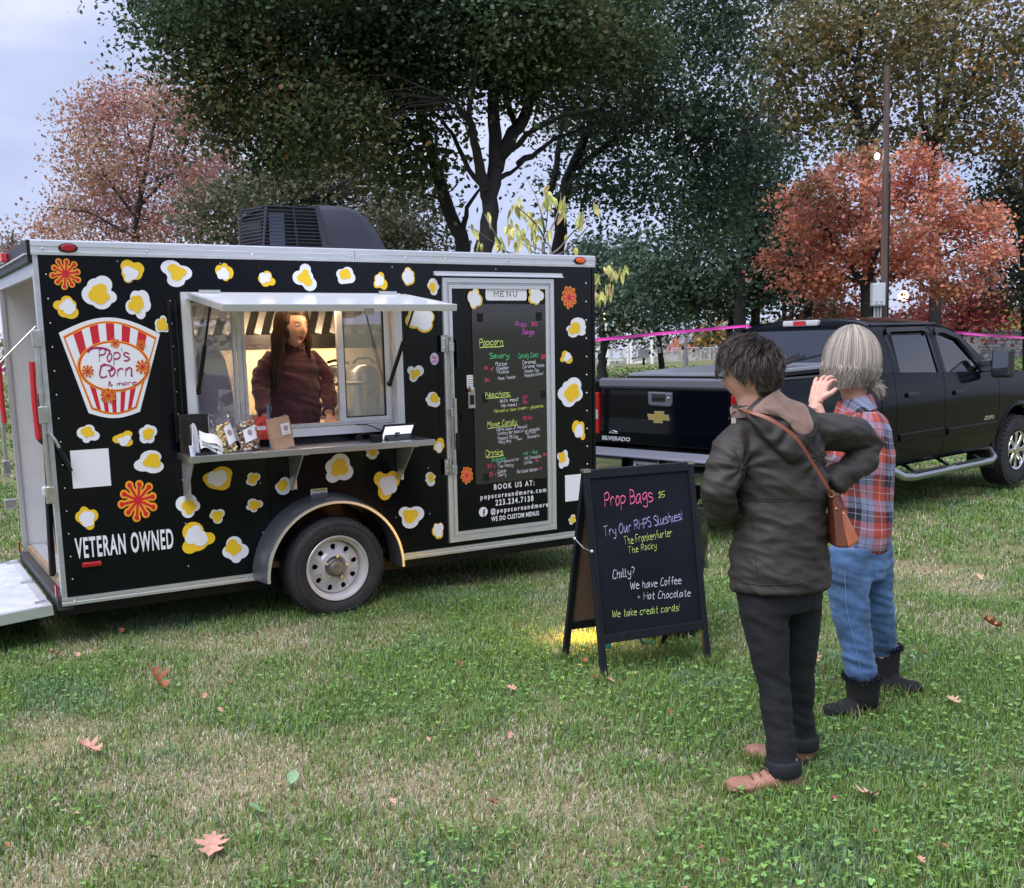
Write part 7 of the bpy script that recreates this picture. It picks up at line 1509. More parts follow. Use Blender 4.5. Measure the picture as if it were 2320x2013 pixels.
MB().ball(tuple(hM @ Vector((.080, .012, -.034))), .0035, 8, 6).ball(tuple(hM @ Vector((-.080, .012, -.034))), .0035, 8, 6).build('earrings', [mat('pearl', (.8, .78, .75), .2)], P1, kind='stuff')
# shoulder bag
bg = thing('shoulder_bag', 'tan and rust leather shoulder bag hanging at the hip of the dark-jacketed woman', 'handbag', loc=(1.17, 3.78, .90))
bb = Vector((1.17, 3.78, .90)); BR_ = mat('chestnut_leather', (.13, .040, .022), .42, var=.2, vscale=14); OR_ = mat('orange_tan_leather', (.42, .105, .030), .45, var=.16, vscale=12, bump=.2, bscale=90)
def loc_(*q): return tuple(Vector(q)-bb)
MB().add([loc_(1.140, 3.735, 1.09), loc_(1.165, 3.74, 1.085), loc_(1.195, 3.725, .895), loc_(1.150, 3.715, .90), loc_(1.140, 3.80, 1.09), loc_(1.180, 3.83, 1.085), loc_(1.20, 3.84, .895), loc_(1.150, 3.84, .90)], [(0, 1, 2, 3), (7, 6, 5, 4), (0, 4, 5, 1), (3, 2, 6, 7), (0, 3, 7, 4), (1, 5, 6, 2)]).build('bag_side', [BR_], bg, bevel=.008)
MB().add([loc_(1.166, 3.740, 1.035), loc_(1.190, 3.775, 1.04), loc_(1.262, 3.80, .905), loc_(1.197, 3.722, .893), loc_(1.176, 3.82, 1.035), loc_(1.200, 3.82, 1.04), loc_(1.262, 3.87, .905), loc_(1.20, 3.86, .893)], [(0, 1, 2, 3), (7, 6, 5, 4), (0, 4, 5, 1), (3, 2, 6, 7), (0, 3, 7, 4), (1, 5, 6, 2)]).build('bag_body', [OR_], bg, bevel=.014)
MB().add([loc_(1.142, 3.733, 1.092), loc_(1.172, 3.74, 1.088), loc_(1.198, 3.765, 1.035), loc_(1.160, 3.728, 1.028), loc_(1.145, 3.82, 1.092), loc_(1.18, 3.83, 1.088), loc_(1.205, 3.84, 1.035), loc_(1.165, 3.84, 1.028)], [(0, 1, 2, 3), (7, 6, 5, 4), (0, 4, 5, 1), (3, 2, 6, 7), (0, 3, 7, 4), (1, 5, 6, 2)]).build('bag_flap', [BR_], bg, bevel=.006)
rows = []
SP = smooth_pts([loc_(.800, 3.86, 1.36), loc_(.812, 3.775, 1.398), loc_(.838, 3.685, 1.392), loc_(.90, 3.648, 1.365), loc_(.986, 3.650, 1.300), loc_(1.060, 3.690, 1.200), loc_(1.115, 3.715, 1.12), loc_(1.135, 3.74, 1.09)], 5)
for i, p in enumerate(SP):
    d = Vector(SP[min(i+1, len(SP)-1)])-Vector(SP[max(0, i-1)]); s_ = d.cross(Vector((.2, -1, .2))).normalized()*.0062; o_ = Vector((0, -.004, 0))
    rows.append([tuple(Vector(p)-s_), tuple(Vector(p)-s_+o_), tuple(Vector(p)+s_+o_), tuple(Vector(p)+s_)])
MB().grid(rows).build('strap', [mat('rust_leather_strap', (.21, .062, .032), .45)], bg, smooth=40)
MB().tube([loc_(1.135+.010*math.cos(a), 3.733, 1.092+.012*math.sin(a)) for a in np.linspace(0, 6.283, 13)], .002, 5).build('buckle_ring', [mat('brass_ring', (.55, .40, .16), .3, 1)], bg)
for q in ((1.180, 3.732, 1.02), (1.150, 3.722, 1.04)): MB().ball(loc_(*q), .004, 8, 5).build('rivet', [mat('brass_ring', (.55, .40, .16), .3, 1)], bg)
# ---------------------------------------------------------------- woman in the plaid shirt
P2 = thing('person', 'woman with a silver-blonde bob in red plaid shirt and blue jeans', 'person')
h2 = Matrix.Translation((1.480, 4.645, 1.555)) @ Matrix.Rotation(math.atan2(-.97, -.22), 4, 'Z') @ Matrix.Rotation(-.06, 4, 'X')
b = MB(); add_head(b, h2); sk2 = (.56, .30, .235)
b.tube([(1.53, 4.655, 1.33), (1.512, 4.65, 1.40), (1.495, 4.65, 1.47)], [.062, .054, .054], 16)
b.loft([(1.55, 4.65, .70, .11, .09, .8), (1.555, 4.65, 1.0, .11, .08, .8), (1.545, 4.65, 1.24, .12, .08, .8), (1.54, 4.65, 1.33, .08, .05, .8)])
b.tube([(1.44, 4.54, 1.28), (1.33, 4.36, 1.16), (1.272, 4.40, 1.375)], [.045, .038, .027], 12); b.tube([(1.66, 4.77, 1.28), (1.63, 4.93, 1.08), (1.44, 4.98, 1.05)], [.045, .038, .027], 12)
add_hand(b, (1.268, 4.402, 1.388), (.30, .28, .72), (.75, .6, -.35), -1, (.70, .52, .40, .26), 1.06, .9); add_hand(b, (1.42, 4.98, 1.05), (-1, .1, 0), (0, 0, -1), 1, .4)
b.tube([(1.475, 4.58, .75), (1.481, 4.545, .401), (1.522, 4.54, .07)], [.065, .044, .034], 12); b.tube([(1.63, 4.73, .75), (1.69, 4.80, .38), (1.742, 4.862, .07)], [.065, .040, .032], 12)
sculpt('body', b, .0036, 2, [SKIN], P2, colour=face_colour(h2, sk2, (.42, .15, .14), (.2, .15, .12)))
def plaid_mat():
    m = bpy.data.materials.new('plaid_flannel'); m.use_nodes = True; n = m.node_tree; p = n.nodes['Principled BSDF']; p.inputs['Roughness'].default_value = .85
    a = n.nodes.new('ShaderNodeAttribute'); a.attribute_name = 'Col'; sp = n.nodes.new('ShaderNodeSeparateXYZ'); n.links.new(a.outputs['Vector'], sp.inputs[0]); outs = []
    for k in (0, 1):
        mu = n.nodes.new('ShaderNodeMath'); mu.operation = 'MULTIPLY'; mu.inputs[1].default_value = 1/.165; n.links.new(sp.outputs[k], mu.inputs[0])
        fr = n.nodes.new('ShaderNodeMath'); fr.operation = 'FRACT'; n.links.new(mu.outputs[0], fr.inputs[0])
        cr = n.nodes.new('ShaderNodeValToRGB'); cr.color_ramp.interpolation = 'CONSTANT'; E_ = cr.color_ramp.elements
        O_, N_, B_, W_2 = (.40, .062, .040, 1), (.012, .014, .026, 1), (.22, .25, .38, 1), (.48, .43, .47, 1)
        seq = [(0, O_), (.16, W_2), (.18, O_), (.34, N_), (.50, W_2), (.515, N_), (.64, B_), (.78, N_), (.80, B_), (.95, O_)]
        E_[0].position, E_[0].color = seq[0]; E_[1].position, E_[1].color = seq[1]
        for q, c in seq[2:]: x_ = E_.new(q); x_.color = c
        n.links.new(fr.outputs[0], cr.inputs[0]); outs.append(cr.outputs[0])
    mx = n.nodes.new('ShaderNodeMix'); mx.data_type = 'RGBA'; mx.inputs[0].default_value = .5; n.links.new(outs[0], mx.inputs[6]); n.links.new(outs[1], mx.inputs[7]); n.links.new(mx.outputs[2], p.inputs['Base Color'])
    return m
s = MB()
s.loft([(1.545, 4.64, .715, .120, .110, .8), (1.547, 4.64, .76, .142, .122, .8), (1.552, 4.645, .85, .150, .124, .8), (1.558, 4.65, .95, .150, .122, .8), (1.560, 4.65, 1.06, .150, .118, .8), (1.560, 4.655, 1.17, .156, .118, .8), (1.556, 4.655, 1.25, .158, .110, .8), (1.548, 4.655, 1.30, .140, .095, .8), (1.530, 4.655, 1.345, .085, .070, .8), (1.522, 4.655, 1.37, .066, .062, .8)], 36)
s.tube([(1.47, 4.57, 1.285), (1.42, 4.51, 1.265), (1.37, 4.43, 1.21), (1.325, 4.355, 1.155), (1.295, 4.37, 1.23), (1.275, 4.395, 1.33)], [.058, .064, .060, .054, .048, .040], 16)
s.tube([(1.62, 4.73, 1.285), (1.66, 4.79, 1.25), (1.665, 4.87, 1.16), (1.63, 4.93, 1.08), (1.54, 4.96, 1.06), (1.45, 4.98, 1.05)], [.058, .062, .058, .052, .048, .042], 16)
def pl_uv(p):
    if p[0] < 1.39 and p[1] < 4.50: return (p[2]*.9+p[0]*.3+2, p[1]+p[0]*.6+3, 0)
    a = math.atan2(p[1]-4.65-.0, p[0]-1.555); a = (a-2.2) % (2*math.pi)
    k = .012*NZ(p, 6, 6, 6); return (a*.128+k, p[2]+.25*(p[0]-1.55)*.6+2+k, 0)
sh_ = sculpt('plaid_shirt', s, .008, 4, [plaid_mat()], P2, fold=lambda p: .0085*NZ(p, 5, 5, 9, 2)+.005*NZ(p, 12, 12, 20, 6)+.002*NZ(p, 28, 28, 28), colour=pl_uv)
rows = []
for i in range(33):
    a = 2*math.pi*i/32; c = Vector((1.515, 4.655, 1.372)); e_ = Vector((math.cos(a), math.sin(a), 0)); tl = .016*math.cos(a)
    rows.append([tuple(c+e_*.094+Vector((0, 0, -.035+tl))), tuple(c+e_*.072+Vector((0, 0, .030+tl))), tuple(c+e_*.064+Vector((0, 0, .022+tl))), tuple(c+e_*.064+Vector((0, 0, -.02)))])
co = MB().grid(rows); cme = co.mesh('shirt_collar'); vcol(cme, np.array([(v[2]*1.0+v[0]*.8, v[1]*1.1+3, 0) for v in co.v])); ob('shirt_collar', cme, MATS.get('plaid') or sh_.data.materials[0], sh_, smooth=60)
DN = mat('mid_blue_denim', (.062, .135, .285), .8, var=.42, vscale=7, bump=.3, bscale=350, sheen=.1)
t = MB()
t.loft([(1.545, 4.65, .60, .125, .11, .8), (1.548, 4.65, .68, .145, .12, .8), (1.55, 4.65, .76, .14, .115, .8), (1.55, 4.65, .84, .13, .10, .8)])
t.tube([(1.480, 4.585, .74), (1.470, 4.57, .64), (1.468, 4.56, .53), (1.480, 4.545, .41), (1.500, 4.54, .30), (1.515, 4.54, .21), (1.524, 4.54, .165)], [.092, .092, .086, .075, .070, .068, .064], 18)
t.tube([(1.625, 4.725, .74), (1.640, 4.74, .62), (1.665, 4.77, .50), (1.69, 4.80, .38), (1.715, 4.835, .28), (1.740, 4.865, .180)], [.088, .082, .070, .066, .064, .060], 18)
j2 = sculpt('jeans', t, .008, 2, [DN], P2, fold=lambda p: 1.7*denim_fold(p))
MB().tube(smooth_pts([(1.425, 4.482, .66), (1.430, 4.470, .50), (1.462, 4.462, .36), (1.496, 4.462, .20)], 4), .0016, 5).build('side_seam', [mat('pale_stitch', (.14, .22, .38), .8)], j2)
BB_ = mat('black_suede', (.005, .005, .006), .9, var=.3, vscale=20)
bt1 = shoe('boot', (1.580, 4.555, 0), (1.365, 4.50, 0), .10, .105, ([(1.530, 4.542, .05), (1.530, 4.542, .12), (1.527, 4.54, .175)], [.066, .074, .080]), BB_, BB_, P2)
bt2 = shoe('boot', (1.715, 4.84, 0), (1.865, 4.80, 0), .10, .105, ([(1.742, 4.862, .05), (1.742, 4.865, .13), (1.742, 4.868, .215)], [.062, .066, .070]), BB_, BB_, P2)
for o_, c, z, rr in ((bt1, (1.527, 4.54), .178, .080), (bt2, (1.742, 4.868), .217, .072)):
    PPs = []; r = random.Random(3)
    for k in range(900):
        a = r.uniform(0, 6.283); q = Vector((c[0]+rr*math.cos(a)*r.uniform(.86, 1.0), c[1]+rr*math.sin(a)*r.uniform(.86, 1.0), z+r.uniform(-.015, .01))); d = Vector((math.cos(a), math.sin(a), r.uniform(-.4, .8)))*.016
        PPs.append([q, q+d*.6, q+d+Vector((0, 0, -.004))])
    ob('fur_trim', strands('fur_trim', PPs, .0012, [(.015, .014, .015)]*len(PPs), None, None), HAIR, o_, kind='stuff')
# hair that falls: strands leave the parting, follow the head and drop
def fall_hair(n, seed, drop, part, rad, cols, face=.62, flick=0, curl=.01, gather=None, front=0):
    r = random.Random(seed); PP = []; CC = []
    for k in range(n):
        a = r.uniform(-math.pi, math.pi)          # azimuth, 0 = back of the head (+y)
        if r.random() < front: a = math.copysign(math.pi-face-.05-abs(r.gauss(0, .38)), a)
        if abs(a) > math.pi-face: a = math.copysign(math.pi-face-r.random()*.25, a)
        lay = r.random()**.6; R = rad*(.92+.13*lay); L = drop(a)*r.uniform(.82, 1.05); P = []
        sx, sy = math.sin(a), math.cos(a); st = part+(.03*sx if abs(sx) > .1 else 0)
        wob = r.uniform(0, 6.28); amp = r.uniform(.002, curl)
        t0 = r.random()**1.5*.55
        for q in np.linspace(t0, 1, 9):
            th = q*math.pi*.53; P.append(Vector((st*(1-math.sin(th))+sx*.083*R*math.sin(th), sy*.104*R*math.sin(th)+.006, .122*R*math.cos(th))))
        e_ = P[-1]
        for q in np.linspace(.15, 1, 7):
            z = e_.z-L*q; inw = 1-.10*q*q+flick*q*q; P.append(Vector((e_.x*inw+amp*math.sin(wob+q*5), e_.y*inw+amp*math.cos(wob+q*4), z)))
        if gather and sy > .1:
            g = Vector(gather); 
            for i in range(9, len(P)): w = min(1, (i-8)/6); P[i] = P[i].lerp(g+Vector((r.uniform(-.015, .015), r.uniform(-.015, .015), r.uniform(-.02, .015))), w*.8*min(1, sy*1.3))
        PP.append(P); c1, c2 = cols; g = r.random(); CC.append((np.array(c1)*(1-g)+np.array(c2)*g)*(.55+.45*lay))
    return PP, CC
cap2 = MB(); rows = []
for i in range(1, 26):
    row = []
    for jx in range(40):
        t_, a_ = i/26*math.pi*.72, jx/40*2*math.pi; sx, sy, sz = math.sin(t_)*math.cos(a_), math.sin(t_)*math.sin(a_), math.cos(t_)
        k = 1.06 if sy > -.45 or sz > .6 else .88
        row.append((sx*.084*k, sy*.104*k+.004, sz*.122*k))
    rows.append(row)
cap2.grid(rows, 0, True); cap2.add(rows[0], [tuple(range(40))])
hr2 = ob('hair', cap2.mesh('hair'), mat('ash_hair_base', (.24, .20, .18), .6), P2, M=h2, smooth=180)
PP, CC = fall_hair(7500, 5, lambda a: .100-.015*math.cos(a),   .012, 1.24, ((.30, .245, .21), (.58, .525, .48)), .55, -.07, .013, (.02, .108, -.10))
PP, CC = locks(PP, CC, 360, .45, 2)
ob('hair_strands', strands('hair_strands', PP, .0011, CC, None, None), HAIR, hr2, kind='stuff')
PPt = []; r = random.Random(6)
for k in range(260):
    q = Vector((.02+r.uniform(-.014, .014), .112+r.uniform(-.01, .012), -.10+r.uniform(-.015, .012))); d = Vector((r.gauss(-.01, .012), r.uniform(.02, .05), r.gauss(-.02, .016))); PPt.append([q, q+d*.5+Vector((0, 0, .006)), q+d])
ob('ponytail', strands('ponytail', PPt, .0013, [tuple(np.array((.40, .33, .28))*r.uniform(.6, 1.4)) for _ in PPt], None, None), HAIR, hr2, kind='stuff')
# ---------------------------------------------------------------- the vendor leaning at the hatch (in the trailer's own frame)
P3 = thing('person', 'long-haired woman in a maroon jumper leaning at the lit serving hatch', 'person', M=TM)
h3 = Matrix.Translation((1.582, .235, 1.597)) @ Matrix.Rotation(.30, 4, 'Z') @ Matrix.Rotation(.04, 4, 'X') @ Matrix.Rotation(.06, 4, 'Y') @ Matrix.Scale(1.10, 4)
b = MB(); add_head(b, h3); sk3 = (.56, .30, .215)
b.tube([(1.585, .33, 1.42), (1.583, .30, 1.48), (1.58, .275, 1.54)], [.066, .058, .058], 16)
b.loft([(1.59, .36, .98, .15, .12), (1.59, .35, 1.2, .14, .10), (1.59, .33, 1.36, .12, .08), (1.588, .33, 1.45, .07, .06)])
b.tube([(1.45, .33, 1.38), (1.355, .30, 1.24), (1.33, .15, 1.04)], [.05, .042, .030], 12); b.tube([(1.735, .33, 1.38), (1.825, .30, 1.22), (1.765, .15, 1.03)], [.05, .042, .030], 12)
add_hand(b, (1.33, .135, 1.015), (0, -.75, -.65), (0, .5, -.8), 1, .35); add_hand(b, (1.765, .135, 1.005), (0, -.75, -.65), (0, .5, -.8), -1, .35)
sculpt('body', b, .0045, 1, [SKIN], P3, colour=face_colour(h3, sk3, (.30, .05, .055), (.04, .02, .014)))
SW = mat('maroon_knit', (.060, .014, .026), .85, var=.18, vscale=9, bump=.3, bscale=260, sheen=.3)
s = MB()
s.loft([(1.59, .37, .96, .185, .15), (1.59, .36, 1.06, .190, .155), (1.59, .35, 1.20, .190, .150), (1.59, .34, 1.32, .182, .140), (1.59, .335, 1.39, .165, .120), (1.59, .33, 1.435, .125, .095), (1.588, .325, 1.475, .092, .080), (1.586, .315, 1.495, .075, .070)], 32)
s.tube([(1.47, .335, 1.405), (1.425, .33, 1.365), (1.375, .315, 1.31), (1.35, .295, 1.22), (1.335, .22, 1.12), (1.328, .155, 1.045)], [.054, .056, .056, .054, .049, .042], 16)
s.tube([(1.71, .335, 1.405), (1.755, .33, 1.365), (1.805, .315, 1.30), (1.822, .295, 1.20), (1.80, .22, 1.11), (1.768, .155, 1.035)], [.054, .056, .056, .054, .049, .042], 16)
for a in np.linspace(0, 6.28, 15)[:-1]: s.ball((1.585+.072*math.cos(a), .305+.072*math.sin(a), 1.488+.018*math.sin(a)), .024, 8, 6)
sculpt('jumper', s, .008, 4, [SW], P3, fold=lambda p: 1.1*coat_fold(p))
for s_ in (-1, 1):
    q = h3 @ Vector((s_*.031, -.0735, .012)); e_ = MB().ball((0, 0, 0), .0122, 14, 10).build('eye', [mat('eye_white', (.42, .38, .35), .3)], P3, loc=q, smooth=180)
    d = (h3.to_3x3() @ Vector((.22, -.97, .02))).normalized(); MB().ball(tuple(d*.0066), .0074, 10, 8).build('iris', [mat('dark_iris', (.03, .018, .012), .1)], e_, smooth=180)
rows = []
hr3 = ob('hair', cap2.mesh('hair'), mat('brown_hair_base', (.030, .014, .010), .55), P3, M=h3 @ Matrix.Translation((0, .006, .004)), smooth=180)
PP, CC = fall_hair(6500, 9, lambda a: .27-.05*math.cos(a)+(.07 if a < 0 else 0), .022, 1.19, ((.022, .010, .007), (.095, .040, .022)), 1.26, .22, .022, None, .45)
PP, CC = locks(PP, CC, 260, .5, 4)
ob('hair_strands', strands('hair_strands', PP, .0016, CC, None, None), HAIR, hr3, kind='stuff')
# ================================================================ goods on the counter shelf (trailer frame)
def at_t(x, y, z, rz=0): return TM @ Matrix.Translation((x, y, z)) @ Matrix.Rotation(rz, 4, 'Z')
CZ = .8515
nh = thing('napkin_holder', 'black napkin caddy stuffed with white paper napkins at the left end of the counter shelf', 'napkin holder', M=at_t(.815, -.17, CZ))
CB = mat('black_caddy_plastic', (.012, .011, .012), .4); NAP = mat('white_napkin', (.78, .78, .82), .9, var=.05, vscale=20)
MB().box((-.085, -.075, 0), (.075, .06, .012)).box((-.085, -.072, .0121), (-.078, .058, .22)).box((.068, -.072, .0121), (.075, .058, .06)).box((-.077, .05, .0121), (.067, .058, .235)).build('caddy', [CB], nh, bevel=.002)
for k in range(7):
    m = MB(); t_ = k*.007
    m.grid([[(-.06+.03*u+.002*k+.01*math.sin(v*3+k), -.05+t_+.02*u*v, .012+.165*v-.012*k*u+.012*math.sin(u*4)*v) for u in np.linspace(0, 1, 6)] for v in np.linspace(0, 1, 6)]); m.build('napkin', [NAP], nh, smooth=60)
m = MB()
for k in range(4): m = MB(); m.grid([[(-.02+.13*u, -.072+.03*v-.004*k, .035+.018*k+.055*v-.075*u*u+.012*math.sin(u*6+k)) for u in np.linspace(0, 1, 9)] for v in np.linspace(0, 1, 5)]); m.build('napkin', [NAP], nh, smooth=60)
cds = thing('card_holder', 'small stand of printed cards on dark backing behind the white napkins', 'card holder', M=at_t(.80, -.095, CZ))
MB().box((-.085, .0, 0), (.085, .012, .235)).build('back_board', [mat('dark_brown_board', (.035, .022, .018), .5)], cds); MB().box((-.05, -.012, .12), (.09, -.004, .215)).build('card', [VW], cds)
MB().flat([(.0+.018*math.cos(a), .17+.022*math.sin(a)) for a in np.linspace(0, 6.283, 13)[:-1]], 1, -.0128).build('card_print', [mat('faded_print', (.40, .25, .30), .6)], cds)
cup = thing('straw_cup', 'small blue-striped cup of straws at the very left of the counter shelf', 'cup', M=at_t(.742, -.255, CZ))
MB().lathe([(.014, 0), (.020, .06), (.018, .06), (.012, .004)], 14).build('cup_body', [mat('blue_stripe_cup', (.55, .60, .72), .5, var=.3, vscale=60)], cup, smooth=40)
MB().tube([(0, 0, .01), (.02, .03, .19)], .003, 6).build('straw', [VW], cup)
PLB = glass('clear_cellophane', (.95, .95, .96), .03)
def bag(name, label, M, w, h, dp, fillm, lab_rect, seed):
    t = thing(name, label, 'snack bag', M=M, group='bags of popcorn on the counter'); r = random.Random(seed)
    rows = []
    for i in range(12):
        v = i/11; k = math.sin(min(1, (1-v)*1.8+.05)*1.57)**.5*(.92+.08*math.sin(v*6)); row = []
        for jx in range(24):
            a = 2*math.pi*jx/24; c, s_ = math.cos(a), math.sin(a); flare = 1+.12*max(0, v-.75)*4
            row.append((w/2*flare*math.copysign(abs(c)**.7, c)+.006*r.uniform(-1, 1)*v, dp/2*k*math.copysign(abs(s_)**.8, s_)+.004*r.uniform(-1, 1), h*v+.010*r.uniform(-1, 1)*(v > .9)))
        rows.append(row)
    m = MB().grid(rows, close=True); m.add(rows[0], [tuple(range(23, -1, -1))]); m.build('wrapper', [PLB], t, smooth=35)
    f = MB()
    for k in range(260):
        v = r.uniform(.03, .80); x = r.uniform(-1, 1)*w*.44; y = r.uniform(-1, .2)*dp*.40; q = r.uniform(.008, .014); f.ball((x, y, h*v), (q, q*.9, q*.8), 6, 4, r.randrange(len(fillm)))
    f.build('popped_corn', fillm, t, smooth=180, kind='stuff')
    x0, x1, z0, z1 = lab_rect; l = MB().grid([[(x0+(x1-x0)*u, -dp*.52-.004*math.sin(u*3), z0+(z1-z0)*v+.02*u) for u in np.linspace(0, 1, 5)] for v in np.linspace(0, 1, 4)]).build('label', [VW], t)
    MB().flat([((x0+x1)/2+.014*math.cos(a), (z0+z1)/2+.02+.018*math.sin(a)) for a in np.linspace(0, 6.283, 13)[:-1]], 1, -dp*.52-.006).build('label_print', [mat('faded_print', (.40, .25, .30), .6)], l)
PC = [mat('butter_popcorn', (.72, .58, .30), .7, var=.2, vscale=40), mat('golden_popcorn', (.62, .42, .14), .7)]; PC2 = [mat('caramel_popcorn', (.36, .18, .10), .6), mat('pale_popcorn', (.66, .60, .48), .7), mat('pinkish_popcorn', (.48, .30, .28), .6)]
bag('popcorn_bag', 'clear bag of buttery yellow popcorn leaning beside the white napkins', at_t(.985, -.185, CZ, .1) @ Matrix.Rotation(-.22, 4, 'Y') @ Matrix.Rotation(-.10, 4, 'X'), .10, .215, .06, PC, (-.005, .045, .04, .15), 1)
bag('popcorn_bag', 'clear bag of mixed caramel popcorn between the yellow popcorn and the brown paper bag', at_t(1.115, -.185, CZ, -.05) @ Matrix.Rotation(-.14, 4, 'Y') @ Matrix.Rotation(-.10, 4, 'X'), .115, .225, .065, PC2, (-.03, .045, .05, .13), 2)
pb = thing('paper_bag', 'open brown paper bag with a small white label on the counter shelf', 'paper bag', M=at_t(1.325, -.175, CZ, .08) @ Matrix.Rotation(-.16, 4, 'Y'))
KR = mat('kraft_paper', (.46, .29, .19), .85, var=.08, vscale=12, bump=.3, bscale=30); rows = []
for i, (v, w, d) in enumerate(((0, .062, .036), (.35, .066, .034), (.36, .0655, .036), (.7, .067, .028), (1, .069, .020))):
    rows.append([(sx*w+.003*math.sin(i*2+k), sy*d, .195*v+(.006*math.sin(k*1.7) if v == 1 else 0)) for k, (sx, sy) in enumerate(((-1, -1), (-.3, -1.03), (.4, -1), (1, -1), (.96, 0), (1, 1), (0, 1), (-1, 1), (-.96, 0)))])
m = MB().grid(rows, close=True); m.add(rows[0], [tuple(range(8, -1, -1))]); m.build('bag_paper', [KR], pb, smooth=25)
l = MB().box((-.005, -.0405, .085), (.052, -.0385, .155)).build('label', [VW], pb)
MB().prism([(.008, .138), (.040, .138), (.036, .108), (.012, .108)], 1, -.0418, -.0408).build('label_print', [mat('faded_print', (.40, .25, .30), .6)], l); MB().box((.006, -.0415, .096), (.042, -.0408, .099)).build('print_rule', [mat('faded_print', (.40, .25, .30), .6)], l)
st_ = thing('drinking_straw', 'blue straw standing upright behind the brown paper bag', 'straw', M=at_t(1.262, -.12, CZ))
MB().tube([(0, 0, 0), (-.004, 0, .27)], .0065, 8).build('straw_tube', [mat('blue_straw', (.06, .20, .38), .4)], st_, smooth=60)
rcard = thing('red_card', 'small red and white card standing behind the bagged popcorn', 'card', M=at_t(1.225, -.06, .9525))
MB().box((-.045, -.012, -.05), (.045, -.008, .095)).build('card_face', [mat('red_print_card', (.62, .07, .05), .5, var=.5, vscale=30)], rcard); MB().box((-.03, -.0128, .01), (.03, -.0121, .035)).build('card_print', [VW], rcard)
tb_ = thing('tablet', 'payment tablet glowing pale on its black stand at the right end of the counter shelf', 'tablet', M=at_t(2.115, -.16, CZ, .05))
tM_ = Matrix.Translation((0, 0, .045)) @ Matrix.Rotation(.62, 4, 'X')
pd_ = MB().box((-.118, -.005, -.06), (.118, .006, .075)).build('tablet_body', [BLK2], tb_, M=tM_, bevel=.004)
MB().box((-.105, -.0062, -.048), (.105, -.0052, .063)).build('screen', [mat('pale_lit_screen', (.5, .52, .55), .15, emit=(.75, .80, .92), estr=.35)], pd_)
MB().box((-.018, -.0072, -.005), (.018, -.0064, .010)).build('screen_mark', [BLK2], pd_)
MB().prism([(-.06, 0), (.07, 0), (.055, .05), (.03, .055)], 0, -.09, .11).build('tablet_stand', [BLK2], tb_, bevel=.004)
rd = thing('card_reader', 'small black card reader left of the tablet', 'card reader', M=at_t(1.945, -.205, CZ, .1)); MB().box((-.035, -.03, 0), (.035, .03, .042)).build('reader_body', [BLK2], rd, bevel=.006); MB().box((-.025, -.02, .0425), (.025, .02, .0435)).build('reader_top', [PLA], rd)
wc = thing('charging_cable', 'thin black cable looping from the window sill to the tablet', 'cable', M=at_t(1.9, -.1, CZ)); MB().tube(smooth_pts([(-.02, .07, .105), (.06, .05, .10), (.12, -.03, .06), (.10, -.06, .045)]), .0035, 6).tube(smooth_pts([(.09, -.08, .035), (.0, -.03, .05), (-.06, -.03, .03), (-.05, -.08, .008), (.02, -.11, .008)]), .0035, 6).build('cable_loop', [BLK2], wc, smooth=60)
# ---- things inside the galley
urn = thing('coffee_urn', 'tall stainless coffee urn seen behind the right sliding pane', 'coffee urn', M=at_t(2.47, 1.15, .842))
MB().lathe([(.11, 0), (.115, .02), (.115, .40), (.11, .43), (.06, .47), (.02, .48)], 28).build('urn_body', [STEEL], urn, smooth=40); MB().tube([(-.09, 0, .49), (-.05, 0, .53), (.05, 0, .53), (.09, 0, .49)], .009, 6).build('lid_handle', [BLK2], urn)
MB().tube([(0, -.115, .06), (0, -.16, .06), (0, -.16, .03)], .010, 8).build('tap', [BLK2], urn)
pt = thing('stock_pot', 'stainless lidded pot with a black handle behind the vendor', 'pot', M=at_t(2.17, 1.0, .95+.25)); 
MB().lathe([(.075, 0), (.08, .01), (.08, .11), (.085, .115), (.05, .135), (.01, .14)], 24).build('pot_body', [STEEL], pt, smooth=40); MB().tube([(-.06, 0, .15), (.0, 0, .165), (.11, 0, .14)], .010, 6).build('pot_handle', [BLK2], pt)
MB().box((-.2, -.15, -.02), (.25, .2, -.001)).build('pot_shelf', [STEEL], pt)
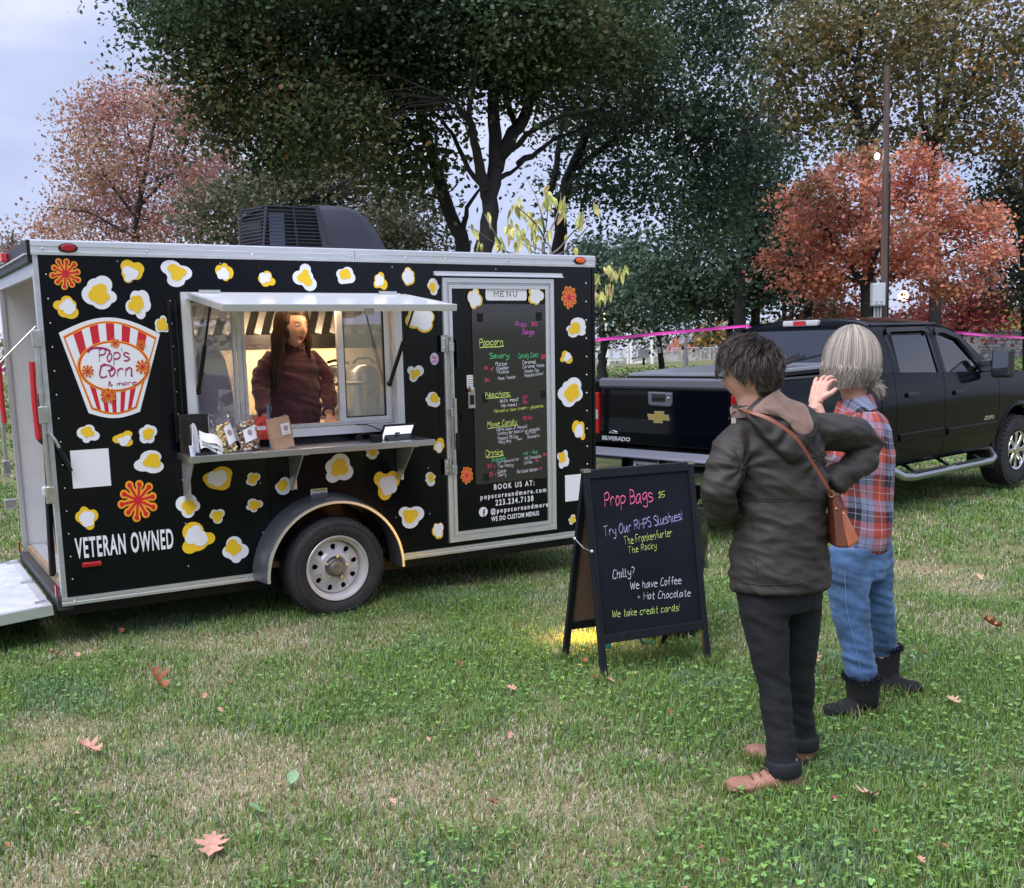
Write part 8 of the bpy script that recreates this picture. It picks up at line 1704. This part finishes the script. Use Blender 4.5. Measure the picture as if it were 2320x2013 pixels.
bl2 = thing('paper_roll', 'blue and white wrapped paper roll by the vendor on the galley counter', 'paper roll', M=at_t(2.03, .62, .94)); MB().lathe([(.05, 0), (.055, .02), (.055, .20), (.04, .22), (.01, .225)], 18).build('roll', [mat('blue_white_wrap', (.25, .45, .70), .4, var=1, vscale=18, var2=(.75, .78, .8))], bl2, smooth=40); MB().box((-.3, -.2, -.03), (.2, .2, -.001)).build('ledge', [STEEL], bl2)
ap = thing('hanging_coat', 'dark maroon coat hanging inside behind the fixed left pane', 'coat', M=at_t(1.13, .62, 1.05)); c_ = MB(); c_.loft([(0, 0, -.1, .15, .07), (0, 0, .15, .14, .06), (-.01, 0, .35, .10, .05), (-.02, 0, .48, .05, .03)]); sculpt('coat_cloth', c_, .012, 3, [mat('dark_plum_cloth', (.075, .022, .040), .9)], ap, fold=lambda p: .012*NZ(p, 9, 9, 4))
MB().tube([(-.02, 0, .47), (-.02, 0, .56), (0, .01, .58)], .004, 6).build('hook', [ZINC], ap)
# ---- standing in the rear doorway
tp_ = thing('folded_tripod', 'folded black tripod with a grey collar standing just inside the rear doorway', 'tripod', M=at_t(.035, .46, .097))
for k, (x, y) in enumerate(((-.03, -.03), (.035, .0), (-.01, .04))): MB().tube([(x, y, 0), (x*.4, y*.4, .52)], .016, 8).build('leg', [BLK2], tp_, smooth=60)
MB().lathe([(.035, .50), (.042, .51), (.042, .55), (.03, .56)], 16).build('collar', [mat('grey_collar', (.45, .46, .48), .4)], tp_, smooth=40); MB().tube([(0, 0, .55), (.01, .0, .95)], .018, 8).build('mast', [BLK2], tp_, smooth=60); MB().ball((.01, 0, .80), (.022, .012, .03), 8, 6).build('knob', [BLK2], tp_)
hg_ = thing('hanging_bag', 'black rounded bag hanging on the inner wall above the folded tripod', 'bag', M=at_t(.03, .40, 1.08)); c_ = MB(); c_.ball((0, 0, 0), (.05, .04, .16), 16, 12); c_.ball((0, .01, -.08), (.055, .045, .09), 16, 12); sculpt('bag_cloth', c_, .008, 2, [BLK2], hg_); MB().tube([(0, 0, .15), (0, -.03, .24)], .005, 6).build('hook', [ZINC], hg_)
